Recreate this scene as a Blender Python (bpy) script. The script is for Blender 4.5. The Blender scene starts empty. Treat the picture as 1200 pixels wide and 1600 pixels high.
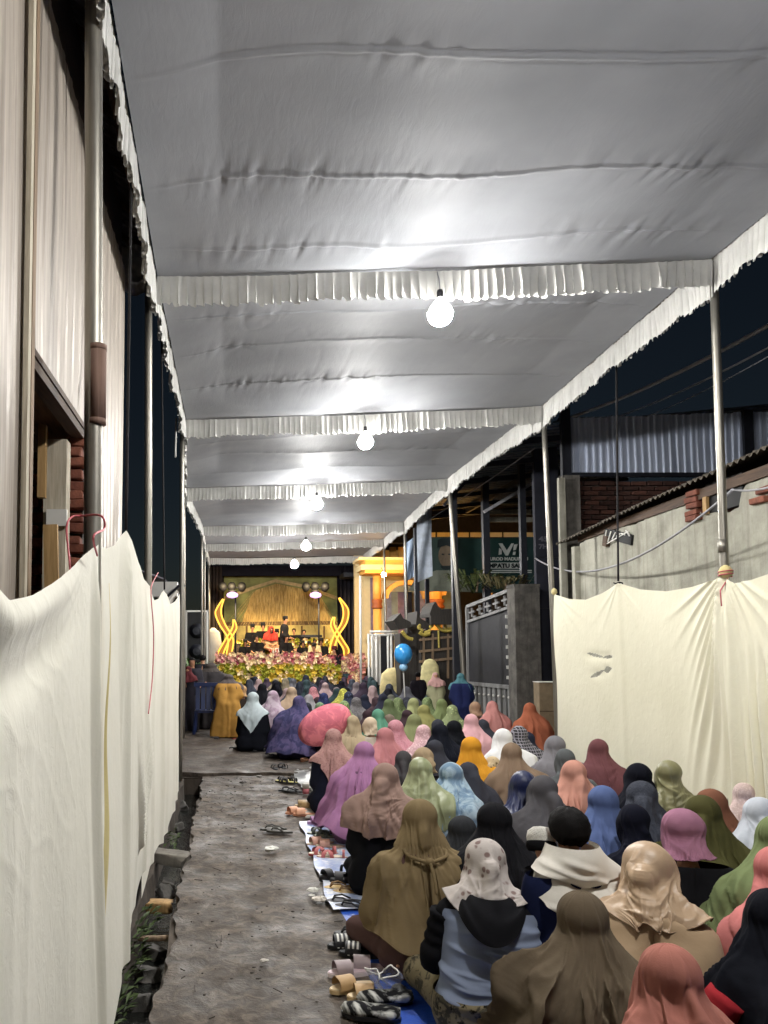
import bpy, bmesh, math, random
import numpy as np
from mathutils import Vector, Matrix, Euler

random.seed(7); np.random.seed(7)
SC = bpy.context.scene
COL = SC.collection
R = math.radians

# ------------------------------------------------------------------ camera
CAM_H, FPX, PX0, PY0, PITCH = 1.70, 1209.0, 360.0, 936.0, R(3.5)
cam_d = bpy.data.cameras.new("camera")
cam = bpy.data.objects.new("camera", cam_d); COL.objects.link(cam)
cam.location = (0, 0, CAM_H)
cam.rotation_euler = (R(90) + PITCH, 0, 0)
cam_d.sensor_fit = 'AUTO'; cam_d.sensor_width = 36.0
cam_d.lens = FPX / 1600 * 36.0
cam_d.shift_x = (600 - PX0) / 1600
cam_d.shift_y = (PY0 - 800) / 1600
cam_d.clip_start = 0.05; cam_d.clip_end = 500
SC.camera = cam
SC.render.resolution_x, SC.render.resolution_y = 768, 1024

# ------------------------------------------------------------------ night sky
w = bpy.data.worlds.new("World"); SC.world = w; w.use_nodes = True
nt = w.node_tree; nt.nodes.clear()
sky = nt.nodes.new('ShaderNodeTexSky'); sky.sky_type = 'NISHITA'; sky.sun_disc = False
sky.sun_elevation = R(18.0); sky.sun_rotation = R(200); sky.altitude = 600
bg = nt.nodes.new('ShaderNodeBackground'); bg.inputs['Strength'].default_value = 0.0026
out = nt.nodes.new('ShaderNodeOutputWorld')
nt.links.new(sky.outputs[0], bg.inputs[0]); nt.links.new(bg.outputs[0], out.inputs[0])

SC.view_settings.view_transform = 'Standard'
SC.view_settings.look = 'None'
SC.view_settings.exposure = 0.0
SC.view_settings.gamma = 1.0
SC.cycles.use_denoising = True
SC.cycles.sample_clamp_indirect = 6.0
SC.cycles.max_bounces = 5
SC.cycles.diffuse_bounces = 3
SC.cycles.glossy_bounces = 2
SC.cycles.caustics_reflective = False
SC.cycles.caustics_refractive = False
SC.cycles.use_adaptive_sampling = True
SC.cycles.adaptive_threshold = 0.02
BULB = 1250.0          # radiance of the tent's globe bulbs

# ------------------------------------------------------------------ measuring helpers
def at(px, py, Y):
    """point at distance Y down the alley seen at photo pixel (px, py) (1200 x 1600)"""
    u, v = (px - PX0) / FPX, (PY0 - py) / FPX
    c, s = math.cos(PITCH), math.sin(PITCH)
    t = Y / (c - s * v)
    return Vector((u * t, Y, CAM_H + (s + c * v) * t))
def on_plane_z(px, py, z):
    u, v = (px - PX0) / FPX, (PY0 - py) / FPX
    c, s = math.cos(PITCH), math.sin(PITCH)
    t = (z - CAM_H) / (s + c * v)
    return Vector((u * t, (c - s * v) * t, z))
def on_plane_x(px, py, X):
    u, v = (px - PX0) / FPX, (PY0 - py) / FPX
    c, s = math.cos(PITCH), math.sin(PITCH)
    t = X / u
    return Vector((X, (c - s * v) * t, CAM_H + (s + c * v) * t))

# ------------------------------------------------------------------ mesh collecting
class MB:
    def __init__(s): s.v = []; s.f = []; s.m = []
    def add(s, vs, fs, m=0):
        o = len(s.v); s.v.extend([tuple(p) for p in vs])
        for f in fs: s.f.append([o + i for i in f]); s.m.append(m)
        return s
    def box(s, c, d, rot=None, m=0, taper=1.0):
        hx, hy, hz = d[0] / 2, d[1] / 2, d[2] / 2
        vs = []
        for z in (-1, 1):
            k = taper if z > 0 else 1.0
            for x, y in ((-1, -1), (1, -1), (1, 1), (-1, 1)): vs.append(Vector((x * hx * k, y * hy * k, z * hz)))
        if rot is not None:
            M = rot if isinstance(rot, Matrix) else Euler(rot).to_matrix()
            vs = [M @ p for p in vs]
        c = Vector(c); vs = [p + c for p in vs]
        return s.add(vs, [(3, 2, 1, 0), (4, 5, 6, 7), (0, 1, 5, 4), (1, 2, 6, 5), (2, 3, 7, 6), (3, 0, 4, 7)], m)
    def bar(s, a, b, w, h=None, m=0):
        a, b = Vector(a), Vector(b); d = b - a
        M = d.to_track_quat('Z', 'Y').to_matrix()
        return s.box((a + b) / 2, (w, h or w, d.length), M, m)
    def tube(s, pts, r, n=8, m=0, cap=True):
        pts = [Vector(p) for p in pts]
        rs = r if isinstance(r, (list, tuple, np.ndarray)) else [r] * len(pts)
        vs, fs = [], []; ref = None
        for i, p in enumerate(pts):
            d = (pts[min(i + 1, len(pts) - 1)] - pts[max(i - 1, 0)]).normalized()
            if ref is None: ref = d.orthogonal().normalized()
            ref = (ref - d * ref.dot(d)).normalized(); b = d.cross(ref)
            for k in range(n):
                a = 2 * math.pi * k / n
                vs.append(p + (ref * math.cos(a) + b * math.sin(a)) * rs[i])
        for i in range(len(pts) - 1):
            for k in range(n):
                fs.append((i * n + k, i * n + (k + 1) % n, (i + 1) * n + (k + 1) % n, (i + 1) * n + k))
        if cap:
            fs.append(tuple(reversed(range(n)))); fs.append(tuple(range((len(pts) - 1) * n, len(pts) * n)))
        return s.add(vs, fs, m)
    def lathe(s, prof, c=(0, 0, 0), n=16, m=0, rot=None, sx=1, sy=1):
        c = Vector(c); vs, fs = [], []
        for (r, z) in prof:
            for k in range(n):
                a = 2 * math.pi * k / n; p = Vector((r * math.cos(a) * sx, r * math.sin(a) * sy, z))
                if rot is not None: p = Euler(rot).to_matrix() @ p
                vs.append(c + p)
        for i in range(len(prof) - 1):
            for k in range(n): fs.append((i * n + k, i * n + (k + 1) % n, (i + 1) * n + (k + 1) % n, (i + 1) * n + k))
        fs.append(tuple(reversed(range(n)))); fs.append(tuple(range((len(prof) - 1) * n, len(prof) * n)))
        return s.add(vs, fs, m)
    def ball(s, c, r, n=10, m=0, sc=(1, 1, 1)):
        vs, fs = [], []; c = Vector(c); h = max(4, n // 2)
        for i in range(h + 1):
            t = math.pi * i / h
            for k in range(n):
                a = 2 * math.pi * k / n
                vs.append(c + Vector((r * sc[0] * math.sin(t) * math.cos(a), r * sc[1] * math.sin(t) * math.sin(a), r * sc[2] * math.cos(t))))
        for i in range(h):
            for k in range(n):
                fs.append((i * n + k, (i + 1) * n + k, (i + 1) * n + (k + 1) % n, i * n + (k + 1) % n))
        return s.add(vs, fs, m)
    def prism(s, outline, depth_vec, m=0):
        n = len(outline); d = Vector(depth_vec)
        vs = [Vector(p) for p in outline] + [Vector(p) + d for p in outline]
        fs = [tuple(range(n)), tuple(reversed(range(n, 2 * n)))] + [(i, i + n, (i + 1) % n + n, (i + 1) % n) for i in range(n)]
        return s.add(vs, fs, m)
    def grid(s, P, m=0, wrap=False, keep=None):
        ny, nx = P.shape[:2]; fs = []
        for j in range(ny - 1):
            for i in range(nx if wrap else nx - 1):
                if keep is not None and not keep[j, i]: continue
                i2 = (i + 1) % nx
                fs.append((j * nx + i, j * nx + i2, (j + 1) * nx + i2, (j + 1) * nx + i))
        return s.add(P.reshape(-1, 3).tolist(), fs, m)
    def fast(s, P, wrap=False, keep=None):
        """numpy grid kept aside; joined in mesh()"""
        ny, nx = P.shape[:2]; nf_ = nx if wrap else nx - 1
        j, i = np.meshgrid(np.arange(ny - 1), np.arange(nf_), indexing='ij'); i2 = (i + 1) % nx
        F = np.stack([j * nx + i, j * nx + i2, (j + 1) * nx + i2, (j + 1) * nx + i], 2)
        F = F[keep[:, :nf_]] if keep is not None else F.reshape(-1, 4)
        s.quick = (P.reshape(-1, 3), F); return s
    def mesh(s, name, mats, smooth=False, off=None):
        if getattr(s, 'quick', None) is not None:
            V, F = s.quick; V = V - np.array(off) if off is not None else V
            me = bpy.data.meshes.new(name); me.vertices.add(len(V)); me.vertices.foreach_set('co', np.ascontiguousarray(V, dtype=np.float32).ravel())
            me.loops.add(F.size); me.loops.foreach_set('vertex_index', np.ascontiguousarray(F, dtype=np.int32).ravel())
            me.polygons.add(len(F)); me.polygons.foreach_set('loop_start', np.arange(0, F.size, 4, dtype=np.int32))
            for mt in (mats if isinstance(mats, (list, tuple)) else [mats]): me.materials.append(mt)
            me.update(calc_edges=True); me.polygons.foreach_set('use_smooth', [bool(smooth)] * len(F)); me.validate(); return me
        me = bpy.data.meshes.new(name)
        vs = np.array(s.v, dtype=float).reshape(-1, 3)
        if off is not None: vs = vs - np.array(off)
        me.from_pydata(vs.tolist(), [], s.f)
        for mt in (mats if isinstance(mats, (list, tuple)) else [mats]): me.materials.append(mt)
        me.polygons.foreach_set('material_index', s.m)
        if smooth: me.polygons.foreach_set('use_smooth', [True] * len(s.f))
        me.update(); return me
    def build(s, name, mats, parent=None, smooth=False, local=False):
        off = None if (parent is None or local) else parent_loc(parent)
        return link(name, s.mesh(name, mats, smooth, off), parent)
def parent_loc(o):
    p = Vector((0, 0, 0))
    while o is not None: p = p + o.location; o = o.parent
    return p
def link(name, data, parent=None, loc=None):
    o = bpy.data.objects.new(name, data); COL.objects.link(o)
    if parent is not None: o.parent = parent
    if loc is not None: o.location = loc
    return o
def tag(o, label=None, cat=None, group=None, kind=None):
    if label: o['label'] = label
    if cat: o['category'] = cat
    if group: o['group'] = group
    if kind: o['kind'] = kind
    return o
def thing(name, label, cat, loc=(0, 0, 0), rz=0.0, group=None):
    o = bpy.data.objects.new(name, None); COL.objects.link(o)
    o.empty_display_size = 0.1
    o.location = loc; o.rotation_euler = (0, 0, rz)
    return tag(o, label, cat, group)
def copy_tree(o, parent=None):
    c = o.copy(); COL.objects.link(c); c.parent = parent
    for ch in list(o.children): copy_tree(ch, c)
    return c
def autosmooth(o, ang=35):
    me = o.data
    me.polygons.foreach_set('use_smooth', [True] * len(me.polygons))
    try: me.set_sharp_from_angle(angle=R(ang))
    except Exception: pass
    return o

# value noise in numpy ------------------------------------------------------
def hash3(i, j, k, seed):
    n = (i * 73856093) ^ (j * 19349663) ^ (k * 83492791) ^ (seed * 2654435761 % 2147483647)
    n = (n ^ (n >> 13)) * 1274126177 & 0x7fffffff
    return ((n ^ (n >> 16)) & 0xffff) / 65535.0
def vnoise(x, y, z=0.0, seed=1):
    x, y, z = np.broadcast_arrays(np.asarray(x, float), np.asarray(y, float), np.asarray(z, float))
    xi, yi, zi = [np.floor(a).astype(np.int64) for a in (x, y, z)]
    fx, fy, fz = x - xi, y - yi, z - zi
    fx, fy, fz = [a * a * (3 - 2 * a) for a in (fx, fy, fz)]
    r = 0
    for dx in (0, 1):
        for dy in (0, 1):
            for dz in (0, 1):
                wgt = (fx if dx else 1 - fx) * (fy if dy else 1 - fy) * (fz if dz else 1 - fz)
                r = r + wgt * hash3(xi + dx, yi + dy, zi + dz, seed)
    return r * 2 - 1
def fbm(x, y, z=0.0, seed=1, oct=3):
    r, a = 0, 1.0
    for o in range(oct):
        r = r + a * vnoise(np.asarray(x) * 2 ** o, np.asarray(y) * 2 ** o, np.asarray(z) * 2 ** o, seed + o); a *= 0.5
    return r
# ------------------------------------------------------------------ materials
def srgb(r, g, b):
    f = lambda c: (c / 255 / 12.92) if c / 255 <= 0.04045 else ((c / 255 + 0.055) / 1.055) ** 2.4
    return (f(r), f(g), f(b), 1.0)
class NT:
    def __init__(s, name):
        s.mat = bpy.data.materials.new(name); s.mat.use_nodes = True
        s.t = s.mat.node_tree; s.bsdf = s.t.nodes['Principled BSDF']; s.out = s.t.nodes['Material Output']
        s._tc = None
    def n(s, typ, **kw):
        nd = s.t.nodes.new(typ)
        for k, v in kw.items():
            if k.startswith('i_'):
                key = k[2:]; key = int(key) if key.isdigit() else key.replace('_', ' ')
                nd.inputs[key].default_value = v
            else: setattr(nd, k, v)
        return nd
    def l(s, a, b): s.t.links.new(a, b)
    def tc(s, kind='Object', scale=(1, 1, 1), rot=(0, 0, 0), loc=(0, 0, 0)):
        if s._tc is None: s._tc = s.n('ShaderNodeTexCoord')
        mp = s.n('ShaderNodeMapping'); mp.inputs['Scale'].default_value = scale
        mp.inputs['Rotation'].default_value = rot; mp.inputs['Location'].default_value = loc
        s.l(s._tc.outputs[kind], mp.inputs['Vector']); return mp.outputs[0]
    def noise(s, vec, scale=5, detail=3, rough=0.55, dist=0.0):
        nd = s.n('ShaderNodeTexNoise'); s.l(vec, nd.inputs['Vector'])
        nd.inputs['Scale'].default_value = scale; nd.inputs['Detail'].default_value = detail
        nd.inputs['Roughness'].default_value = rough; nd.inputs['Distortion'].default_value = dist
        return nd.outputs[0]
    def ramp(s, fac, stops, interp='LINEAR'):
        nd = s.n('ShaderNodeValToRGB'); s.l(fac, nd.inputs[0]); cr = nd.color_ramp; cr.interpolation = interp
        while len(cr.elements) < len(stops): cr.elements.new(0.5)
        for e, (p, c) in zip(cr.elements, stops): e.position = p; e.color = c if len(c) == 4 else (*c, 1)
        return nd.outputs[0]
    def mix(s, fac, a, b, mode='MIX'):
        nd = s.n('ShaderNodeMix', data_type='RGBA', blend_type=mode)
        for inp, v in ((nd.inputs[0], fac), (nd.inputs[6], a), (nd.inputs[7], b)):
            if hasattr(v, 'is_linked'): s.l(v, inp)
            else: inp.default_value = v
        return nd.outputs[2]
    def math(s, op, a, b=0.0):
        nd = s.n('ShaderNodeMath', operation=op)
        for inp, v in ((nd.inputs[0], a), (nd.inputs[1], b)):
            if hasattr(v, 'is_linked'): s.l(v, inp)
            else: inp.default_value = v
        return nd.outputs[0]
    def bump(s, h, strength=0.3, dist=0.01, prev=None):
        nd = s.n('ShaderNodeBump'); s.l(h, nd.inputs['Height'])
        nd.inputs['Strength'].default_value = strength; nd.inputs['Distance'].default_value = dist
        if prev is not None: s.l(prev, nd.inputs['Normal'])
        return nd.outputs[0]
    def set(s, base=None, rough=None, metal=None, normal=None, **kw):
        for key, v in (('Base Color', base), ('Roughness', rough), ('Metallic', metal), ('Normal', normal)):
            if v is None: continue
            if hasattr(v, 'is_linked'): s.l(v, s.bsdf.inputs[key])
            else: s.bsdf.inputs[key].default_value = v
        for k, v in kw.items():
            key = k.replace('_', ' ')
            if hasattr(v, 'is_linked'): s.l(v, s.bsdf.inputs[key])
            else: s.bsdf.inputs[key].default_value = v
        return s.mat
def scl(c, k): return (min(c[0] * k, 1), min(c[1] * k, 1), min(c[2] * k, 1), 1)
_cache = {}
def plain(name, c, rough=0.6, metal=0.0, var=0.25, scale=9, bump=0.0):
    if name in _cache: return _cache[name]
    m = NT(name); v = m.tc(); nz = m.noise(v, scale, 4)
    base = m.ramp(nz, [(0.25, scl(c, 1 - var)), (0.75, scl(c, 1 + var))])
    nrm = m.bump(m.noise(v, scale * 6, 3), bump, 0.01) if bump else None
    _cache[name] = m.set(base, rough, metal, nrm); return _cache[name]
def emit(name, c, strength):
    m = NT(name); return m.set((c[0] * .12, c[1] * .12, c[2] * .12, 1), 0.5, Emission_Color=c, Emission_Strength=strength)

def fabric(rgb, kind='plain', alt=None, key=None):
    """garment cloth; kinds: plain, satin, floral, lace, plaid, camo, crinkle"""
    k = (rgb, kind, alt)
    if k in _cache: return _cache[k]
    g_ = (rgb[0] + rgb[1] + rgb[2]) / 3; c = srgb(*[g_ + (x - g_) * .82 for x in rgb]); c = scl(c, 0.98)
    m = NT('cloth_%s_%d_%d_%d' % ((kind,) + tuple(rgb))); v = m.tc()
    big = m.noise(v, 5, 3); fine = m.noise(v, 420, 1)
    base = m.ramp(big, [(0.2, scl(c, 0.82)), (0.8, scl(c, 1.12))])
    rough, sheen = 0.92, 0.0
    a = srgb(*alt) if alt else scl(c, 0.4)
    if kind == 'floral':
        vo = m.n('ShaderNodeTexVoronoi'); m.l(v, vo.inputs['Vector']); vo.inputs['Scale'].default_value = 24
        d = m.ramp(vo.outputs['Distance'], [(0.24, (1, 1, 1)), (0.36, (0, 0, 0))])
        pick = m.ramp(m.noise(v, 12, 1), [(0.44, (0, 0, 0)), (0.50, (1, 1, 1))])
        base = m.mix(m.math('MULTIPLY', m.math('MULTIPLY', d, pick), 0.75), base, a)
    elif kind == 'speckle':
        nz = m.ramp(m.noise(v, 60, 3, 0.7), [(0.52, (0, 0, 0)), (0.62, (1, 1, 1))])
        base = m.mix(m.math('MULTIPLY', nz, 0.55), base, a)
    elif kind == 'marble':
        nz = m.ramp(m.noise(v, 7, 4, 0.6, 1.2), [(0.45, (0, 0, 0)), (0.58, (1, 1, 1))])
        base = m.mix(nz, base, a)
    elif kind == 'camo':
        nz = m.ramp(m.noise(v, 13, 4, 0.65, 0.8), [(0.42, (0, 0, 0)), (0.5, (1, 1, 1))])
        base = m.mix(nz, base, a)
        nz2 = m.ramp(m.noise(m.tc(loc=(3, 1, 5)), 26, 3), [(0.6, (0, 0, 0)), (0.66, (1, 1, 1))])
        base = m.mix(nz2, base, scl(c, 0.2))
    elif kind == 'plaid':
        w1 = m.n('ShaderNodeTexWave', bands_direction='X'); w2 = m.n('ShaderNodeTexWave', bands_direction='Z')
        for ww in (w1, w2): m.l(v, ww.inputs['Vector']); ww.inputs['Scale'].default_value = 11; ww.inputs['Distortion'].default_value = 1.5
        s2 = m.math('MAXIMUM', m.ramp(w1.outputs[1], [(0.8, (0, 0, 0)), (0.95, (1, 1, 1))]), m.ramp(w2.outputs[1], [(0.8, (0, 0, 0)), (0.95, (1, 1, 1))]))
        base = m.mix(m.math('MULTIPLY', s2, 0.7), base, a)
    elif kind == 'satin': rough, sheen = 0.42, 0.0
    nrm = m.bump(fine, 0.10, 0.0015)
    rg = m.n('ShaderNodeTexNoise', noise_type='RIDGED_MULTIFRACTAL'); m.l(m.tc(scale=(1, 1, .42), rot=(.12, -.1, 0)), rg.inputs['Vector'])
    rg.inputs['Scale'].default_value = 7.5; rg.inputs['Detail'].default_value = 2.0; rg.inputs['Roughness'].default_value = .5
    nrm = m.bump(rg.outputs[0], .32, .012, nrm)
    nrm = m.bump(m.noise(v, 22, 4, 0.6), 0.16 if kind != 'crinkle' else 0.9, 0.012, nrm)
    if kind == 'crinkle':
        nrm = m.bump(m.noise(m.tc(scale=(1, 1, 0.4)), 60, 4, 0.7, 1.0), 0.9, 0.012, nrm)
    m.set(base, rough, 0.0, nrm, Sheen_Weight=sheen, Sheen_Roughness=0.5)
    m.bsdf.inputs['Specular IOR Level'].default_value = 0.08 if kind != 'satin' else 0.45
    _cache[k] = m.mat; return m.mat
# ------------------------------------------------------------------ people: bodies as signed distances
# seated figure, origin on the floor under the pelvis, facing +Y
def seated_caps(lean=0.0, nod=0.0, turn=0.0, sh=1.0, bun=0.0, arms=1.0, tall=1.0):
    """capsules (a, b, ra, rb); head group is separate so it can nod and turn"""
    C = []
    def cap(a, b, ra, rb=None): C.append((np.array(a, float), np.array(b, float), ra, ra if rb is None else rb))
    s = sh
    for k in (-1, 1):
        cap((k * .09, 0, .13), (k * .09, 0, .13), .135)
        cap((k * .075, .0, .16), (k * .085 * s, .03, .45), .112, .105)
        cap((k * .155 * s, .03, .535), (0, .04, .56), .066, .07)
        cap((k * .10 * s, .03, .56), (0, .05, .63), .052, .055)
        cap((k * .178 * s, .03, .525), (k * .235 * s * arms, .07, .30), .058, .048)
        cap((k * .235 * s * arms, .07, .30), (k * .07, .30, .22), .046, .035)
        cap((k * .10, .05, .11), (k * .27, .34, .13), .10, .075)
        cap((k * .27, .34, .10), (-k * .04, .40, .06), .07, .05)
    H = []
    def hcap(a, b, ra, rb=None): H.append((np.array(a, float), np.array(b, float), ra, ra if rb is None else rb))
    hcap((0, .05, .58), (0, .07, .68), .050)
    hcap((0, .092, .730), (0, .068, .778), .074, .073)
    hcap((0, .125, .675), (0, .125, .725), .048, .054)
    if bun: hcap((0, -.015, .715), (0, -.025, .715), .046 * bun)
    piv = np.array((0, .05, .62))
    Rm = np.array(Euler((-nod, 0, turn)).to_matrix())
    H = [((Rm @ (a - piv)) + piv, (Rm @ (b - piv)) + piv, ra, rb) for a, b, ra, rb in H]
    Rl = np.array(Euler((-lean, 0, 0)).to_matrix()); out = []
    for a, b, ra, rb in C + H:
        def f(p):
            q = p.copy(); wgt = min(1.0, max(0.0, (p[2] - .12) / .3)); w2 = Rl @ (p - np.array((0, 0, .1))) + np.array((0, 0, .1))
            return q * (1 - wgt) + w2 * wgt
        a2, b2 = f(a), f(b); a2[2] *= tall; b2[2] *= tall
        out.append((a2, b2, ra, rb))
    return out
def sdf(P, caps, k=0.035):
    sh = P.shape[:-1]; P = P.reshape(-1, 3); acc = None
    for a, b, ra, rb in caps:
        ab = b - a; L2 = ab @ ab
        t = np.clip(((P - a) @ ab) / L2, 0, 1) if L2 > 1e-9 else np.zeros(len(P))
        d = np.sqrt((((P - a) - t[:, None] * ab) ** 2).sum(1)) - (ra + (rb - ra) * t)
        if acc is None: acc = d
        else:
            h = np.clip(0.5 + 0.5 * (acc - d) / k, 0, 1)
            acc = acc * (1 - h) + d * h - k * h * (1 - h)
    return acc.reshape(sh)
def grad(P, caps, e=0.006):
    g = np.zeros_like(P)
    for i in range(3):
        d = np.zeros(3); d[i] = e
        g[..., i] = sdf(P + d, caps) - sdf(P - d, caps)
    return g / (np.linalg.norm(g, axis=-1, keepdims=True) + 1e-9)
def cast_in(C, D, caps, rmax=0.9, n=18):
    """outermost hull radius along directions D from axis points C"""
    r = np.full(D.shape[:-1], rmax)
    for _ in range(n):
        d = sdf(C + D * r[..., None], caps)
        r = np.maximum(r - np.maximum(d, 0.0) * 0.9 - 0.0004, 0.0)
        if (d < 0.001).all(): break
    return r
def cast_coarse(C, D, caps, rmax, nc=44, rows=2):
    """cast on a coarser wrapped grid and interpolate (the hulls are smooth)"""
    nz, nt = D.shape[:2]; nc = min(nc, nt); th = np.linspace(0, 1, nt, endpoint=False); tc_ = np.linspace(0, 1, nc, endpoint=False)
    rows_i = np.unique(np.concatenate([np.arange(0, nz, rows), [nz - 1]]))
    def sub(A):
        A = A[rows_i]; o = np.zeros((len(rows_i), nc, 3)); e = np.concatenate([A, A[:, :1]], 1); te = np.concatenate([th, [1.0]])
        for j in range(len(rows_i)):
            for k in range(3): o[j, :, k] = np.interp(tc_, te, e[j, :, k])
        return o
    Cc, Dc = sub(C), sub(D); r = cast_in(Cc, Dc, caps, rmax)
    r = np.concatenate([r, r[:, :1]], 1); te = np.concatenate([tc_, [1.0]])
    r1 = np.stack([np.interp(th, te, r[j]) for j in range(len(rows_i))])
    return np.stack([np.interp(np.arange(nz), rows_i, r1[:, i]) for i in range(nt)], 1)
def smooth_wrap(A, n=1):
    for _ in range(n):
        A = 0.5 * A + 0.25 * (np.roll(A, 1, 1) + np.roll(A, -1, 1))
    return A
def smooth_col(A, n=1):
    for _ in range(n):
        B = A.copy(); B[1:-1] = 0.5 * A[1:-1] + 0.25 * (A[2:] + A[:-2]); A = B
    return A

def make_dress(caps, nth=64, nz=34, seed=0, ztop=.60, wrinkle=1.0, waist=0.0, skirt=1.0):
    zs = np.concatenate([np.linspace(0.0, .2, nz // 3), np.linspace(.2, ztop, nz - nz // 3 + 1)[1:]])
    th = np.linspace(0, 2 * math.pi, nth, endpoint=False)
    top = [b for a, b, ra, rb in caps][-3] if False else None
    Z = np.repeat(zs[:, None], nth, 1)
    cy = np.interp(zs, [0, .15, .3, .6], [.15, .12, .04, .04])
    C = np.zeros((len(zs), nth, 3)); C[..., 1] = cy[:, None]; C[..., 2] = Z
    D = np.zeros_like(C); D[..., 0] = np.sin(th); D[..., 1] = np.cos(th)
    r = cast_coarse(C, D, caps[:16], .9)
    r = smooth_wrap(smooth_col(r, 3), 3) + .004
    # skirt cloth spreads over the floor
    low = np.clip((.22 - Z) / .22, 0, 1)
    r = r + low ** 2 * .035 * skirt
    X = np.sin(th)[None] ; Yc = np.cos(th)[None]
    n1 = fbm(th[None] * 2.2 + 0 * Z, Z * 3 + seed, seed * 3.1, seed + 1, 3)
    n2 = np.abs(vnoise(Z * 26 + 3 * vnoise(th[None] * 1.2, Z * 5, seed, seed + 5), np.sin(th)[None] * 2.2 + 0 * Z, np.cos(th)[None] * 2.2 + seed, seed + 7))
    vert = np.sin(th[None] * 14 + 2.5 * vnoise(np.sin(th)[None] * 2, np.cos(th)[None] * 2, Z * 4 + seed, seed + 3))
    mid = np.exp(-((Z - .22) / .13) ** 2)
    r = r + wrinkle * (n1 * .005 + (0.42 - n2) * .020 * mid + vert * .007 * low)
    if waist: r = r - waist * np.exp(-((Z - .27) / .05) ** 2)
    P = C + D * r[..., None]
    P[0, :, 2] = 0.004
    # collar closes in to the neck
    return P

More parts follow.
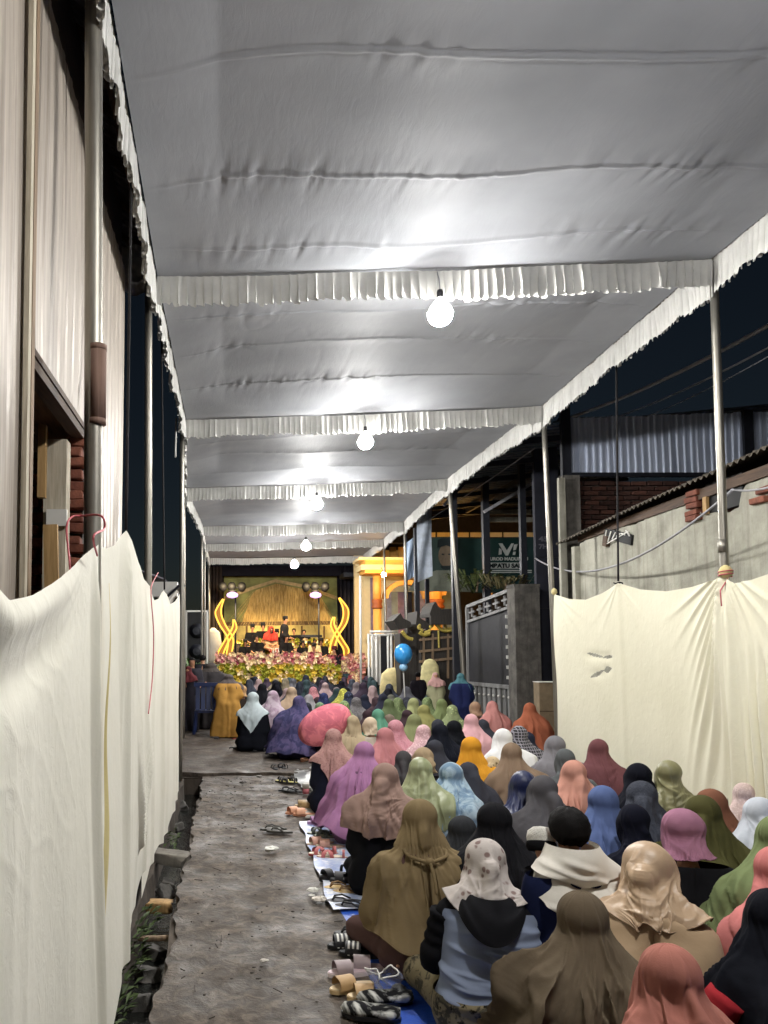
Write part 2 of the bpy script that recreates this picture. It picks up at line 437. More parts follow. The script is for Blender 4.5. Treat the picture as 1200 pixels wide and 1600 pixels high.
def ridge_(x, w): return np.where(x < 0, np.exp(-(x / w) ** 2), np.exp(-np.abs(x / (2.2 * w)) ** 1.4))
def wrap_pi(a): return (a + math.pi) % (2 * math.pi) - math.pi
def make_scarf(caps, nth=72, nz=56, length=.62, vee=0.0, hang=0.8, amp=1.0, nf=13, swag=0.0, fan=0.0, cinch=None, seed=0,
               side=1.0, front=1.0, asym=0.0, flare=0.0, crumple=0.3, gap=.012, hf=1.0):
    """draped head scarf: hull of head and shoulders, then hanging folds (fold), nape swags, a tension fan and a tie"""
    rng = np.random.RandomState(seed + 11)
    hc = caps[17]; cen = (hc[0] + hc[1]) / 2                     # cranium
    th = np.linspace(0, 2 * math.pi, nth, endpoint=False)
    dx, dy = np.sin(th), np.cos(th)                              # theta 0 = front, pi = back
    ph = np.linspace(R(3), R(88), 16)
    D = np.zeros((16, nth, 3)); D[..., 0] = np.sin(ph)[:, None] * dx; D[..., 1] = np.sin(ph)[:, None] * dy; D[..., 2] = np.cos(ph)[:, None]
    r = cast_coarse(np.broadcast_to(cen, D.shape), D, caps, .3, 44, 1)
    capP = cen + D * (smooth_wrap(r, 3) + gap)[..., None]
    NZ = 64
    zs = np.linspace(cen[2] - .008, .012, NZ)
    ax = np.interp(zs, [.05, .5, cen[2]], [0.06, 0.05, cen[1]]); axx = np.interp(zs, [.4, cen[2]], [0, cen[0]])
    C = np.zeros((NZ, nth, 3)); C[..., 0] = axx[:, None]; C[..., 1] = ax[:, None]; C[..., 2] = zs[:, None]
    D = np.zeros_like(C); D[..., 0] = dx; D[..., 1] = dy
    rb = cast_coarse(C, D, caps, .7)
    rb = np.minimum(rb, np.interp(zs, [0, .3, .45], [.34, .32, .30])[:, None])
    # cloth under tension spans straight from the head's widest point out to the shoulders: least concave majorant
    mono = np.maximum.accumulate(rb, axis=0)
    zk = np.linspace(zs[0], .34, 22); rk = np.stack([np.interp(zk, zs[::-1], rb[::-1, i]) for i in range(nth)], 1); env = rk.copy()
    for a_ in range(21):
        for b_ in range(a_ + 2, 22):
            w_ = ((zk[a_] - zk[a_ + 1:b_]) / (zk[a_] - zk[b_]))[:, None]
            env[a_ + 1:b_] = np.maximum(env[a_ + 1:b_], rk[a_] * (1 - w_) + rk[b_] * w_)
    full = np.stack([np.interp(zs, zk[::-1], env[::-1, i]) for i in range(nth)], 1)
    full = np.where((zs > .34)[:, None], full, 0); mono = np.maximum.accumulate(np.maximum(mono, full), axis=0)
    rr = rb * (1 - hang) + mono * hang
    rr = smooth_col(smooth_wrap(rr, 3), 5) + gap
    rr = rr + flare * np.clip((cen[2] - .1 - zs) / .5, 0, 1)[:, None] ** 1.3
    if cinch:
        zc, amt = cinch; rr = rr - amt * np.exp(-((zs - zc) / .035) ** 2)[:, None]
        rr = np.maximum(rr, rb + .006)
    hull = C + D * rr[..., None]
    path = np.concatenate([capP, hull], 0)
    for _ in range(3): path[14:24] = .5 * path[14:24] + .25 * (path[13:23] + path[15:25])
    seg = np.linalg.norm(np.diff(path, axis=0), axis=2); s = np.concatenate([np.zeros((1, nth)), np.cumsum(seg, 0)], 0)
    back = (1 - np.cos(th)) / 2; sidew = np.abs(np.sin(th))
    L = length * (0.5 * (1 + front) * (1 - back) + back) * (1 + (side - 1) * sidew ** 2)
    dth = np.abs(wrap_pi(th - math.pi - asym))
    L = L + vee * np.clip(1 - dth / 1.15, 0, 1)
    L = L * (1 + .02 * np.sin(3 * th + seed) + .015 * np.sin(7 * th + 2 * seed))
    P = np.zeros((nz, nth, 3)); tt = np.linspace(0, 1, nz) ** .93; dist = np.zeros((nz, nth))
    for i in range(nth):
        dist[:, i] = tt * min(L[i], s[-1, i] * .985)
        for k in range(3): P[:, i, k] = np.interp(dist[:, i], s[:, i], path[:, i, k])
    du = np.roll(P, -1, 1) - np.roll(P, 1, 1); dv = np.gradient(P, axis=0)
    N = np.cross(dv, du); N /= np.linalg.norm(N, axis=2, keepdims=True) + 1e-9
    if (N[nz // 2, :, 1] * dy).sum() < 0: N = -N
    T = np.broadcast_to(th[None], dist.shape); Z = P[..., 2]
    h = np.zeros((nz, nth)); lat = np.zeros((nz, nth))
    # long hanging folds
    for j in range(nf):
        a0 = 2 * math.pi * (j + rng.uniform(-.45, .45)) / nf
        d0 = rng.uniform(.17, .36); drift = rng.uniform(-.7, .7); A = amp * rng.uniform(.014, .046)
        wd = rng.uniform(.045, .12); wob = rng.uniform(0, 6)
        cl = a0 + drift * (dist - d0) + .05 * np.sin(dist * 13 + wob)
        x = wrap_pi(T - cl); on = np.clip((dist - d0) / .22, 0, 1); on = on * on * (3 - 2 * on)
        wl = wd * rng.uniform(.7, 1.1); wr = wd * rng.uniform(.9, 1.8)
        prof = np.where(x < 0, np.exp(-(x / wl) ** 2), np.exp(-np.abs(x / wr) ** 1.5))
        h += A * on * prof
        lat += -.25 * A * on * np.sin(np.clip(x / wr, -1.5, 1.5) * 2)
    for j in range(22):                                      # narrow secondary creases between the long folds
        a0 = rng.uniform(0, 2 * math.pi); d0 = rng.uniform(.16, .5); L0 = rng.uniform(.10, .30); sl = rng.uniform(-1.6, 1.6)
        x = wrap_pi(T - a0 - sl * (dist - d0)); on = np.exp(-((dist - d0 - L0 / 2) / (L0 * .55)) ** 4)
        h += amp * rng.uniform(.004, .012) * ridge_(x * rng.choice([-1, 1]), rng.uniform(.02, .045)) * on
    h += amp * .004 * fbm(T * 1.0 + seed, dist * 6, seed, seed, 2) * np.clip(dist / .2, 0, 1)
    # crisp ridged folds that run with the hang of the cloth
    ct, st_ = np.cos(T + .5 * np.sin(dist * 5 + seed)), np.sin(T + .5 * np.sin(dist * 5 + seed)); on2 = np.clip((dist - .19) / .2, .05, 1)
    r1 = np.minimum(np.abs(vnoise(ct * 3.0 + seed, st_ * 3.0, dist * 1.9, seed + 21)) * 2.2, 1) ** .75
    r2 = (1 - np.abs(vnoise(ct * 7.5, st_ * 7.5 + seed, dist * 4.2, seed + 31))) ** 4
    h += amp * on2 * (.017 * r1 + .008 * r2)
    # light tension lines over the skull
    for j in range(8):
        a0 = rng.uniform(0, 2 * math.pi); sl = rng.uniform(-2.5, 2.5); x = wrap_pi(T - a0 - sl * (dist - .12))
        h += hf * .0045 * ridge_(x, .06) * np.clip((dist - .05) / .06, 0, 1) * np.exp(-((dist - .17) / .12) ** 2)
    # brim standing off the forehead
    h += .006 * np.exp(-(wrap_pi(T) / .5) ** 2) * np.exp(-((dist - .12) / .05) ** 2)
    # swags sagging across the nape
    if swag:
        for j in range(7):
            zc = cen[2] - .06 - .035 * j + rng.uniform(-.012, .012); tilt = rng.uniform(-.06, .06); t0 = math.pi + rng.uniform(-.5, .5)
            x = wrap_pi(T - t0); zz = zc + .05 * x ** 2 + tilt * x
            d = (Z - zz) / (.009 + .004 * rng.rand()); ext = np.exp(-(x / rng.uniform(.6, 1.1)) ** 4)
            h += swag * rng.uniform(.004, .012) * np.where(d > 0, np.exp(-d ** 2), np.exp(-np.abs(d * .45) ** 1.5)) * ext
    # tension folds fanning out from a pin at one side of the neck
    if fan:
        sg = 1 if fan > 0 else -1; tp = math.pi - sg * 1.25; zp = cen[2] - .12
        vx, vz = wrap_pi(T - tp) * .16, zp - Z
        ang = np.arctan2(vx * sg, vz + 1e-6); rad = np.sqrt(vx ** 2 + vz ** 2)
        for j in range(6):
            aj = .15 + .28 * j + rng.uniform(-.08, .08); A = abs(fan) * rng.uniform(.006, .014)
            x = (ang - aj) / rng.uniform(.05, .10)
            h += A * np.where(x > 0, np.exp(-x ** 2), np.exp(-np.abs(x * .5) ** 1.5)) * np.clip(rad / .06, 0, 1) * np.exp(-(rad / .34) ** 2)
    if crumple:
        q = np.abs(fbm(P[..., 0] * 9 + seed, P[..., 1] * 9, P[..., 2] * 7, seed + 3, 3))
        h += crumple * .020 * (.35 - q) * np.clip((dist - .10) / .12, .12, 1)
    if cinch:
        zc = cinch[0]; near = np.exp(-((Z - zc) / .05) ** 2)
        h = h * (1 - .8 * np.exp(-((Z - zc) / .018) ** 2)) + near * .004 * np.sin(T * 34 + seed)
        below = np.clip((zc - Z) / .12, 0, 1) * np.clip(1 - (zc - Z) / .3, 0, 1)
        h += below * .008 * np.sin(T * 17 + 1.3 * np.sin(T * 3) + seed)
    tang = np.stack([np.cos(T), -np.sin(T), 0 * T], 2)
    P = P + N * np.maximum(h, -.006)[..., None] + tang * lat[..., None]
    P[..., 2] = np.maximum(P[..., 2], .008)
    if nz < 70: P[1:-1] = .6 * P[1:-1] + .2 * (P[2:] + P[:-2])
    keep = np.ones((nz - 1, nth), bool)
    f = (np.cos(th) > .80)[None] & (P[:-1, :, 2] < cen[2] + .05) & (P[:-1, :, 2] > cen[2] - .125)
    keep[f] = False
    # close the crown
    return P, keep
def scarf_mb(P, keep):
    # a tiny first ring closes the crown
    c = P[0].mean(0); P = np.concatenate([(c + (P[0] - c) * .02)[None], P], 0); keep = np.concatenate([np.ones((1, P.shape[1]), bool), keep], 0)
    return MB().fast(P, True, keep)
# ------------------------------------------------------------------ surface materials
def m_mud():
    m = NT('wet_trodden_concrete'); v = m.tc()
    n1 = m.noise(v, 1.3, 5, 0.6); n2 = m.noise(v, 9, 6, 0.68, 0.5); n3 = m.noise(v, 60, 4, 0.7)
    c = m.ramp(n2, [(0.30, srgb(46, 41, 37)), (0.5, srgb(80, 72, 65)), (0.72, srgb(122, 112, 102))])
    c2 = m.ramp(n1, [(0.30, (0.80, 0.77, 0.74)), (0.70, (1.04, 1.0, .96))])
    c = m.mix(1.0, c, c2, 'MULTIPLY')
    sp = m.ramp(m.noise(v, 34, 2), [(0.68, (0, 0, 0)), (0.74, (1, 1, 1))])
    c = m.mix(m.math('MULTIPLY', sp, 0.55), c, srgb(40, 33, 28))
    wet = m.ramp(m.noise(v, 2.6, 5, .6), [(0.36, (0.42, 0.42, 0.42)), (0.62, (0.85, 0.85, 0.85))])
    nr = m.bump(n3, 0.5, 0.01); nr = m.bump(n2, 0.9, 0.02, nr)
    return m.set(c, wet, 0, nr)
def m_concrete(name='rough_concrete', a=(92, 88, 82), b=(140, 135, 126), sc=3.0):
    m = NT(name); v = m.tc()
    n1 = m.noise(v, sc, 6, 0.65); n2 = m.noise(v, sc * 14, 4, 0.7)
    c = m.ramp(n1, [(0.3, srgb(*a)), (0.7, srgb(*b))])
    st = m.ramp(m.noise(m.tc(scale=(5, 5, .35)), sc, 4), [(0.5, (1, 1, 1)), (0.75, (.55, .52, .5))])
    c = m.mix(0.8, c, st, 'MULTIPLY')
    return m.set(c, 0.9, 0, m.bump(n2, 0.5, 0.008))
def m_zinc(name, a, b, rough=0.38, metal=0.75, streak=0.5):
    m = NT(name); v = m.tc()
    n1 = m.noise(m.tc(scale=(7, 7, .28)), 3, 5, 0.65); n2 = m.noise(v, 2.0, 4)
    c = m.ramp(n1, [(0.28, srgb(*a)), (0.72, srgb(*b))])
    rust = m.ramp(m.noise(m.tc(scale=(4, 4, .5)), 5, 5, 0.7), [(0.60, (0, 0, 0)), (0.78, (1, 1, 1))])
    c = m.mix(m.math('MULTIPLY', rust, streak), c, srgb(108, 84, 66))
    r = m.ramp(n2, [(0.3, (rough,) * 3), (0.7, (rough + .2,) * 3)])
    return m.set(c, r, metal, m.bump(m.noise(v, 35, 3), 0.08, 0.01))
def m_wood(name, a, b, axis='Z', rough=0.75):
    m = NT(name); sc = {'Z': (14, 14, 1.0), 'Y': (14, 1.0, 14), 'X': (1.0, 14, 14)}[axis]
    n1 = m.noise(m.tc(scale=sc), 3, 5, 0.65, 0.6)
    c = m.ramp(n1, [(0.28, srgb(*a)), (0.72, srgb(*b))])
    return m.set(c, rough, 0, m.bump(n1, 0.3, 0.006))
def m_brick(name, a, b, dirt=0.5):
    m = NT(name); v = m.tc()
    oi = m.n('ShaderNodeObjectInfo')
    c = m.mix(oi.outputs['Random'], srgb(*a), srgb(*b))
    nz = m.ramp(m.noise(v, 12, 5, 0.7), [(0.35, (1 - dirt,) * 3), (0.7, (1.1, 1.1, 1.1))])
    c = m.mix(1.0, c, nz, 'MULTIPLY')
    return m.set(c, 0.9, 0, m.bump(m.noise(v, 50, 4), 0.5, 0.006))
def m_canopy():
    m = NT('white_tent_satin'); v = m.tc()
    n1 = m.noise(v, 1.4, 4); w = m.noise(m.tc(scale=(6, 1.6, 1)), 4.0, 5, 0.62, 0.8)
    c = m.ramp(n1, [(0.3, (0.25, 0.257, 0.275)), (0.7, (0.31, 0.317, 0.335))])
    nr = m.bump(w, 0.08, 0.03); nr = m.bump(m.noise(v, 120, 2), 0.08, 0.003, nr)
    m.set(c, 0.62, 0, nr); m.bsdf.inputs['Specular IOR Level'].default_value = 0.12
    return m.mat
def m_screen(name, a, b):
    m = NT(name); v = m.tc()
    n1 = m.noise(v, 1.1, 4)
    c = m.ramp(n1, [(0.3, srgb(*a)), (0.7, srgb(*b))])
    dirt = m.ramp(m.noise(m.tc(scale=(3, 3, .8)), 4, 5, .7), [(0.62, (0, 0, 0)), (0.85, (1, 1, 1))])
    c = m.mix(m.math('MULTIPLY', dirt, 0.20), c, srgb(150, 132, 100))
    wr = m.noise(m.tc(scale=(1, 2.5, 1.6)), 7, 4, 0.55, 0.6)
    nr = m.bump(wr, 0.22, 0.02); nr = m.bump(m.noise(v, 240, 2), 0.10, 0.002, nr)
    m.set(c, 0.8, 0, nr, Sheen_Weight=0.15); m.bsdf.inputs['Specular IOR Level'].default_value = 0.2
    return m.mat
M_MUD = m_mud(); M_CONC = m_concrete(); M_CANOPY = m_canopy()
M_DARKCONC = m_concrete('weathered_dark_concrete', (62, 60, 58), (112, 108, 102), 5)
M_PALECONC = m_concrete('pale_plaster', (132, 130, 118), (186, 184, 170), 2.2)
M_PIPE = m_zinc('galvanised_pipe', (120, 116, 108), (178, 174, 164), .34, .8, .35)
M_ZINC_L = m_zinc('old_zinc_sheet', (132, 122, 112), (190, 180, 168), .40, .12, .45)
M_ZINC_B = m_zinc('blue_grey_zinc_sheet', (158, 170, 196), (214, 222, 240), .34, .1, .03)
M_STEEL = plain('dark_painted_steel', srgb(34, 36, 44), .5, .2)
M_ROPE = plain('dark_rope', srgb(30, 28, 30), .9)
M_WIRE = plain('grey_cable', srgb(150, 150, 155), .6)
M_PINK = plain('pink_plastic_twine', srgb(198, 96, 104), .5)
M_WOOD_P = m_wood('pale_painted_timber', (150, 140, 122), (206, 196, 176))
M_WOOD_Y = m_wood('yellow_timber', (150, 116, 72), (196, 160, 108))
M_WOOD_D = m_wood('dark_old_timber', (52, 38, 28), (92, 70, 52), 'Y')
M_WOOD_B = m_wood('brown_old_timber', (96, 78, 60), (150, 126, 100))
M_BRICK = m_brick('old_red_brick', (112, 62, 48), (150, 92, 72))
M_BRICKD = m_brick('grimy_red_brick', (70, 46, 40), (108, 70, 58))
M_MORTAR = plain('mortar', srgb(96, 90, 84), .95, 0, .3, 14, .5)
M_BLACK = plain('matt_black', srgb(14, 14, 17), .7)
M_TRIM = plain('matt_black_plastic', srgb(22, 22, 26), .45)
M_WHITE = plain('white_paint', srgb(214, 212, 206), .55, 0, .06)
M_SCREEN_L = m_screen('cream_screen_cloth', (222, 219, 204), (234, 231, 217))
M_SCREEN_R = m_screen('yellowish_screen_cloth', (218, 214, 190), (230, 226, 204))
M_YCLOTH = m_screen('yellow_lining_cloth', (206, 190, 132), (222, 208, 154))

# ------------------------------------------------------------------ ground, drain, path
DX0, DX1, DEND = -0.60, -0.36, 10.15
prof = [(-90, 0), (-3, 0), (DX0, -.01), (DX0 + .02, -.26), (DX1 - .02, -.27), (DX1, -.01), (4.6, 0), (90, 0)]
mb = MB(); n = len(prof)
ys = [-40, -2] + list(np.linspace(-1, DEND, 46))
for y in ys:
    for k, (x, z) in enumerate(prof):
        jx = .012 * math.sin(y * 5.1 + k) + .01 * math.sin(y * 13.7 + k) if k in (2, 3, 4, 5) else 0
        mb.v.append((x + jx, y, z))
for j in range(len(ys) - 1):
    for k in range(n - 1): mb.f.append([j * n + k, j * n + k + 1, (j + 1) * n + k + 1, (j + 1) * n + k]); mb.m.append(0)
b = len(mb.v); mb.v += [(x, DEND, 0) for x, z in prof]; mb.v += [(x, 250, 0) for x, z in prof]
for k in range(n - 1): mb.f.append([b + k, b + k + 1, b + n + k + 1, b + n + k]); mb.m.append(0)
e = (len(ys) - 1) * n
mb.f.append([e + 2, e + 3, e + 4, e + 5]); mb.m.append(0)
tag(mb.build('ground', m_concrete('dark_soil', (50, 43, 37), (86, 76, 66), 4)), kind='structure')

mb = MB()                                              # drain water
mb.grid(np.array([[[x, y, -.215 + .004 * math.sin(y * 9 + x * 40)] for x in np.linspace(DX0 + .01, DX1 - .01, 5)] for y in np.linspace(0, DEND, 60)]))
wm = NT('dirty_drain_water'); wv = wm.tc()
wm.set(wm.ramp(wm.noise(wv, 6, 4), [(.4, srgb(22, 22, 20)), (.7, srgb(44, 46, 44))]), .12, 0, wm.bump(wm.noise(wv, 18, 4), .5, .02))
tag(mb.build('drain_water', wm.mat, None, True), kind='structure')

# trodden concrete path: a displaced slab with a broken left edge
def slab(x0f, x1, y0, y1, nx, ny, z0, amp, seed):
    ysl = np.linspace(y0, y1, ny)
    Pm = np.zeros((ny, nx, 3))
    for j, y in enumerate(ysl):
        Pm[j, :, 0] = np.linspace(x0f(y), x1, nx); Pm[j, :, 1] = y
    h = fbm(Pm[..., 0] * 3, Pm[..., 1] * 3, 0, seed, 4) * amp + np.abs(fbm(Pm[..., 0] * 11, Pm[..., 1] * 9, 0, seed + 9, 3)) * amp * .5
    Pm[..., 2] = z0 + h
    return Pm
edge = lambda y: DX1 + .015 + .018 * math.sin(y * 3.1) + .012 * math.sin(y * 11 + 1) + .008 * math.sin(y * 29)
S1 = slab(edge, 1.15, .6, 10.35, 90, 420, .012, .010, 5)
mb = MB(); mb.grid(S1)
side = np.stack([S1[:, 0] - np.array([0, 0, 0]), S1[:, 0] + np.array([.012, 0, -.16])], 1); mb.grid(side[:, ::-1])
tag(mb.build('path', M_MUD, None, True), kind='structure')
edge2 = lambda x: 10.22 + .05 * math.sin(x * 4) + .03 * math.sin(x * 11 + 2)
S2 = slab(lambda y: -4.5, 1.25, 10.2, 24.5, 90, 150, .055, .010, 15)
for i in range(90):
    S2[:, i, 1] = np.linspace(edge2(S2[0, i, 0]), 24.5, 150)
mb = MB(); mb.grid(S2)
mb.grid(np.stack([S2[0] + np.array([0, .02, -.12]), S2[0]], 0))
tag(mb.build('cross_path', M_MUD, None, True), kind='structure')
S3 = slab(lambda y: 1.1, 5.2, .2, 24.5, 30, 120, .004, .003, 25)
tag(MB().grid(S3).build('alley_floor', M_CONC, None, True), kind='structure')

# ------------------------------------------------------------------ the tent
BY = [-2.0, 2.1, 6.05, 9.85, 13.9, 18.2, 21.6, 25.0]
left_px = {6.05: (246, 432), 9.85: (291, 655), 13.9: (291, 762), 18.2: (318, 822), 21.6: (322, 850), 25.0: (328, 872)}
right_px = {6.05: (1112, 404), 9.85: (846, 634), 13.9: (698, 748), 18.2: (630, 815), 21.6: (598, 842), 25.0: (566, 868)}
LP = {-2.0: Vector((-.60, -2, 4.66)), 2.1: Vector((-.54, 2.1, 4.74))}; RP = {-2.0: Vector((3.9, -2, 4.8)), 2.1: Vector((3.88, 2.1, 4.85))}
for y, p in left_px.items(): LP[y] = at(*p, y)
for y, p in right_px.items(): RP[y] = at(*p, y)
tent = thing('event_tent', 'long white fabric event tent with pleated valances on slim steel poles over the alley', 'tent', (1.6, 13, 0))
def canopy_bay(k):
    y0, y1 = BY[k], BY[k + 1]; near = y1 < 10
    nx, ny = (230, 300) if 2 < y1 < 10 else (120, 90) if y1 < 2.5 else (130, 130) if y1 < 15 else (60, 40)
    u = np.linspace(0, 1, nx)[None]; t = np.linspace(0, 1, ny)[:, None]
    L0, L1, R0, R1 = LP[y0], LP[y1], RP[y0], RP[y1]
    Pm = np.zeros((ny, nx, 3))
    for c in range(3):
        Lc = L0[c] * (1 - t) + L1[c] * t; Rc = R0[c] * (1 - t) + R1[c] * t
        Pm[..., c] = Lc * (1 - u) + Rc * u
    X, Y = Pm[..., 0], Pm[..., 1]
    cross = np.sin(math.pi * u) ** .6; arch = np.sin(math.pi * t) ** .75
    h = .13 * arch * (0.3 + .7 * cross) - .05 * cross * (1 - arch)
    # sewn strips: a slight sag between seams and puckers that cross each seam
    seams = [y for y in np.arange(y0 + .35, y1, .93)]
    if k == 1: seams = [2.2, 3.05, 3.95, 4.92, 5.66]
    if k == 2: seams = [6.9, 7.75, 8.75]
    rs = np.random.RandomState(40 + k)
    for sy in seams:
        yy = sy + .03 * np.sin(X * 1.7 + sy) + .02 * fbm(X * 1.3, sy, 0, 3)
        d = (Y - yy)
        h += -.012 * np.exp(-(d / .016) ** 2)
        h += -.018 * np.exp(-(d / .14) ** 2) * (0.4 + .6 * cross)
        pk = np.clip(vnoise(X * 1.1 + sy * 3, sy, 0, 60 + k) * 1.4 + .45, 0.05, 1)
        q = vnoise(X * 17 + 2.5 * d, sy * 5, Y * 1.5, 70 + k) + .5 * vnoise(X * 37 + 4 * d, sy * 5, Y * 4, 75)
        h += .013 * q * np.exp(-(np.abs(d) / .10) ** 1.3) * pk
        q2 = (1 - np.abs(vnoise(X * 9 + 1.5 * d + sy, sy * 3, Y * 1.2, 77))) ** 6; h += .012 * q2 * np.exp(-(np.abs(d - .03) / .17) ** 1.6) * pk
        h += .004 * np.abs(vnoise(X * 6 + d * 3, sy * 9, Y * 2, 81)) * np.exp(-(d / .18) ** 2)
    # long pull creases running with the alley, stronger towards the left edge
    h += .006 * (1 - np.abs(vnoise(X * 4.0 + .3 * Y, Y * .6, 0, 90 + k))) ** 14 * np.clip(vnoise(X * .8, Y * .8, 0, 95 + k) + .3, 0, 1)
    h += .030 * fbm(X * .7, Y * .9, 0, 100 + k, 2)
    edgef = np.minimum(np.minimum(u, 1 - u) * 9, 1) * np.minimum(np.minimum(t, 1 - t) * 14, 1)
    Pm[..., 2] += h * edgef
    return MB().fast(Pm).build('canopy', M_CANOPY, tent, True)
for k in range(len(BY) - 1): canopy_bay(k)
M_VAL = fabric((206, 205, 200), 'plain')
def valance(pts, height, pitch, outn, seed, name='valance', mat=None, depth=.028):
    """pleated strip hanging from a polyline"""
    pts = [Vector(p) for p in pts]; seg = [0.0]
    for a, b2 in zip(pts[:-1], pts[1:]): seg.append(seg[-1] + (b2 - a).length)
    L = seg[-1]; npl = max(6, int(L / pitch)); per = 8; nx = npl * per + 1; nz = 7
    A = np.array([list(p) for p in pts]); ss = np.linspace(0, L, nx)
    base = np.stack([np.interp(ss, seg, A[:, c]) for c in range(3)], 1)
    rs = np.random.RandomState(seed); jit = rs.uniform(.3, 1.5, npl + 1); hj = rs.uniform(-1, 1, npl + 1)
    ph = (np.arange(nx) % per) / per; pi_ = np.minimum(np.arange(nx) // per, npl)
    wave = .5 - .5 * np.cos(2 * math.pi * ph); wave = np.where(rs.rand(npl + 1)[pi_] < .35, wave ** 2.5, wave)   # gathered ruffle
    wave = wave * jit[pi_] + .5 * np.sin(ss * 9 + seed) + .35 * np.sin(ss * 23 + 2 * seed)
    out_ = np.array(outn, float); Pm = np.zeros((nz, nx, 3))
    tang = np.gradient(base, axis=0); tang /= np.linalg.norm(tang, axis=1, keepdims=True) + 1e-9
    for j in range(nz):
        t = j / (nz - 1)
        f = (.25 + .75 * min(1, t * 1.3)) * depth
        hem = .012 * np.sin(2 * math.pi * ph + hj[pi_]) * (t == 1) + .010 * hj[pi_] * t
        Pm[j] = base + out_ * (wave * f + .012 * np.sin(ss * 3.3 + seed) * t)[:, None] + tang * (.35 * pitch * np.sin(2 * math.pi * ph) * t * jit[pi_])[:, None]
        Pm[j, :, 2] -= t * height * (1 + .04 * np.sin(ss * 1.9 + seed)) + hem
    return MB().fast(Pm).build(name, mat or M_VAL, tent, True)
def sag_line(a, b2, n, sag, wob=0.0, seed=0):
    out = []
    for i in range(n):
        t = i / (n - 1); p = a.lerp(b2, t); p = p + Vector((0, 0, -sag * 4 * t * (1 - t) + wob * math.sin(t * 17 + seed)))
        out.append(p)
    return out
for k in range(1, len(BY)):                                # cross valances and beams
    y = BY[k]; a, b2 = LP[y], RP[y]
    dz = Vector((0, -.01, -.01))
    valance(sag_line(a + dz, b2 + dz, 24, .02, .006, k), .232 if k < 6 else .2, .068, (0, -1, 0), k)
    MB().tube([a + Vector((0, .03, .02)), b2 + Vector((0, .03, .02))], .022, 8).build('beam', M_PIPE, tent, True)
def edge_pts(side, k):
    a, b2 = (LP, RP)[side][BY[k]], (LP, RP)[side][BY[k + 1]]
    return sag_line(a, b2, 18, -.05 if k else 0, .012, k + side * 3)
for side, sgn in ((0, -1), (1, 1)):
    for k in range(0, len(BY) - 1):
        valance([p + Vector((sgn * .012, 0, -.005)) for p in edge_pts(side, k)], .285, .062, (sgn, 0, 0), 20 + k + 9 * side)
        MB().tube([LP[BY[k]] + Vector((sgn * .03, 0, .02)) if side == 0 else RP[BY[k]] + Vector((.03, 0, .02)),
                   LP[BY[k + 1]] + Vector((sgn * .03, 0, .02)) if side == 0 else RP[BY[k + 1]] + Vector((.03, 0, .02))], .02, 8).build('side_rail', M_PIPE, tent, True)
def pole(base, top, r=.024, joint=None):
    base, top = Vector(base), Vector(top)
    o = MB().tube([base.lerp(top, t) + Vector((.008 * math.sin(t * 4), 0, 0)) for t in np.linspace(0, 1, 9)], r, 12).build('pole', M_PIPE, tent, True)
    if joint:
        j = base.lerp(top, joint)
        MB().tube([j - Vector((0, 0, .05)), j + Vector((0, 0, .05))], r * 1.18, 12).build('pipe_coupling', M_PIPE, o, True)
    return o
# left poles
pole((-.66, 6.1, 0), LP[6.05] + Vector((-.07, .04, -.02)), .03, .36)
pole((-.64, 9.9, 0), LP[9.85] + Vector((-.05, .04, -.02)), .03)
for y in (13.9, 18.2, 21.6, 25.0): pole((LP[y].x - .04, y + .04, 0), LP[y] + Vector((-.04, .04, -.02)), .028)
# right poles
pole(at(1141, 1356, 6.1) * Vector((1, 1, 0)) if False else (at(1143, 1300, 6.1).x, 6.1, 0), RP[6.05] + Vector((.05, .05, -.02)), .032, .52)
pole((at(873, 1200, 9.9).x, 9.9, 0), RP[9.85] + Vector((.05, .05, -.02)), .033)
pole((at(731, 1150, 13.95).x, 13.95, 0), RP[13.9] + Vector((.06, .05, -.02)), .04)
for y in (18.2, 21.6, 25.0): pole((RP[y].x + .06, y + .04, 0), RP[y] + Vector((.05, .05, -.02)), .03)
# the big pipe standing by the left wall
bp = at(147, 940, 3.35); 
big = pole((bp.x - .005, 3.35, 0), (at(145, 0, 3.35).x, 3.35, 5.6), .040)
z0 = at(147, 660, 3.35).z; z1 = at(147, 545, 3.35).z
mbp = MB().tube([(bp.x + .004, 3.345, z0), (bp.x + .003, 3.345, z1)], .0415, 14)
o = mbp.build('rusty_coupling', m_zinc('rusty_coupling_metal', (96, 72, 62), (160, 132, 118), .7, .3, .6), big, True)
for zz in (z0, z1):
    MB().tube([(bp.x + .003, 3.345, zz - .012), (bp.x + .003, 3.345, zz + .012)], .0428, 14).build('coupling_rim', o.data.materials[0], o, True)

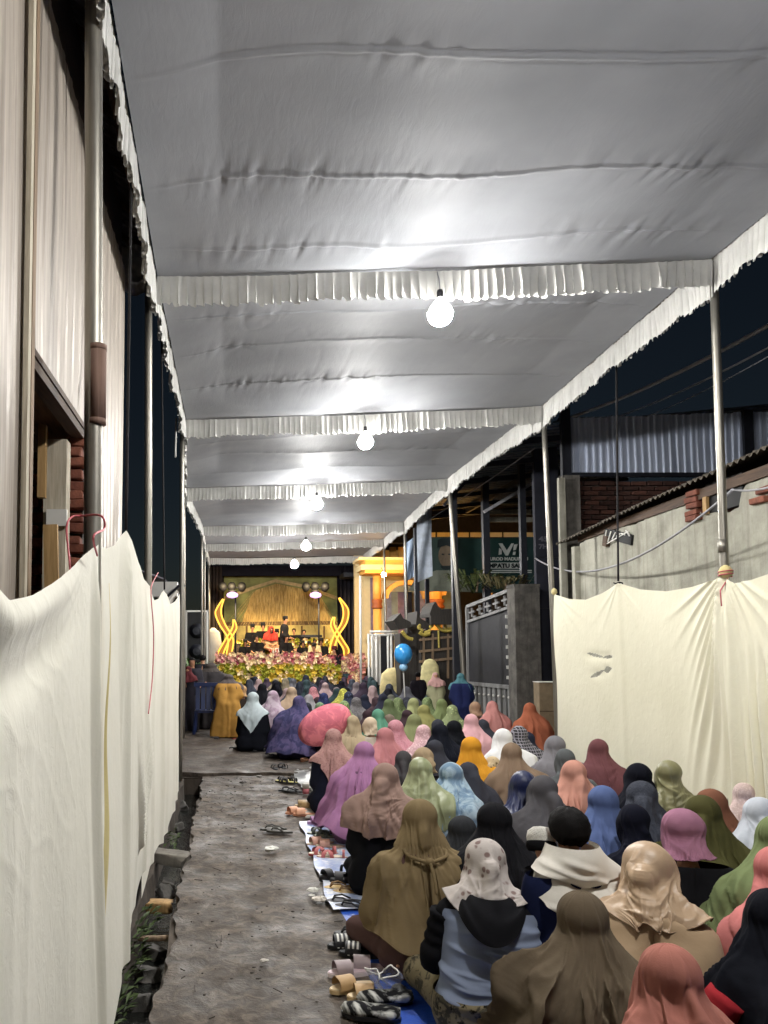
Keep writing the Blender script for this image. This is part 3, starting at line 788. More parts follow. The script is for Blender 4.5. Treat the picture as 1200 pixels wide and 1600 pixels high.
# ------------------------------------------------------------------ bulbs
bulb_px = [(688, 490, 5.96), (571, 690, 9.75), (495, 787, 13.8), (478, 853, 18.1), (460, 882, 21.5)]
M_HOUSE = emit('glowing_bulb_neck', (1.0, 0.985, 0.95, 1), BULB * .022)
M_GLOBE = emit('lit_globe_bulb', (1.0, 0.985, 0.95, 1), BULB)
bl = ['nearest lit globe bulb hanging under the first cross valance', 'second lit globe bulb from the camera, under the second valance',
      'third lit globe bulb down the tent', 'fourth lit globe bulb, small and close above the fifth', 'farthest lit globe bulb hanging just above the stage front', 'lit globe bulb above the camera outside the picture']
pts = [at(*p) for p in bulb_px] + [Vector((1.75, 1.85, 4.36))]
for i, p in enumerate(pts):
    t = thing('light_bulb', bl[i], 'lamp', (p.x, p.y, p.z + .16), 0, 'globe bulbs down the middle of the tent')
    rr = .098 if i in (0, 5) else .10 if i == 1 else .11
    MB().lathe([(rr, rr * .06), (rr, 0), (rr * .94, -rr * .34), (rr * .77, -rr * .64), (rr * .5, -rr * .866), (.004, -rr)], p, 16).build('globe', M_GLOBE, t, True)
    MB().lathe([(rr * .99, rr * .05), (rr * .98, rr * .12), (rr * .80, rr * .55), (rr * .45, rr * .95), (.022, rr * 1.3)], p, 16).build('housing', M_HOUSE, t, True)
    MB().lathe([(.024, 0), (.026, .05), (.02, .07), (.008, .075)], p + Vector((0, 0, rr * 1.24)), 10).build('socket', M_TRIM, t, True)
    MB().tube([p + Vector((0, 0, rr * 1.24 + .07)), p + Vector((.01, .05, .30)), p + Vector((.0, .09, .40))], .005, 6).build('cable', M_WIRE, t, True)
# ------------------------------------------------------------------ cloth screens
def screen_sheet(top_fn, bot_fn, y0, y1, X, ny, nz, disp, hole=None):
    yy = np.linspace(y0, y1, ny); t = np.linspace(0, 1, nz) ** 1.0
    Y = np.repeat(yy[None], nz, 0); Zt = np.array([top_fn(y) for y in yy]); Zb = np.array([bot_fn(y) for y in yy])
    Z = Zt[None] * (1 - t[:, None]) + Zb[None] * t[:, None]
    dX, dY, dZ = disp(Y, Z, Zt[None] + 0 * Z)
    Pm = np.stack([X + dX, Y + dY, Z + dZ], 2)
    keep = None
    if hole is not None:
        Yc = (Y[:-1, :-1] + Y[1:, 1:]) / 2; Zc = (Z[:-1, :-1] + Z[1:, 1:]) / 2; keep = ~hole(Yc, Zc)
    return MB().fast(Pm, False, keep)
def ridge(x, w): return np.where(x < 0, np.exp(-(x / w) ** 2), np.exp(-np.abs(x / (1.9 * w)) ** 1.4))
# left screen: top line follows the photo's tie points
XS = -.56
tl = [(0, 938), (40, 930), (75, 912), (110, 888), (140, 862), (157, 851), (170, 857), (183, 852), (197, 829), (205, 845), (215, 880), (226, 905), (236, 916)]
tl3 = [on_plane_x(px, py, XS) for px, py in tl]
ty = [1.2] + [p.y for p in tl3]; tz = [1.98] + [p.z for p in tl3]
tz[1] = tl3[0].z
y_end1 = ty[-1]
def disp_l(Y, Z, Zt):
    d = Zt - Z
    x = .012 * fbm(Y * 1.3, Z * .6, 0, 3, 2)
    y = 0 * Y; z = 0 * Y
    # seams / vertical hanging folds at the tie points
    for yc, A, w in ((3.26, .030, .022), (3.19, -.012, .03), (4.16, .030, .05), (4.02, -.014, .05), (5.2, .022, .05), (4.75, .014, .07)):
        x += A * ridge(Y - yc - .03 * np.sin(Z * 2.5), w) * np.clip(d / .25, .15, 1)
    # slack swag along the near top edge: cloth folded over itself
    near = np.clip((3.0 - Y) / .8, 0, 1)
    x += near * (.035 * np.exp(-((d - .05) / .06) ** 2) - .025 * np.exp(-((d - .22) / .07) ** 2))
    # pull creases fanning down-left from the tie at 3.2 m
    vy, vz = 3.15 - Y, 2.12 - Z; ang = np.arctan2(vy, vz); rad = np.hypot(vy, vz)
    for j in range(7):
        a = .35 + .13 * j; x += .004 * ridge((ang - a) / 1.0, .022) * np.exp(-(rad / .9) ** 2) * np.clip(rad / .12, 0, 1)
    vy, vz = Y - 4.15, 2.3 - Z; ang = np.arctan2(vy, vz); rad = np.hypot(vy, vz)
    for a in (-.10, .02, .14, .3, .5): x += .012 * ridge(ang - a, .02) * np.exp(-(rad / .8) ** 2) * np.clip(rad / .1, 0, 1)
    # nested U folds of slack cloth caught up low on the second piece
    u = (Y - 5.0) / .42; dd = Z - (.42 + .95 * np.abs(u) ** 1.7 + .12 * u)
    inside = np.exp(-(np.clip(np.abs(u) - .55, 0, 9) / .25) ** 2) * np.clip((dd + .02) / .05, 0, 1) * np.exp(-(dd / .34) ** 2)
    x += .022 * inside * (np.sin(dd * 2 * math.pi / .085 + 1.2 * u) * .5 + .5) ** 1.6 + .02 * inside
    # crumples low on the near cloth
    x += .003 * (1 - np.abs(vnoise(Y * 5 + Z * 4, Z * 4, 0, 9))) ** 9 * np.clip((3.3 - Y) / .8, 0, 1) * np.clip((Z - .7) / .4, 0, 1)
    x += .010 * (1 - np.abs(vnoise(Y * 3.3 + .1 * Z, Z * .35, 0, 19))) ** 3 * np.clip(d / .5, 0, 1)
    x += .035 * np.sin(Y * 2.2) * np.clip(d / 2.2, 0, 1) ** 2
    return x, y, z
scr = thing('cloth_screen', 'cream cloth screen tied up along the left side of the path, nearest piece', 'screen', (XS, 3.3, 0))
bot = lambda y: .10 + .03 * math.sin(y * 3) + (.10 if 3.7 < y < 4.3 else 0)
screen_sheet(lambda y: float(np.interp(y, ty, tz)), lambda y: float(np.interp(y, [1, 3.2, 3.7, 4.4, 4.85, 5.6], [.05, -.05, .02, .08, .16, .30])), 1.2, y_end1, XS, 330, 150, disp_l)  .build('cloth', M_SCREEN_L, scr, True)
# yellow lining strip in the seam between the two pieces
yl = np.linspace(0, 1, 40); Pm = np.zeros((40, 8, 3))
for j, t in enumerate(yl):
    wv = np.interp(t, [0, .4, .62, 1], [.01, .02, .05, .075])
    for i in range(8):
        u = i / 7 - .5; Pm[j, i] = (XS + .022 + .018 * math.cos(u * 5) * (t ** 1.0) + .008 * math.sin(t * 14), 3.42 + wv * u * 1.6 + .02 * math.sin(t * 6) - .06 * t, 1.98 * (1 - t) + .0)
MB().grid(Pm).build('lining_strip', M_YCLOTH, scr, True)
# the farther left screen with its gathered swag
tl2 = [(236, 916), (243, 938), (250, 936), (257, 922), (262, 928), (268, 944), (276, 940), (282, 928)]
p2 = [on_plane_x(px, py, XS - .01) for px, py in tl2]
t2y = [p.y for p in p2]; t2z = [p.z for p in p2]
def disp_l2(Y, Z, Zt):
    x = .015 * fbm(Y * 1.1, Z, 0, 13, 2)
    for yc, A, w in ((t2y[3], .03, .06), (t2y[3] + .5, .018, .09), (7.9, .022, .08), (8.3, .018, .06), (5.9, .02, .07)):
        x += A * ridge(Y - yc - .04 * np.sin(Z * 2.1), w) * np.clip((Zt - Z) / .3, .15, 1)
    return x, 0 * Y, 0 * Y
scr2 = thing('cloth_screen', 'farther cream cloth screen on the left, ending at the second slim pole', 'screen', (XS, 7.2, 0), 0)
screen_sheet(lambda y: float(np.interp(y, t2y, t2z)), lambda y: .05 + .04 * math.sin(y * 2.4), t2y[0] - .35, t2y[-1], XS - .02, 150, 120, disp_l2)  .build('cloth', M_SCREEN_L, scr2, True)
# right screen: one long cloth tied at the poles, fold fan at the near pole, slits torn in it
XR_ = 3.86
tr = [(866, 928), (890, 936), (915, 937), (940, 927), (966, 911), (1000, 921), (1040, 924), (1080, 917), (1115, 907), (1138, 897), (1150, 912), (1175, 906), (1200, 897)]
p3 = [on_plane_x(px, py, XR_) for px, py in tr]
r_y = [p.y for p in p3][::-1]; r_z = [p.z for p in p3][::-1]
tie = on_plane_x(1138, 897, XR_)
slits = [(on_plane_x(929, 1024, XR_), .20, .016, .12), (on_plane_x(948, 1026, XR_), .10, .017, -.05), (on_plane_x(932, 1053, XR_), .15, .024, -.28), (on_plane_x(947, 1046, XR_), .085, .030, -.15)]
def disp_r(Y, Z, Zt):
    x = .016 * fbm(Y * 1.2, Z * .8, 0, 23, 2)
    y = 0 * Y; z = 0 * Y
    vy, vz = Y - tie.y, tie.z - Z + .05; ang = np.arctan2(vy, vz); rad = np.hypot(vy, vz)
    for j, a in enumerate((.02, .10, .18, .27, .36, .46, .58, .74, .95, 1.2)):
        L = (1.2, 1.7, 1.9, 1.8, 1.5, 1.1, .9, .8, .8, .8)[j]
        x += -1.8 * (.020, .028, .032, .03, .026, .02, .016, .014, .012, .012)[j] * ridge(ang - a - .03 * np.sin(rad * 3 + j), .030) * np.exp(-(rad / L) ** 4) * np.clip(rad / .1, .1, 1)
    for a in (-.15, -.3, -.5, -.75, -1.0): x += -.026 * ridge(ang - a, .04) * np.exp(-(rad / .8) ** 2) * np.clip(rad / .1, .1, 1)
    # hanging bunch below the tie
    x += -.05 * np.exp(-((Y - tie.y + .02) / .05) ** 2) * np.clip((tie.z - Z) / .3, 0, 1)
    near = np.clip((tie.y - .08 - Y) / .15, 0, 1)
    x += near * .035 * np.sin(Y * 62 + 2 * np.sin(Z * 3)) * np.clip((tie.z - Z - .5) / .6, 0, 1)
    f = on_plane_x(966, 911, XR_); x += -.012 * ridge(Y - f.y, .05)
    vy2, vz2 = Y - f.y, f.z - Z; a2 = np.arctan2(vy2, vz2); r2 = np.hypot(vy2, vz2)
    for a in (-.9, -.6, .7, 1.0): x += -.010 * ridge(a2 - a, .05) * np.exp(-(r2 / .5) ** 2) * np.clip(r2 / .08, 0, 1)
    g = r_y[-1]; a3 = np.arctan2(g - Y, r_z[-1] - Z + .02); r3 = np.hypot(g - Y, r_z[-1] - Z)
    for a in (.7, .95, 1.15): x += -.010 * ridge(a3 - a, .04) * np.exp(-(r3 / .7) ** 2) * np.clip(r3 / .08, 0, 1)
    for p, L, w, an in slits: x += .012 * np.exp(-(((Y - p.y) / (L * .9)) ** 2 + ((Z - p.z) / .05) ** 2))
    y += .03 * np.sin(Z * 4) * np.clip((Y - r_y[-1] + .3) / .3, 0, 1)
    return x, y, z
def slit_hole(Y, Z):
    m = np.zeros_like(Y, bool)
    for p, L, w, an in slits:
        dy, dz = Y - p.y, Z - p.z; u = (dy * math.cos(an) + dz * math.sin(an)) / L; v = (-dy * math.sin(an) + dz * math.cos(an)) / w
        m |= (np.abs(u) < 1) & (np.abs(v) < (1 - u * u) * (1.0 + .3 * u))
    return m
scr3 = thing('cloth_screen', 'pale yellow cloth screen with torn slits along the right wall', 'screen', (XR_, 7.2, 0))
screen_sheet(lambda y: float(np.interp(y, r_y, r_z)), lambda y: .12 + .05 * math.sin(y * 3.3) + .25 * math.exp(-((y - tie.y + .25) / .25) ** 2), r_y[0] - .8, r_y[-1], XR_, 330, 190, disp_r, slit_hole)  .build('cloth', M_SCREEN_R, scr3, True)
k = tie + Vector((-.02, 0, -.01))
MB().lathe([(.02, -.04), (.045, -.02), (.05, .015), (.03, .05), (.008, .06)], k + Vector((0, 0, .02)), 12).build('tied_knot', M_YCLOTH, scr3, True)
MB().tube([k + Vector((.05 * math.cos(a), .05 * math.sin(a), -.01 + .004 * a)) for a in np.linspace(0, 12, 40)] + [k + Vector((-.06, -.02, -.12)), k + Vector((-.055, -.02, -.24))], .005, 6).build('twine', M_PINK, scr3, True)
g = p3[0]
MB().lathe([(.015, -.03), (.035, -.01), (.03, .03), (.006, .05)], g + Vector((0.0, .0, .02)), 10).build('tied_knot', M_YCLOTH, scr3, True)
f = on_plane_x(966, 911, XR_)
MB().tube([f + Vector((.03 * math.cos(a) * 1.4, .03 * math.sin(a), .006 * math.sin(a * 3))) for a in np.linspace(0, 9, 24)], .006, 6).build('tied_knot', M_ROPE, scr3, True)

# twine ties on the left screen
def twine(name, label, pts, r=.006, mat=None, cat='twine'):
    return tag(MB().tube(pts, r, 6).build(name, mat or M_PINK, None, True), label, cat)
P_ = lambda px, py, x: on_plane_x(px, py, x)
def smooth_pts(pts, n=6):
    pts = [Vector(p) for p in pts]; out = []
    for i in range(len(pts) - 1):
        p0, p1, p2, p3 = pts[max(i - 1, 0)], pts[i], pts[i + 1], pts[min(i + 2, len(pts) - 1)]
        for k in range(n):
            t = k / n
            out.append(.5 * ((2 * p1) + (p2 - p0) * t + (2 * p0 - 5 * p1 + 4 * p2 - p3) * t * t + (3 * p1 - p0 - 3 * p2 + p3) * t ** 3))
    return out + [pts[-1]]
twine('pink_twine', 'pink plastic twine looped round the big galvanised pipe', smooth_pts([(a[0], a[1], a[2]) for a in
      [tuple(P_(152, 868, -.52)), tuple(P_(146, 838, -.50)), tuple(P_(163, 826, -.50)), tuple(P_(158, 806, -.51)), tuple(P_(128, 806, -.64)), tuple(P_(112, 808, -.66)), tuple(P_(104, 825, -.66)), tuple(P_(108, 870, -.64)), tuple(P_(110, 893, -.58))]]), .0045)
twine('pink_twine', 'pink twine hanging down the screen at the first slim pole', smooth_pts([P_(247, 895, -.56), P_(238, 912, -.53), P_(236, 930, -.52), P_(240, 990, -.52), P_(238, 1060, -.53), P_(232, 1115, -.53)]), .004)
# dangling black straps and ropes
def rope(label, a, b2, r=.007, sag=0.0, mat=None, name='rope', cat='rope', n=14):
    pts = sag_line(Vector(a), Vector(b2), n, sag)
    return tag(MB().tube(pts, r, 6).build(name, mat or M_ROPE, None, True), label, cat)
rope('black rope hanging beside the zinc wall to the highest screen peak', (XS - .06, at(200, 200, 4.7).y, 5.3), P_(197, 828, XS), .009)
rope('thin black rope hanging between the two nearest left poles', (-.66, 7.2, 4.9), P_(257, 921, XS), .008)
rope('dark rope dropping from the right valance to the screen', at(963, 572, 8.0), on_plane_x(966, 908, XR_), .010)
rope('thin loose cord hanging from the second left valance end', LP[9.85] + Vector((-.1, -.4, -.1)), LP[9.85] + Vector((-.11, -.4, -.6)), .010, 0, M_WHITE)
# cables over the right wall
rope('grey power cable rising to the right above the zinc fence', at(865, 660, 12.2), at(1230, 492, 7.4), .022, .10, M_WIRE, 'power_cable', 'cable', 24)
rope('thin lower power cable of the pair above the zinc fence', at(930, 662, 12.4), at(1230, 527, 7.6), .011, .08, M_WIRE, 'power_cable', 'cable', 24)
rope('faint third power cable just under the pair over the fence', at(960, 668, 12.6), at(1230, 540, 7.7), .006, .08, M_WIRE, 'power_cable', 'cable', 24)
rope('slack cable across the grey plaster wall behind the right screen', at(836, 872, 12.5), at(1145, 765, 6.3), .012, .42, M_WIRE, 'power_cable', 'cable', 30)
rope('thin cable from the near right pole to the picture edge', at(1143, 765, 6.2), at(1230, 752, 5.3), .008, .03, M_WIRE, 'power_cable', 'cable', 14)
rope('sloping wire stretched under the valance by the steel canopy', at(836, 700, 12.2), at(655, 822, 17.8), .012, .02, M_WIRE, 'power_cable', 'cable', 16)

# ------------------------------------------------------------------ corrugated sheet
def sheet(mbx, o, du, dv, w, h, pitch=.09, rib=.014, nrm=None, ragged=0.0, seed=0, th=.0):
    """trapezoid-ribbed sheet from corner o, width along du, height along dv"""
    o, du, dv = Vector(o), Vector(du).normalized(), Vector(dv).normalized(); nn = Vector(nrm) if nrm else du.cross(dv)
    us, hs = [], []; x = 0.0
    while x < w - 1e-6:
        for f, z in ((0, 0), (.55, 0), (.68, 1), (.87, 1)):
            if x + f * pitch <= w: us.append(x + f * pitch); hs.append(z * rib)
        x += pitch
    us.append(w); hs.append(0)
    rs = np.random.RandomState(seed); nz = 7; Pm = np.zeros((nz, len(us), 3))
    for j in range(nz):
        t = j / (nz - 1)
        for i, (u_, z) in enumerate(zip(us, hs)):
            rag = ragged * (vnoise(u_ * 6, seed, 0, seed) + .4 * rs.uniform(-1, 1)) if j == 0 else 0
            p = o + du * u_ + dv * (t * h + float(rag)) + nn * (z + .006 * math.sin(t * 5 + u_ * 3 + seed))
            Pm[j, i] = p
    return mbx.grid(Pm)

# ------------------------------------------------------------------ left zinc house
XZ = -.82
house = thing('zinc_clad_house', 'tall house clad in old zinc sheets on the left with an open stall under it', 'house', (XZ, 4, 0))
yz = lambda px: on_plane_x(px, 900, XZ).y
def zsheet(y0, y1, z0, z1, seed, ragged=0, mat=None, nm='zinc_sheet'):
    return sheet(MB(), (XZ, y0, z0), (0, 1, 0), (0, 0, 1), y1 - y0, z1 - z0, .16, .005, (1, 0, 0), ragged, seed).build(nm, mat or M_ZINC_L, house)
ya = yz(31)
zsheet(.6, 1.9, .1, 5.0, 1); zsheet(1.88, ya - .02, .1, 5.0, 2)
MB().box((XZ + .02, ya + .005, 2.5), (.035, .045, 5.0)).build('corner_trim', M_WOOD_B, house)
MB().box((XZ + .03, ya - .06, 2.5), (.02, .04, 5.0)).build('corner_trim', M_WOOD_P, house)
yb, yc, yd = ya + .04, yz(134), yz(190)
zlo, zhi = 2.89, 4.62
zsheet(yb, yb + (yc - yb) * .5, zlo, zhi, 3, .014); zsheet(yb + (yc - yb) * .5 - .015, yc, zlo - .01, zhi - .01, 4, .014)
zsheet(yc - .015, yd, .1, zhi - .02, 5)
MB().box((XZ - .015, (ya + yc) / 2, zlo - .03), (.07, yc - ya, .05)).build('lintel_beam', M_WOOD_D, house)
MB().box((XZ + .010, (yb + yc) / 2, zlo + .005), (.034, yc - yb, .03)).build('lintel_board', M_WOOD_D, house)
for i in range(4): MB().box((XZ - .16 - .25 * i, (ya + 5.6) / 2, zlo + .02), (.24, 5.6 - ya, .02)).build('soffit_board', m_wood('soffit_plank', (104, 76, 50), (150, 114, 78), 'Y') if i == 0 else bpy.data.materials['soffit_plank'], house)
def stick(px, py0, py1, Y, w_, d_, nm, mt, rot=None):
    a, b2 = at(px, py0, Y), at(px, py1, Y); return MB().box((a.x, Y, (a.z + b2.z) / 2), (w_, d_, a.z - b2.z), rot).build(nm, mt, house)
stick(90, 690, 1300, 4.05, .118, .10, 'timber_post', M_WOOD_P); stick(89, 796, 822, 3.985, .105, .02, 'patch_board', M_WHITE)
stick(67, 665, 778, 3.95, .040, .035, 'hanging_plank', M_WOOD_Y); stick(84, 820, 1100, 3.88, .07, .03, 'leaning_plank', M_WOOD_Y, (0, R(-2), 0)); stick(37, 755, 888, 3.70, .052, .02, 'inner_board', M_WOOD_P)
MB().box((XZ - .95, 4.3, 1.5), (.06, 3.2, 2.9)).build('inner_wall', M_MORTAR, house)
MB().box((XZ - .50, 4.56, 1.45), (.92, .06, 2.8)).build('inner_wall', M_MORTAR, house)
def brick_mesh(d, seed, mat, name='brick'):
    rs = np.random.RandomState(seed); bm = bmesh.new(); bmesh.ops.create_cube(bm, size=1)
    for v in bm.verts: v.co = Vector((v.co.x * d[0], v.co.y * d[1], v.co.z * d[2])) + Vector(rs.uniform(-.004, .004, 3))
    bmesh.ops.bevel(bm, geom=list(bm.edges), offset=.006, segments=1, affect='EDGES')
    me = bpy.data.meshes.new(name); bm.to_mesh(me); bm.free(); me.materials.append(mat); return me
bms = [brick_mesh((.20, .095, .055), s, M_BRICK) for s in range(4)]
bmp = [brick_mesh((.11, .08, .05), 20 + s, M_BRICK) for s in range(4)]
bmd = [brick_mesh((.21, .10, .06), 10 + s, M_BRICKD) for s in range(4)]
def put_brick(parent, p, rz=0, ms=bms, jit=.008, tilt=.02):
    o = link('brick', random.choice(ms), parent, Vector(p) - parent_loc(parent) + Vector([random.uniform(-jit, jit) for _ in range(3)]))
    o.rotation_euler = (random.uniform(-tilt, tilt), random.uniform(-tilt, tilt), rz + random.uniform(-tilt, tilt)); return o
pier = at(118, 800, 4.2)
for r_ in range(28): put_brick(house, (pier.x + (.015 if r_ % 2 else -.015), 4.2, 1.2 + r_ * .06), 0, bmp, .010, .08)
MB().box((pier.x - .01, 4.27, 1.9), (.09, .08, 1.9)).build('pier_core', M_MORTAR, house)
for r_ in range(13):
    for c_ in range(3): put_brick(house, (XZ - .74 + c_ * .225 + (.11 if r_ % 2 else 0), 4.51, 1.85 + r_ * .076), 0, bms, .008, .03)
for i in range(5):
    y0 = 3.6 + i * .75
    sheet(MB(), (-1.35, y0, 5.62), (0, 1, 0), (1.0, 0, -.70), .77, .78, .09, .015, None, 0, i).build('roof_sheet', m_zinc('dark_roof_zinc', (84, 82, 88), (124, 122, 130), .5, .2, .3) if i == 0 else bpy.data.materials['dark_roof_zinc'], house)
for i in range(7): y0 = 3.65 + i * .58; MB().bar((-1.3, y0, 5.52), (-.70, y0, 5.10), .035, .05).build('rafter', M_WOOD_D, house)
for (x, z) in ((-.73, 5.08), (-1.0, 5.27), (-1.25, 5.44)): MB().box((x, 5.4, z), (.035, 3.7, .035)).build('purlin', M_WOOD_D, house)
MB().box((XZ - .04, (ya + yd) / 2, 4.85), (.04, yd - ya, .46)).build('wall_plate', M_WOOD_D, house)
tp = np.zeros((14, 14, 3)); ta, tb_ = at(186, 382, 6.2), at(236, 456, 6.2)
for j in range(14):
    for i in range(14):
        u, v = i / 13, j / 13; tp[j, i] = (ta.x + (tb_.x - ta.x) * u + .015 * math.sin(v * 7), 6.2 + .04 * math.sin(u * 9 + v * 4) + .02 * math.sin(v * 15), ta.z + (tb_.z - ta.z) * v - .03 * u)
tag(MB().grid(tp).build('grey_tarpaulin', plain('dull_grey_tarp', srgb(150, 148, 148), .45, 0, .2, 6, .3), None, True), 'crumpled grey tarpaulin scrap hanging under the left eave', 'tarpaulin')

# dim house farther on the left, behind the screens
far = thing('low_house', 'low dark house with pale ledge beyond the left screens', 'house', (-2.6, 16, 0))
MB().box((-3.1, 16.5, 1.3), (3.2, 5, 2.6)).build('wall', M_DARKCONC, far)
MB().box((-2.9, 13.9, 2.72), (3.9, .3, .26)).build('pale_ledge', M_WHITE, far)
sheet(MB(), (-1.2, 13.8, 2.90), (0, 1, 0), (-1, 0, .35), 5.4, 3.4, .2, .03).build('roof_sheet', bpy.data.materials['dark_roof_zinc'], far)
MB().box((-1.05, 13.7, 2.55), (.05, .6, .5), (0, R(35), 0)).build('broken_awning', M_WHITE, far)
MB().box((-.98, 13.65, 2.66), (.04, .66, .36), (R(8), R(48), 0)).build('awning_frame', M_STEEL, far)

# ------------------------------------------------------------------ right wall, fence and brick gable
XW = 4.72
shed = thing('plaster_shed', 'low shed with stained grey plaster wall and ragged top behind the right screen', 'shed', (XW, 8.5, 0))
ywl = [on_plane_x(px, 850, XW).y for px in (905, 1200)]
wy = np.linspace(5.0, ywl[0], 90)
top_px = [(1230, 722), (1200, 735), (1185, 752), (1163, 753), (1155, 792), (1140, 800), (1112, 800), (1098, 806), (1085, 785), (1075, 782), (1060, 790), (1020, 797), (1008, 812), (985, 822), (960, 826), (928, 838), (905, 850)]
tw = [on_plane_x(px, py, XW) for px, py in top_px]
twy, twz = [p.y for p in tw], [p.z for p in tw]
P0 = np.zeros((24, 90, 3))
vent = (on_plane_x(962, 840, XW), .40, .10)
for j in range(24):
    for i, y in enumerate(wy):
        zt = float(np.interp(y, twy, twz)) + .012 * float(vnoise(y * 22, 1, 0, 5)); t = j / 23
        z = zt * (1 - t) - .1 * t
        P0[j, i] = (XW + .012 * math.sin(y * 46) * (1 if t < .75 else 1) * .5 + .006 * float(vnoise(y * 5, z * 5, 0, 8)), y, z)
o = MB().grid(P0).build('plaster_wall', M_PALECONC, shed, True)
MB().box((XW + .13, (5 + ywl[0]) / 2, 1.35), (.2, ywl[0] - 5.02, 2.7)).build('wall_core', M_DARKCONC, shed)
MB().box((XW + .05, ywl[0] + .04, 1.5), (.24, .09, 3.1)).build('wall_end', M_PALECONC, shed)
# broken vent with wires; a black box stands for the shade in its hole
vc = on_plane_x(968, 838, XW)
MB().box((XW - .012, vc.y, vc.z), (.03, .66, .12), (R(16), 0, 0)).build('vent_hole_shade', M_BLACK, shed)
for i in range(6): MB().bar((XW - .032, vc.y - .3 + .11 * i, vc.z - .04 + .03 * i), (XW - .035, vc.y - .22 + .11 * i, vc.z + .04 - .02 * i), .012).build('vent_wire', M_WHITE, shed)
MB().bar((XW - .034, vc.y - .28, vc.z + .02), (XW - .034, vc.y + .26, vc.z - .06), .012).build('vent_wire', M_WHITE, shed)
MB().box((XW - .025, vc.y + .28, vc.z - .02), (.05, .10, .13), (R(16), 0, 0)).build('vent_block', M_WOOD_D, shed)
# exposed bricks and a black box for the shade in the ragged top's gap
gy = on_plane_x(1125, 778, XW)
MB().box((XW + .03, on_plane_x(1130, 780, XW).y, gy.z + .03), (.05, .55, .30)).build('gap', M_BLACK, shed)
for r_ in range(5): put_brick(shed, (XW - .005 + .01 * (r_ % 2), on_plane_x(1087, 780, XW).y + .03 * (r_ % 2), gy.z - .14 + r_ * .066), R(90), bms, .006, .05)
put_brick(shed, on_plane_x(1198, 765, XW), R(90)); put_brick(shed, on_plane_x(1194, 775, XW) + Vector((0, .05, -.03)), R(90))
pb = on_plane_x(1106, 790, XW); MB().box((XW - .02, pb.y, pb.z), (.03, .06, .17)).build('timber_peg', M_WOOD_Y, shed)
# corrugated roof edge: a dark wavy line above the wall
wr = np.zeros((4, 260, 3)); yr = np.linspace(4.6, on_plane_x(903, 838, XW - .1).y + .6, 260)
for i, y in enumerate(yr):
    zt = float(np.interp(y, [4.6, on_plane_x(1200, 705, 4.6).y, on_plane_x(1120, 742, 4.6).y, on_plane_x(1000, 793, 4.6).y, on_plane_x(905, 838, 4.6).y, 12.5], [3.35, on_plane_x(1200, 700, 4.6).z, on_plane_x(1120, 738, 4.6).z, on_plane_x(1000, 790, 4.6).z, on_plane_x(905, 835, 4.6).z, 3.0]))
    wv = .018 * math.sin(y * 2 * math.pi / .09)
    wr[0, i] = (4.58, y, zt + wv); wr[1, i] = (4.58, y, zt + wv + .012); wr[2, i] = (5.2, y, zt + .16 + wv); wr[3, i] = (6.2, y, zt + .42 + wv)
MB().grid(wr).build('corrugated_roof', m_zinc('mossy_asbestos', (58, 52, 46), (104, 96, 84), .85, 0, .4), shed, True)
MB().box((XW + .02, (5 + ywl[0]) / 2, 3.22), (.08, ywl[0] - 5, .10), (R(-1.3), 0, 0)).build('eave_beam', M_WOOD_D, shed)

YF = 11.3
fence = thing('zinc_fence', 'upper fence of blue grey zinc sheets above the brick gable on the right', 'fence', (7.5, YF, 0))
fz0, fz1 = at(1000, 742, YF).z, at(1000, 648, YF).z
x0 = at(886, 700, YF).x
for i in range(7):
    xx = x0 + i * .62
    if i == 5: xx += .1
    sheet(MB(), (xx, YF + .01 * (i % 2), fz0 - .04), (1, 0, 0), (0, 0, 1), .64, fz1 - fz0 + .02 * i, .106, .02, (0, -1, 0), 0, 30 + i).build('zinc_sheet', M_ZINC_B, fence)
MB().box((x0 + 2.2, YF - .05, fz0 - .01), (4.6, .05, .06)).build('bottom_rail', M_STEEL, fence)
MB().box((x0 + 2.2, YF + .05, fz1 - .05), (4.6, .04, .05)).build('top_rail', M_STEEL, fence)
MB().box((at(1165, 690, YF).x, YF - .06, (fz0 + fz1) / 2), (.14, .05, fz1 - fz0 + .1)).build('fence_post', M_STEEL, fence)
MB().box((x0 - .05, YF - .06, (fz0 + fz1) / 2 + .1), (.13, .08, fz1 - fz0 + .35)).build('fence_post', M_STEEL, fence)
gable = thing('brick_wall', 'grimy brick wall under the blue grey zinc fence', 'wall', (7, YF, 0))
MB().box((x0 + 2.2, YF + .10, (fz0 - .1) / 2), (4.5, .12, fz0 - .1)).build('mortar_core', M_MORTAR, gable)
for r_ in range(18):
    for c_ in range(14):
        z = fz0 - .13 - r_ * .072; x = x0 + .1 + c_ * .235 + (.117 if r_ % 2 else 0)
        if x - x0 > 2.9: continue
        put_brick(gable, (x, YF + .03, z), 0, bmd, .004, .008)
cp = thing('concrete_post', 'rough concrete corner post left of the brick wall', 'post', (at(888, 800, 11.1).x, 11.1, 0))
MB().box((at(889, 800, 11.1).x, 11.1, at(889, 745, 11.1).z / 2), (.24, .22, at(889, 745, 11.1).z)).build('post', M_DARKCONC, cp)
MB().box((at(878, 800, 10.95).x, 10.95, at(878, 747, 10.95).z / 2), (.09, .06, at(878, 747, 10.95).z)).build('pale_cover_strip', M_PALECONC, cp)
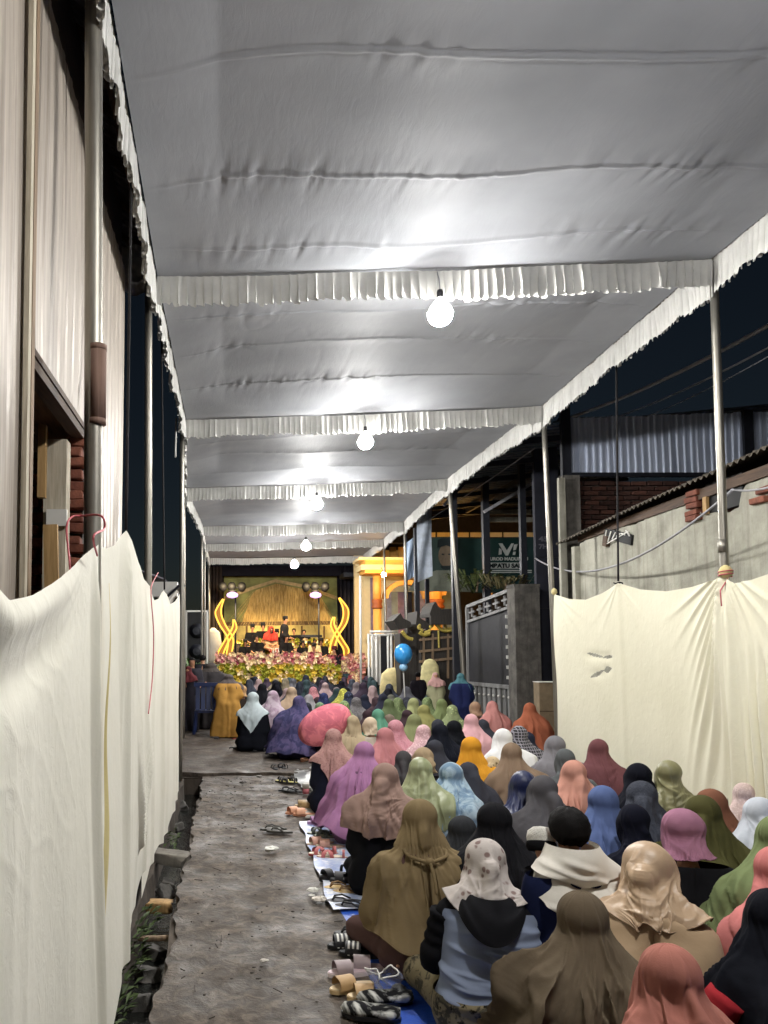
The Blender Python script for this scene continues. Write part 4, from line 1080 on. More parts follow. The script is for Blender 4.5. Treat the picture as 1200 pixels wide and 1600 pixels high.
# ------------------------------------------------------------------ right middle ground: steel canopy, banners, gate, house
M_CANROOF = m_zinc('blue_black_roof_sheet', (60, 70, 84), (104, 116, 132), .4, .3, .1)
cpt = thing('steel_canopy', 'dark steel carport canopy with slim posts behind the right valance', 'canopy', (5.8, 15.5, 0))
CZ = 4.95
for i in range(9):
    y0 = 11.75 + i * .86
    sheet(MB(), (4.35, y0, CZ + .10), (0, 1, 0), (1, 0, .10), .88, 4.4, .2, .03, (0, 0, 1), 0, i).build('roof_sheet', M_CANROOF, cpt)
for i in range(6): MB().box((6.4, 11.9 + i * 1.48, CZ + .12), (4.2, .05, .09), (0, R(-5.7), 0)).build('purlin', M_STEEL, cpt)
for x in (4.45, 5.9, 7.4): MB().box((x, 15.7, CZ - .02 + (x - 4.4) * .1), (.07, 7.7, .12)).build('girder', M_STEEL, cpt)
def post(px, ytop, Y, wpx, name='post', parent=cpt, mat=M_STEEL, bz=0.0):
    p = at(px, ytop, Y); w_ = wpx / 1209 * Y
    return MB().box((p.x, Y, (p.z + bz) / 2), (w_, w_, p.z - bz)).build(name, mat, parent)
post(708, 765, 14.6, 9); post(757, 740, 15.5, 10, mat=M_STEEL); post(814, 715, 14.6, 9); post(650, 825, 17.6, 7); post(633, 828, 18.9, 5); post(667, 905, 18.4, 6)
MB().bar(at(756, 800, 15.4), at(832, 755, 15.4), .06).build('brace', M_WIRE, cpt)
MB().bar(at(693, 790, 14.6), at(735, 745, 14.6), .05).build('brace', M_STEEL, cpt)
MB().box((at(742, 830, 19.2).x, 19.2, at(742, 800, 19.2).z), (3.5, .06, .12)).build('back_girder', M_STEEL, cpt)
for k, (a, b2, py) in enumerate(((758, 830, 785), (758, 830, 800), (760, 832, 812))):
    p, q = at(a, py, 18.6), at(b2, py, 18.6); MB().box(((p.x + q.x) / 2, 18.6, p.z), (q.x - p.x, .03, .12)).build('pale_louvre', M_PALECONC, cpt)

# printed banner: portrait at left, white lettering at right (flat print on hung cloth)
def text_mesh(s, size, bold=.0):
    cu = bpy.data.curves.new('t', 'FONT'); cu.body = s; cu.size = size; cu.offset = bold; cu.extrude = 0.003
    ob = bpy.data.objects.new('t', cu); COL.objects.link(ob)
    dg = bpy.context.evaluated_depsgraph_get(); me = bpy.data.meshes.new_from_object(ob.evaluated_get(dg))
    bpy.data.objects.remove(ob); return me
def put_text(s, parent, x0, x1, z, Y, mat, name='lettering', bold=.004, size=None, zh=None):
    me = text_mesh(s, 1.0, bold / max(.05, (zh or .2)))
    co = np.array([v.co[:] for v in me.vertices]); mn, mx = co.min(0), co.max(0)
    sx = (x1 - x0) / (mx[0] - mn[0]); sz = zh / (mx[1] - mn[1])
    loc = parent_loc(parent)
    for v in me.vertices:
        c = v.co; v.co = Vector((x0 + (c[0] - mn[0]) * sx, Y - c[2] - .006, z + (c[1] - mn[1]) * sz)) - loc
    me.materials.clear(); me.materials.append(mat)
    return link(name, me, parent)
YB = 19.0
bn = thing('printed_banner', 'dark green printed banner with a man\'s portrait and white lettering under the steel canopy', 'banner', (5.9, YB, 0))
a, b2 = at(664, 925, YB), at(842, 840, YB)
gr = np.zeros((10, 50, 3))
for j in range(10):
    for i in range(50):
        u, v = i / 49, j / 9; gr[j, i] = (a.x + (b2.x - a.x) * u, YB + .025 * math.sin(u * 17) + .01 * math.sin(v * 7), b2.z + (a.z - b2.z) * v + .02 * math.sin(u * 9) - .10 * u * 0)
bm_ = NT('banner_print'); vv = bm_.tc()
gx = bm_.n('ShaderNodeSeparateXYZ'); bm_.l(vv, gx.inputs[0])
cc = bm_.ramp(bm_.math('MULTIPLY_ADD', gx.outputs[0], .26), [(.1, srgb(96, 44, 48)), (.2, srgb(58, 72, 66)), (.6, srgb(30, 66, 62)), (1, srgb(26, 54, 56))])
cc = bm_.mix(.6, cc, bm_.ramp(bm_.noise(vv, 3, 4), [(.3, (.6, .6, .6)), (.7, (1.3, 1.3, 1.3))]), 'MULTIPLY')
bm_.set(cc, .5)
MB().grid(gr).build('cloth', bm_.mat, bn, True)
M_PRW = plain('white_print', srgb(206, 212, 208), .6, 0, .1); M_PRD = plain('dark_print', srgb(28, 40, 42), .6)
M_PSK = plain('portrait_print', srgb(128, 112, 92), .6, 0, .15); M_PSH = plain('portrait_shirt_print', srgb(128, 132, 118), .6, 0, .12)
def blob(px0, py0, pts, mat, name, d):
    MB().prism([at(px0 + x, py0 + y, YB - d) for x, y in pts], (0, .004, 0)).build(name, mat, bn)
el = lambda rx, ry, n=18, a0=0, a1=360: [(rx * math.cos(R(a0 + (a1 - a0) * k / n)), ry * math.sin(R(a0 + (a1 - a0) * k / n))) for k in range(n)]
blob(690, 905, [(-52, 18), (-44, 4), (-24, -8), (-8, -14), (12, -14), (28, -6), (42, 6), (46, 20)], M_PSH, 'portrait_shirt', .04)
blob(697, 868, el(12, 18), M_PSK, 'portrait_face', .05)
blob(697, 884, el(9, 6, 12, 0, 180) + [(-9, 0)], M_PRD, 'portrait_beard', .056)
blob(697, 852, [(-14, 4), (-13, -8), (-4, -13), (8, -12), (15, -6), (15, 5), (0, 0)], M_PRD, 'portrait_cap', .06)
for sx in (-5, 5): blob(697 + sx, 866, el(2.2, 1.2, 8), M_PRD, 'portrait_eye', .058)
blob(697, 872, [(-1, -4), (1.5, -4), (2.5, 3), (-2, 3)], plain('portrait_shade_print', srgb(120, 104, 88), .6), 'portrait_nose', .057)
x_ = lambda px: at(px, 880, YB - .05).x
z_ = lambda py: at(760, py, YB - .05).z
put_text('KUROD MADURA U', bn, x_(761), x_(825), z_(876), YB - .05, M_PRW, 'lettering', .004, None, z_(871) - z_(876.5))
blob(0, 0, [(762, 879), (812, 879), (812, 888.5), (762, 888.5)], M_PRW, 'print_box', .045)
put_text('MBATU SAE', bn, x_(764), x_(815), z_(887.5), YB - .055, M_PRD, 'lettering', .006, None, z_(880.3) - z_(887.5))
blob(0, 0, [(761, 890.5), (831, 890.5), (831, 892.2), (761, 892.2)], M_PRW, 'print_rule', .045)
blob(0, 0, [(761, 893.5), (831, 893.5), (831, 895.2), (761, 895.2)], M_PRW, 'print_rule', .045)
for pts in ([(779, 849), (785, 849), (792, 860), (799, 849), (803, 849), (794, 868), (790, 868)], [(780, 856), (784, 859), (784, 866), (779, 867)], [(803, 851), (809, 850), (806, 859), (802, 860)], [(802, 862), (806, 862), (805, 867), (801, 867)]):
    blob(0, 0, pts, M_PRW, 'emblem', .046)
# two hanging pale banners by the canopy front
def hung(px0, px1, py0, py1, Y, label, rgb, skew=0):
    g_ = np.zeros((16, 10, 3))
    for j in range(16):
        for i in range(10):
            u, v = i / 9, j / 15; p = at(px0 + (px1 - px0) * u + skew * v, py0 + (py1 - py0) * v - 12 * u * (1 - v) + (10 * (1 - u)) * v, Y); g_[j, i] = (p.x, Y + .05 * math.sin(u * 6 + v * 5), p.z)
    return tag(MB().grid(g_).build('hanging_banner', plain('banner_%d' % px0, srgb(*rgb), .55, 0, .25, 7), None, True), label, 'banner')
hung(652, 675, 800, 900, 17.2, 'pale grey hanging banner at the canopy front post', (176, 186, 200))
hung(633, 648, 850, 900, 18.6, 'narrow pale blue hanging banner behind the canopy post', (170, 190, 216))

# gate and pillar
gt = thing('iron_gate', 'grey iron gate with ornamental top band standing open on the right', 'gate', (4.9, 14.4, 0))
g0, g1 = Vector((at(731, 1000, 15.2).x, 15.2, 0)), Vector((at(799, 1000, 13.7).x, 13.7, 0))
M_GATE = m_zinc('grey_gate_paint', (112, 112, 112), (156, 156, 156), .45, .2, .2); M_MESH = plain('dark_mesh_panel', srgb(40, 40, 44), .6)
gzt = at(798, 922, 13.7).z
def gp(u, z): p = g0.lerp(g1, u); return Vector((p.x, p.y, z))
def gbar(u0, z0, u1, z1, w_, nm, mt=M_GATE): return MB().bar(gp(u0, z0), gp(u1, z1), w_).build(nm, mt, gt)
zt0 = at(731, 948, 15.2).z
gbar(0, .05, 0, zt0, .06, 'stile'); gbar(1, .05, 1, gzt, .06, 'stile')
gbar(0, zt0, 1, gzt, .06, 'top_rail'); gbar(0, zt0 - .30, 1, gzt - .30, .05, 'band_rail'); gbar(0, .98, 1, .98, .07, 'mid_rail'); gbar(0, .08, 1, .08, .06, 'bottom_rail')
for i in range(5):
    u = .12 + .19 * i; zc = (zt0 * (1 - u) + gzt * u) - .15
    gbar(u - .06, zc, u + .06, zc + .02, .035, 'scroll'); gbar(u, zc - .09, u, zc + .09, .035, 'scroll'); gbar(u + .03, zc - .09, u + .09, zc - .07, .03, 'scroll')
mbx = MB(); mbx.add([gp(.02, 1.0), gp(.98, 1.0), gp(.98, gzt - .33), gp(.02, zt0 - .33)], [(0, 1, 2, 3)]); mbx.build('dark_panel', M_MESH, gt)
for i in range(9): p = gp(.06 + .11 * i, .52); MB().box(p, (.10, .03, .88), (0, 0, math.atan2(g1.y - g0.y, g1.x - g0.x))).build('sheet_slat', M_GATE, gt)
for i in range(9): MB().ball(gp(.06 + .11 * i, .80) + Vector((-.03, -.03, 0)), .022, 8).build('rivet', M_WHITE, gt)
for i in range(7): MB().box(gp(.94, 1.15 + .18 * i) + Vector((-.04, -.03, 0)), (.03, .03, .06)).build('stud', M_WHITE, gt)
pl = thing('concrete_pillar', 'broad rough concrete gate pillar beside the iron gate', 'pillar', (5.05, 13.2, 0))
p = at(817, 918, 13.2); MB().box((p.x, 13.2, p.z / 2), (.42, .36, p.z)).build('shaft', M_DARKCONC, pl)
MB().box((p.x, 13.2, p.z + .02), (.44, .38, .05)).build('cap', M_DARKCONC, pl)
dk = thing('dark_boarding', 'tall dark boarding between the pillar and the right screen', 'boarding', (5.3, 12.9, 0))
p = at(850, 690, 13.4); MB().box((p.x, 13.4, p.z / 2), (.42, .1, p.z)).build('board', plain('navy_black_board', srgb(34, 36, 48), .8, 0, .3, 4), dk)
for py in (870, 950): MB().box((p.x, 13.33, at(850, py, 13.3).z), (.36, .02, .012)).build('seam', M_STEEL, dk)
put_text('45', dk, at(842, 850, 13.33).x, at(856, 850, 13.33).x, at(850, 846, 13.33).z, 13.34, plain('faded_stencil', srgb(92, 90, 100), .8), 'stencil', .004, None, .09)
put_text('7H', dk, at(842, 850, 13.33).x, at(856, 850, 13.33).x, at(850, 858, 13.33).z, 13.34, bpy.data.materials['faded_stencil'], 'stencil', .004, None, .09)
cb = thing('cardboard_box', 'tall brown cardboard panel box standing against the dark boarding', 'box', (5.0, 12.2, 0))
p = at(853, 1066, 12.0); MB().box((p.x, 12.0, p.z / 2), (.30, .22, p.z)).build('carton', plain('brown_card', srgb(132, 116, 92), .85), cb)
MB().box((p.x, 12.0, p.z + .005), (.32, .24, .012)).build('lid_edge', M_WHITE, cb)
MB().box((p.x, 11.888, p.z * .62), (.30, .004, .012)).build('crease', M_WOOD_D, cb)
# plants spilling over the gate
def leafy(name, label, c, h, n, spread, rgb, seed, cat='plant', wid=.03, L=.35, droop=.5):
    t = thing(name, label, cat, (c[0], c[1], c[2])); rs = np.random.RandomState(seed); mb1 = MB()
    for i in range(n):
        a = rs.uniform(0, 6.28); l = L * rs.uniform(.6, 1.2); r0 = spread * math.sqrt(rs.rand()); b0 = Vector((c[0] + r0 * math.cos(a), c[1] + r0 * math.sin(a), c[2] + h * rs.rand() * .7))
        d = Vector((math.cos(a), math.sin(a), rs.uniform(.2, 1.4))).normalized(); sd = d.cross(Vector((0, 0, 1))).normalized() * wid
        p1 = b0 + d * l * .5 + Vector((0, 0, .05)); p2 = b0 + d * l - Vector((0, 0, droop * l * .5))
        mb1.add([b0 - sd * .3, b0 + sd * .3, p1 + sd, p1 - sd, p2], [(0, 1, 2, 3), (3, 2, 4)])
    lf = plain('leaf_%d_%d_%d' % rgb, srgb(*rgb), .5, 0, .45, 20)
    mb1.build('foliage', lf, t); MB().tube([Vector(c) - Vector((0, 0, .0)), Vector(c) + Vector((.02, 0, h * .6))], .02, 6).build('stem', M_WOOD_B, t)
    return t
leafy('potted_shrub', 'spiky dark green plant behind the top of the gate', tuple(at(745, 925, 15.6)), .35, 90, .5, (78, 88, 50), 3, L=.5)
leafy('potted_shrub', 'ragged dry plant above the concrete pillar', tuple(at(790, 922, 14.4)), .2, 60, .4, (92, 86, 58), 4, L=.35)
# carved dark kiosk with gilt
M_CARV = m_wood('black_carved_wood', (30, 27, 25), (58, 52, 46)); M_GILT = plain('dull_gilt', srgb(186, 168, 82), .45, .2, .4, 30)
ks = thing('carved_kiosk', 'dark carved wooden kiosk with gilt trim and pointed roofs', 'kiosk', (4.5, 17.0, 0))
YK = 17.0
def kbox(px0, px1, py0, py1, Y, d, nm, mt): p, q = at(px0, py1, Y), at(px1, py0, Y); return MB().box(((p.x + q.x) / 2, Y, (p.z + q.z) / 2), (q.x - p.x, d, q.z - p.z)).build(nm, mt, ks)
kbox(652, 724, 985, 1110, YK, .8, 'body', M_CARV); kbox(622, 650, 990, 1110, YK + .3, .6, 'side_body', M_CARV)
def roofp(pts, Y, nm): MB().prism([at(x, y, Y) for x, y in pts], (0, .9, 0)).build(nm, M_CARV, ks)
roofp([(672, 958), (676, 946), (681, 940), (684, 946), (690, 952), (706, 951), (706, 962), (672, 964)], YK - .5, 'pointed_roof'); roofp([(614, 970), (626, 958), (630, 966), (642, 972), (642, 980), (624, 984)], YK - .2, 'pointed_roof')
roofp([(650, 975), (652, 955), (657, 966), (668, 972), (674, 980), (655, 985)], YK - .3, 'pointed_roof')
kbox(672, 706, 962, 976, YK - .5, .2, 'frieze', M_CARV)
rs = np.random.RandomState(5)
for k in range(26):
    u = rs.rand(); p = at(654 + 66 * u, 975 + 10 * rs.rand() + 4 * math.sin(u * 9), YK - .43); MB().ball(p, .035, 8, sc=(1, .5, 1.3)).build('gilt_boss', M_GILT, ks)
for pts in ([(680, 972), (690, 984), (704, 985), (716, 976), (718, 966)], [(655, 988), (662, 992), (672, 990)], [(628, 986), (636, 996), (645, 999)]):
    MB().tube(smooth_pts([at(x, y, YK - .45) for x, y in pts]), .04, 6).build('gilt_swag', M_GILT, ks, True)
MB().tube([at(685, 985, YK - .46), at(686, 1012, YK - .46)], .02, 6).build('gilt_tassel', M_GILT, ks)
for py in (1000, 1018, 1034): MB().bar(at(655, py, YK - .42), at(715, py - 6, YK - .42), .05).build('carved_rail', M_WOOD_B, ks)
for px in (662, 676, 700): MB().bar(at(px, 990, YK - .42), at(px, 1060, YK - .42), .04).build('carved_stile', M_WOOD_B, ks)
# lit orange house
M_OCH = plain('ochre_paint', srgb(226, 170, 84), .6, 0, .08); M_CREAM = plain('cream_paint', srgb(236, 214, 160), .6, 0, .06); M_OCHD = plain('brown_ochre_paint', srgb(150, 84, 44), .6)
M_GLASS = plain('curtained_window', srgb(150, 160, 150), .2, 0, .3, 3); M_PURP = plain('lilac_curtain', srgb(140, 116, 130), .7, 0, .2)
hs_ = thing('ochre_house', 'brightly lit ochre house with moulded cornice, columns and arches behind the kiosk', 'house', (5.5, 24, 0))
YH = 23.5
def hbox(px0, px1, py0, py1, Y, d, nm, mt): p, q = at(px0, py1, Y), at(px1, py0, Y); return MB().box(((p.x + q.x) / 2, Y, (p.z + q.z) / 2), (q.x - p.x, d, q.z - p.z)).build(nm, mt, hs_)
hbox(555, 692, 860, 1090, YH + 1.6, .2, 'wall', M_CREAM); hbox(600, 900, 780, 1090, YH + 2.2, .2, 'dark_upper_wall', plain('dim_wall', srgb(70, 62, 54), .8))
hbox(556, 640, 874, 878, YH - .15, 1.2, 'cornice_moulding', M_CREAM); hbox(566, 640, 878, 885, YH - .1, 1.0, 'cornice_moulding', M_OCH); hbox(560, 640, 885, 893, YH - .12, 1.1, 'cornice_moulding', M_CREAM); hbox(566, 640, 893, 898, YH - .08, 1.0, 'cornice_moulding', M_OCH)
for px in (609, 622, 640): hbox(px, px + 10, 855, 874, YH, .1, 'upper_panel', M_OCH)
hbox(600, 860, 842, 849, YH + .2, .3, 'upper_beam', M_STEEL)
for k in range(7): hbox(657 + 26 * k, 680 + 26 * k, 832, 839, YH - .1, .05, 'clerestory_pane', M_CREAM)
def column(px, w_):
    p = at(px, 1100, YH); top = at(px, 900, YH).z; r_ = w_ / 2 / 1209 * YH
    MB().lathe([(r_ * 1.3, 0), (r_ * 1.3, .2), (r_, .3), (r_, top - 1.0)], (p.x, YH, 0), 18).build('column', M_OCH, hs_, True)
    MB().lathe([(r_ * 1.25, top - 1.0), (r_ * 1.35, top - .95), (r_ * 1.1, top - .85), (r_ * 1.3, top - .8), (r_ * 1.3, top - .72)], (p.x, YH, 0), 18).build('capital', M_OCHD, hs_, True)
    MB().lathe([(r_ * 1.0, top - .72), (r_ * 1.0, top)], (p.x, YH, 0), 18).build('column', M_OCH, hs_, True)
column(591, 13); column(681, 24)
def arch(px0, px1, py_s, py_c, th_):
    pts_o, pts_i = [], []
    for k in range(15):
        a = math.pi * k / 14; cx = (px0 + px1) / 2; rx = (px1 - px0) / 2
        pts_o.append((cx - rx * math.cos(a), py_s - (py_s - py_c) * math.sin(a))); pts_i.append((cx - (rx - th_) * math.cos(a), py_s - (py_s - py_c - th_) * math.sin(a)))
    mba = MB()
    for k in range(14): mba.prism([at(*pts_o[k], YH), at(*pts_o[k + 1], YH), at(*pts_i[k + 1], YH), at(*pts_i[k], YH)], (0, .4, 0))
    mba.build('arch', M_OCH, hs_)
arch(600, 672, 935, 906, 7); arch(690, 770, 930, 902, 7)
for px0, px1, mt in ((569, 578, M_CREAM), (579, 583, M_PURP), (601, 611, plain('grey_curtain', srgb(150, 152, 168), .7)), (612, 621, M_GLASS), (622, 634, M_PURP), (636, 643, M_STEEL), (650, 664, plain('pale_lilac_curtain', srgb(196, 180, 190), .7)), (692, 712, M_GLASS)): hbox(px0, px1, 925 if px0 > 600 else 903, 1000, YH + 1.3, .08, 'window_bay', mt)
lp_ = thing('porch_lamp', 'warm lamp under the ochre house porch', 'lamp', (at(625, 905, YH - .8).x, YH + .5, 3.9))
for (x, z, yy) in ((4.4, 3.75, YH - 1.4), (6.4, 3.3, YH - 1.4)):
    MB().lathe([(.02, .07), (.05, .06), (.075, 0), (.05, -.06), (.01, -.075)], (x, yy, z), 12).build('warm_globe', emit('warm_bulb_%d' % x, srgb(255, 190, 100), 430), lp_, True)
    MB().tube([(x, yy, z + .06), (x, yy + .4, z + .25)], .012, 6).build('lamp_arm', M_TRIM, lp_)
# white railings before the house
rl = thing('white_railing', 'white tubular railing in front of the ochre house', 'railing', (at(600, 1000, 20).x, 20, 0))
for px in (563, 576, 581, 588, 606, 611, 619): MB().tube([(at(px, 1000, 20).x, 20, 0), at(px, 990 if px > 570 else 900, 20)], .03, 8).build('upright', M_WHITE, rl, True)
for py in (987, 992): MB().tube([at(578, py, 20), at(622, py, 20)], .03, 8).build('rail', M_WHITE, rl, True)
kb = at(600, 1025, 20.3); MB().box((kb.x + .02, 20.5, 1.0), (.5, .3, 2.0)).build('dark_panel', M_STEEL, rl)
MB().box((at(588, 1020, 20.2).x, 20.2, 1.35), (.22, .04, 1.3)).build('white_panel', M_WHITE, rl)
# balloon (plain, no printed face) and pale boards at the crowd's edge
bal = thing('blue_balloon', 'round blue and white balloon held up above the far crowd', 'balloon', tuple(at(632, 1090, 15.5)))
pb = at(630, 1022, 15.5)
MB().ball(pb, .19, 20, sc=(.95, .9, 1.12)).build('balloon_skin', (lambda m: m.set(m.ramp(m.math('ADD', m.n('ShaderNodeSeparateXYZ').outputs[0], 0.0), [(.0, srgb(64, 156, 226)), (1, srgb(64, 156, 226))]), .2))(NT('blue_balloon_skin')), bal, True)
MB().ball(pb + Vector((.0, 0, -.26)), .085, 14, sc=(1, 1, 1)).build('balloon_neck', plain('pale_blue_balloon', srgb(150, 196, 230), .25), bal, True)
MB().tube([pb + Vector((0, 0, -.32)), pb + Vector((.02, 0, -.9))], .012, 6).build('balloon_stick', M_WHITE, bal)
for (px, py, w_, h_, Y, lab, rgb) in ((617, 1060, 46, 44, 17.6, 'beige domed bundle behind the far rows', (206, 190, 138)), (672, 1048, 30, 40, 16.4, 'pale yellow board leaning behind the far rows', (214, 204, 150))):
    p = at(px, py, Y); w2 = w_ / 1209 * Y
    ob = MB().lathe([(w2 * .5, -.9), (w2 * .52, -.2), (w2 * .45, .1), (w2 * .25, .22), (.02, .25)], (p.x, Y, p.z), 14, sy=.5).build('cloth_bundle', plain('bundle_%d' % px, srgb(*rgb), .8), None, True); tag(ob, lab, 'bundle')

# ------------------------------------------------------------------ the stage
YS = 25.2; SZ = 1.02
stg = thing('stage', 'stage platform with dark drapes and a thatch-printed backdrop at the alley\'s end', 'stage', (1.9, 27, 0))
M_DRAPE = fabric((70, 58, 50), 'plain'); M_DRAPED = fabric((38, 36, 44), 'plain')
MB().box((1.95, 27.3, SZ / 2), (5.4, 4.6, SZ)).build('platform', m_wood('stage_boards', (60, 44, 34), (94, 72, 56), 'X'), stg)
bk = NT('thatch_print'); bv = bk.tc('Object'); sx_ = bk.n('ShaderNodeSeparateXYZ'); bk.l(bv, sx_.inputs[0])
MB_z0, MB_z1 = at(430, 1015, 29).z, at(430, 897, 29).z
th1 = bk.noise(bk.tc(scale=(9, 1, .9)), 3, 5, .7, .4)
bc = bk.ramp(th1, [(.30, srgb(120, 86, 40)), (.5, srgb(206, 168, 92)), (.72, srgb(240, 214, 140))])
bk.set(bc, .7)
bg2 = bk  # thatch material
bx0, bx1 = at(345, 950, 29).x, at(532, 950, 29).x
MB().box(((bx0 + bx1) / 2, 29.05, (MB_z0 + MB_z1) / 2), (bx1 - bx0, .04, MB_z1 - MB_z0)).build('backdrop', plain('backdrop_sky_print', srgb(150, 150, 84), .7, 0, .5, 2), stg)
def flat(pts, mat, nm, d, parent=stg, Y=29.02): return MB().prism([at(x, y, Y - d) for x, y in pts], (0, .006, 0)).build(nm, mat, parent)
flat([(372, 990), (392, 932), (400, 922), (432, 912), (480, 922), (500, 935), (528, 985), (528, 992)], bk.mat, 'thatch_roof', .03)
mth = MB(); rs = np.random.RandomState(2)
for k in range(64):                                              # raised straw strokes fanning from the ridge
    u = k / 63; p0 = at(396 + 100 * u, 922 + 6 * abs(u - .4), 28.97); p1 = at(352 + 184 * u + rs.uniform(-3, 3), 975 + rs.uniform(0, 14), 28.97)
    mth.bar(p0, p1, .028, .012)
tag(mth.build('straw_strokes', bpy.data.materials['thatch_print'].copy(), stg), kind='stuff')
flat([(345, 934), (395, 916), (430, 905), (432, 909), (396, 921), (345, 940)], plain('ridge_print', srgb(214, 186, 130), .7), 'ridge_print', .05)
flat([(430, 905), (478, 914), (532, 934), (532, 940), (478, 919), (430, 910)], bpy.data.materials['ridge_print'], 'ridge_print', .05)
flat([(352, 972), (532, 970), (532, 976), (352, 978)], plain('eave_print', srgb(112, 84, 46), .7), 'eave_print', .06)
flat([(346, 978), (532, 976), (532, 1012), (346, 1012)], plain('hut_wall_print', srgb(214, 190, 112), .7, 0, .3, 4), 'hut_wall_print', .045)
for px in (362, 384, 418, 447, 470, 505): flat([(px, 978), (px + 3, 978), (px + 3, 1008), (px, 1008)], bpy.data.materials['eave_print'], 'hut_post_print', .065)
def drape(px0, px1, py0, Y, mat, nm, seed, zb=.0):
    p, q = at(px0, py0, Y), at(px1, py0, Y); n_ = 40; g_ = np.zeros((6, n_, 3))
    for j in range(6):
        for i in range(n_):
            u = i / (n_ - 1); g_[j, i] = (p.x + (q.x - p.x) * u, Y + .07 * math.sin(u * 26 + seed + .3 * j) + .03 * math.sin(u * 61), p.z * (1 - j / 5) + zb * j / 5)
    return MB().grid(g_).build(nm, mat, stg, True)
drape(325, 347, 885, 27.6, M_DRAPE, 'side_drape', 1); drape(531, 556, 885, 27.6, M_DRAPED, 'side_drape', 2); drape(322, 350, 885, 28.7, M_DRAPE, 'rear_drape', 3); drape(526, 568, 888, 28.8, M_DRAPED, 'rear_drape', 4)
p, q = at(325, 892, 28), at(560, 892, 28); MB().box(((p.x + q.x) / 2, 28, p.z), (q.x - p.x, .3, .38)).build('header_drape', M_DRAPED, stg)
for px in (326, 557): MB().tube([(at(px, 900, 25.6).x, 25.6, 0), at(px, 885, 25.6)], .05, 8).build('stage_post', M_PIPE, stg, True)
MB().box((at(552, 905, 26.2).x, 26.2, at(552, 900, 26.2).z), (.8, 1.0, .14)).build('truss_corner', M_STEEL, stg)
# flame-shaped neon ornaments
M_NEON = emit('yellow_neon_tube', (1.0, .55, .07, 1), 1.9); M_NEONF = emit('amber_glow_panel', (1.0, .36, .02, 1), .42)
def flames(label, strokes, Y):
    t = thing('neon_flame', label, 'neon ornament', (at(strokes[0][-1][0], 1060, Y).x, Y, SZ), 0, 'flame-shaped neon pair')
    for st in strokes:
        pts = smooth_pts([at(x, y, Y) for x, y, w_ in st], 7); ws = np.interp(np.linspace(0, 1, len(pts)), np.linspace(0, 1, len(st)), [w_ for x, y, w_ in st]) / 1209 * Y
        L = [p + Vector((-w / 2, 0, 0)) for p, w in zip(pts, ws)]; R_ = [p + Vector((w / 2, 0, 0)) for p, w in zip(pts, ws)]
        MB().prism(L + R_[::-1], (0, .05, 0)).build('amber_panel', M_NEONF, t)
        MB().tube(L, .026, 8).build('neon_tube', M_NEON, t, True); MB().tube(R_, .026, 8).build('neon_tube', M_NEON, t, True)
    return t
flames('left flame-shaped yellow neon ornament on the stage edge', [[(349, 936, 1), (341, 956, 9), (347, 975, 9), (360, 998, 8), (358, 1020, 8), (354, 1034, 5)], [(365, 968, 1), (366, 982, 7), (354, 1002, 7), (345, 1020, 9), (342, 1034, 7)]], YS)
flames('right flame-shaped yellow neon ornament on the stage edge', [[(530, 934, 1), (540, 952, 8), (538, 972, 8), (526, 992, 7), (520, 1008, 7), (518, 1018, 5)], [(522, 964, 2), (520, 978, 6), (532, 1000, 8), (541, 1016, 8), (538, 1032, 5)]], YS)
# moving-head stage lamps in two threes
def stage_lamps(px0, label):
    t = thing('stage_lamp_cluster', label, 'stage lamps', (at(px0, 1040, 26.6).x, 26.6, SZ), 0, 'stage lamp clusters')
    Y = 26.6; MB().tube([(at(px0 + 6, 1000, Y).x, Y, SZ), at(px0 + 6, 925, Y)], .03, 8).build('stand', M_STEEL, t, True)
    MB().tube([at(px0 - 18, 918, Y), at(px0 + 22, 918, Y)], .03, 8).build('crossbar', M_STEEL, t, True)
    for k, dx in enumerate((-14, 0, 16)):
        p = at(px0 + dx, 917, Y - .1)
        MB().lathe([(.05, .16), (.13, .12), (.15, -.02), (.11, -.16), (.10, -.17)], p, 14, rot=(R(60), 0, 0)).build('lamp_head', M_BLACK, t, True)
        MB().lathe([(.085, -.16), (.09, -.175), (.02, -.18)], p, 12, rot=(R(60), 0, 0)).build('lens', emit('lens_%d_%d' % (px0, k), srgb(90, 60, 220), 1.6) if True else None, t, True)
    p = at(px0 + 1, 930, Y - .25)
    MB().lathe([(.03, .12), (.17, .06), (.20, 0), (.17, -.06), (.03, -.10)], p, 14, sy=.6).build('lit_lens', emit('violet_white_beam_%d' % px0, (.78, .45, 1.0, 1), 1.9), t, True)
    MB().lathe([(.05, .14), (.14, .10), (.16, .05)], p + Vector((0, .1, .06)), 12).build('lamp_head', M_BLACK, t, True)
    l = bpy.data.lights.new('stage_wash', 'SPOT'); l.energy = 760; l.color = (1.0, .76, .42); l.spot_size = R(120); l.spot_blend = .6; l.shadow_soft_size = .12
    lo = link('stage_wash_beam', l, t, Vector((p.x, Y - 1.2, p.z + .55)) - t.location); lo.rotation_euler = (R(32), 0, 0)
    return t
stage_lamps(362, 'left cluster of violet stage lamps above the neon flame'); stage_lamps(492, 'right cluster of violet stage lamps above the neon flame')
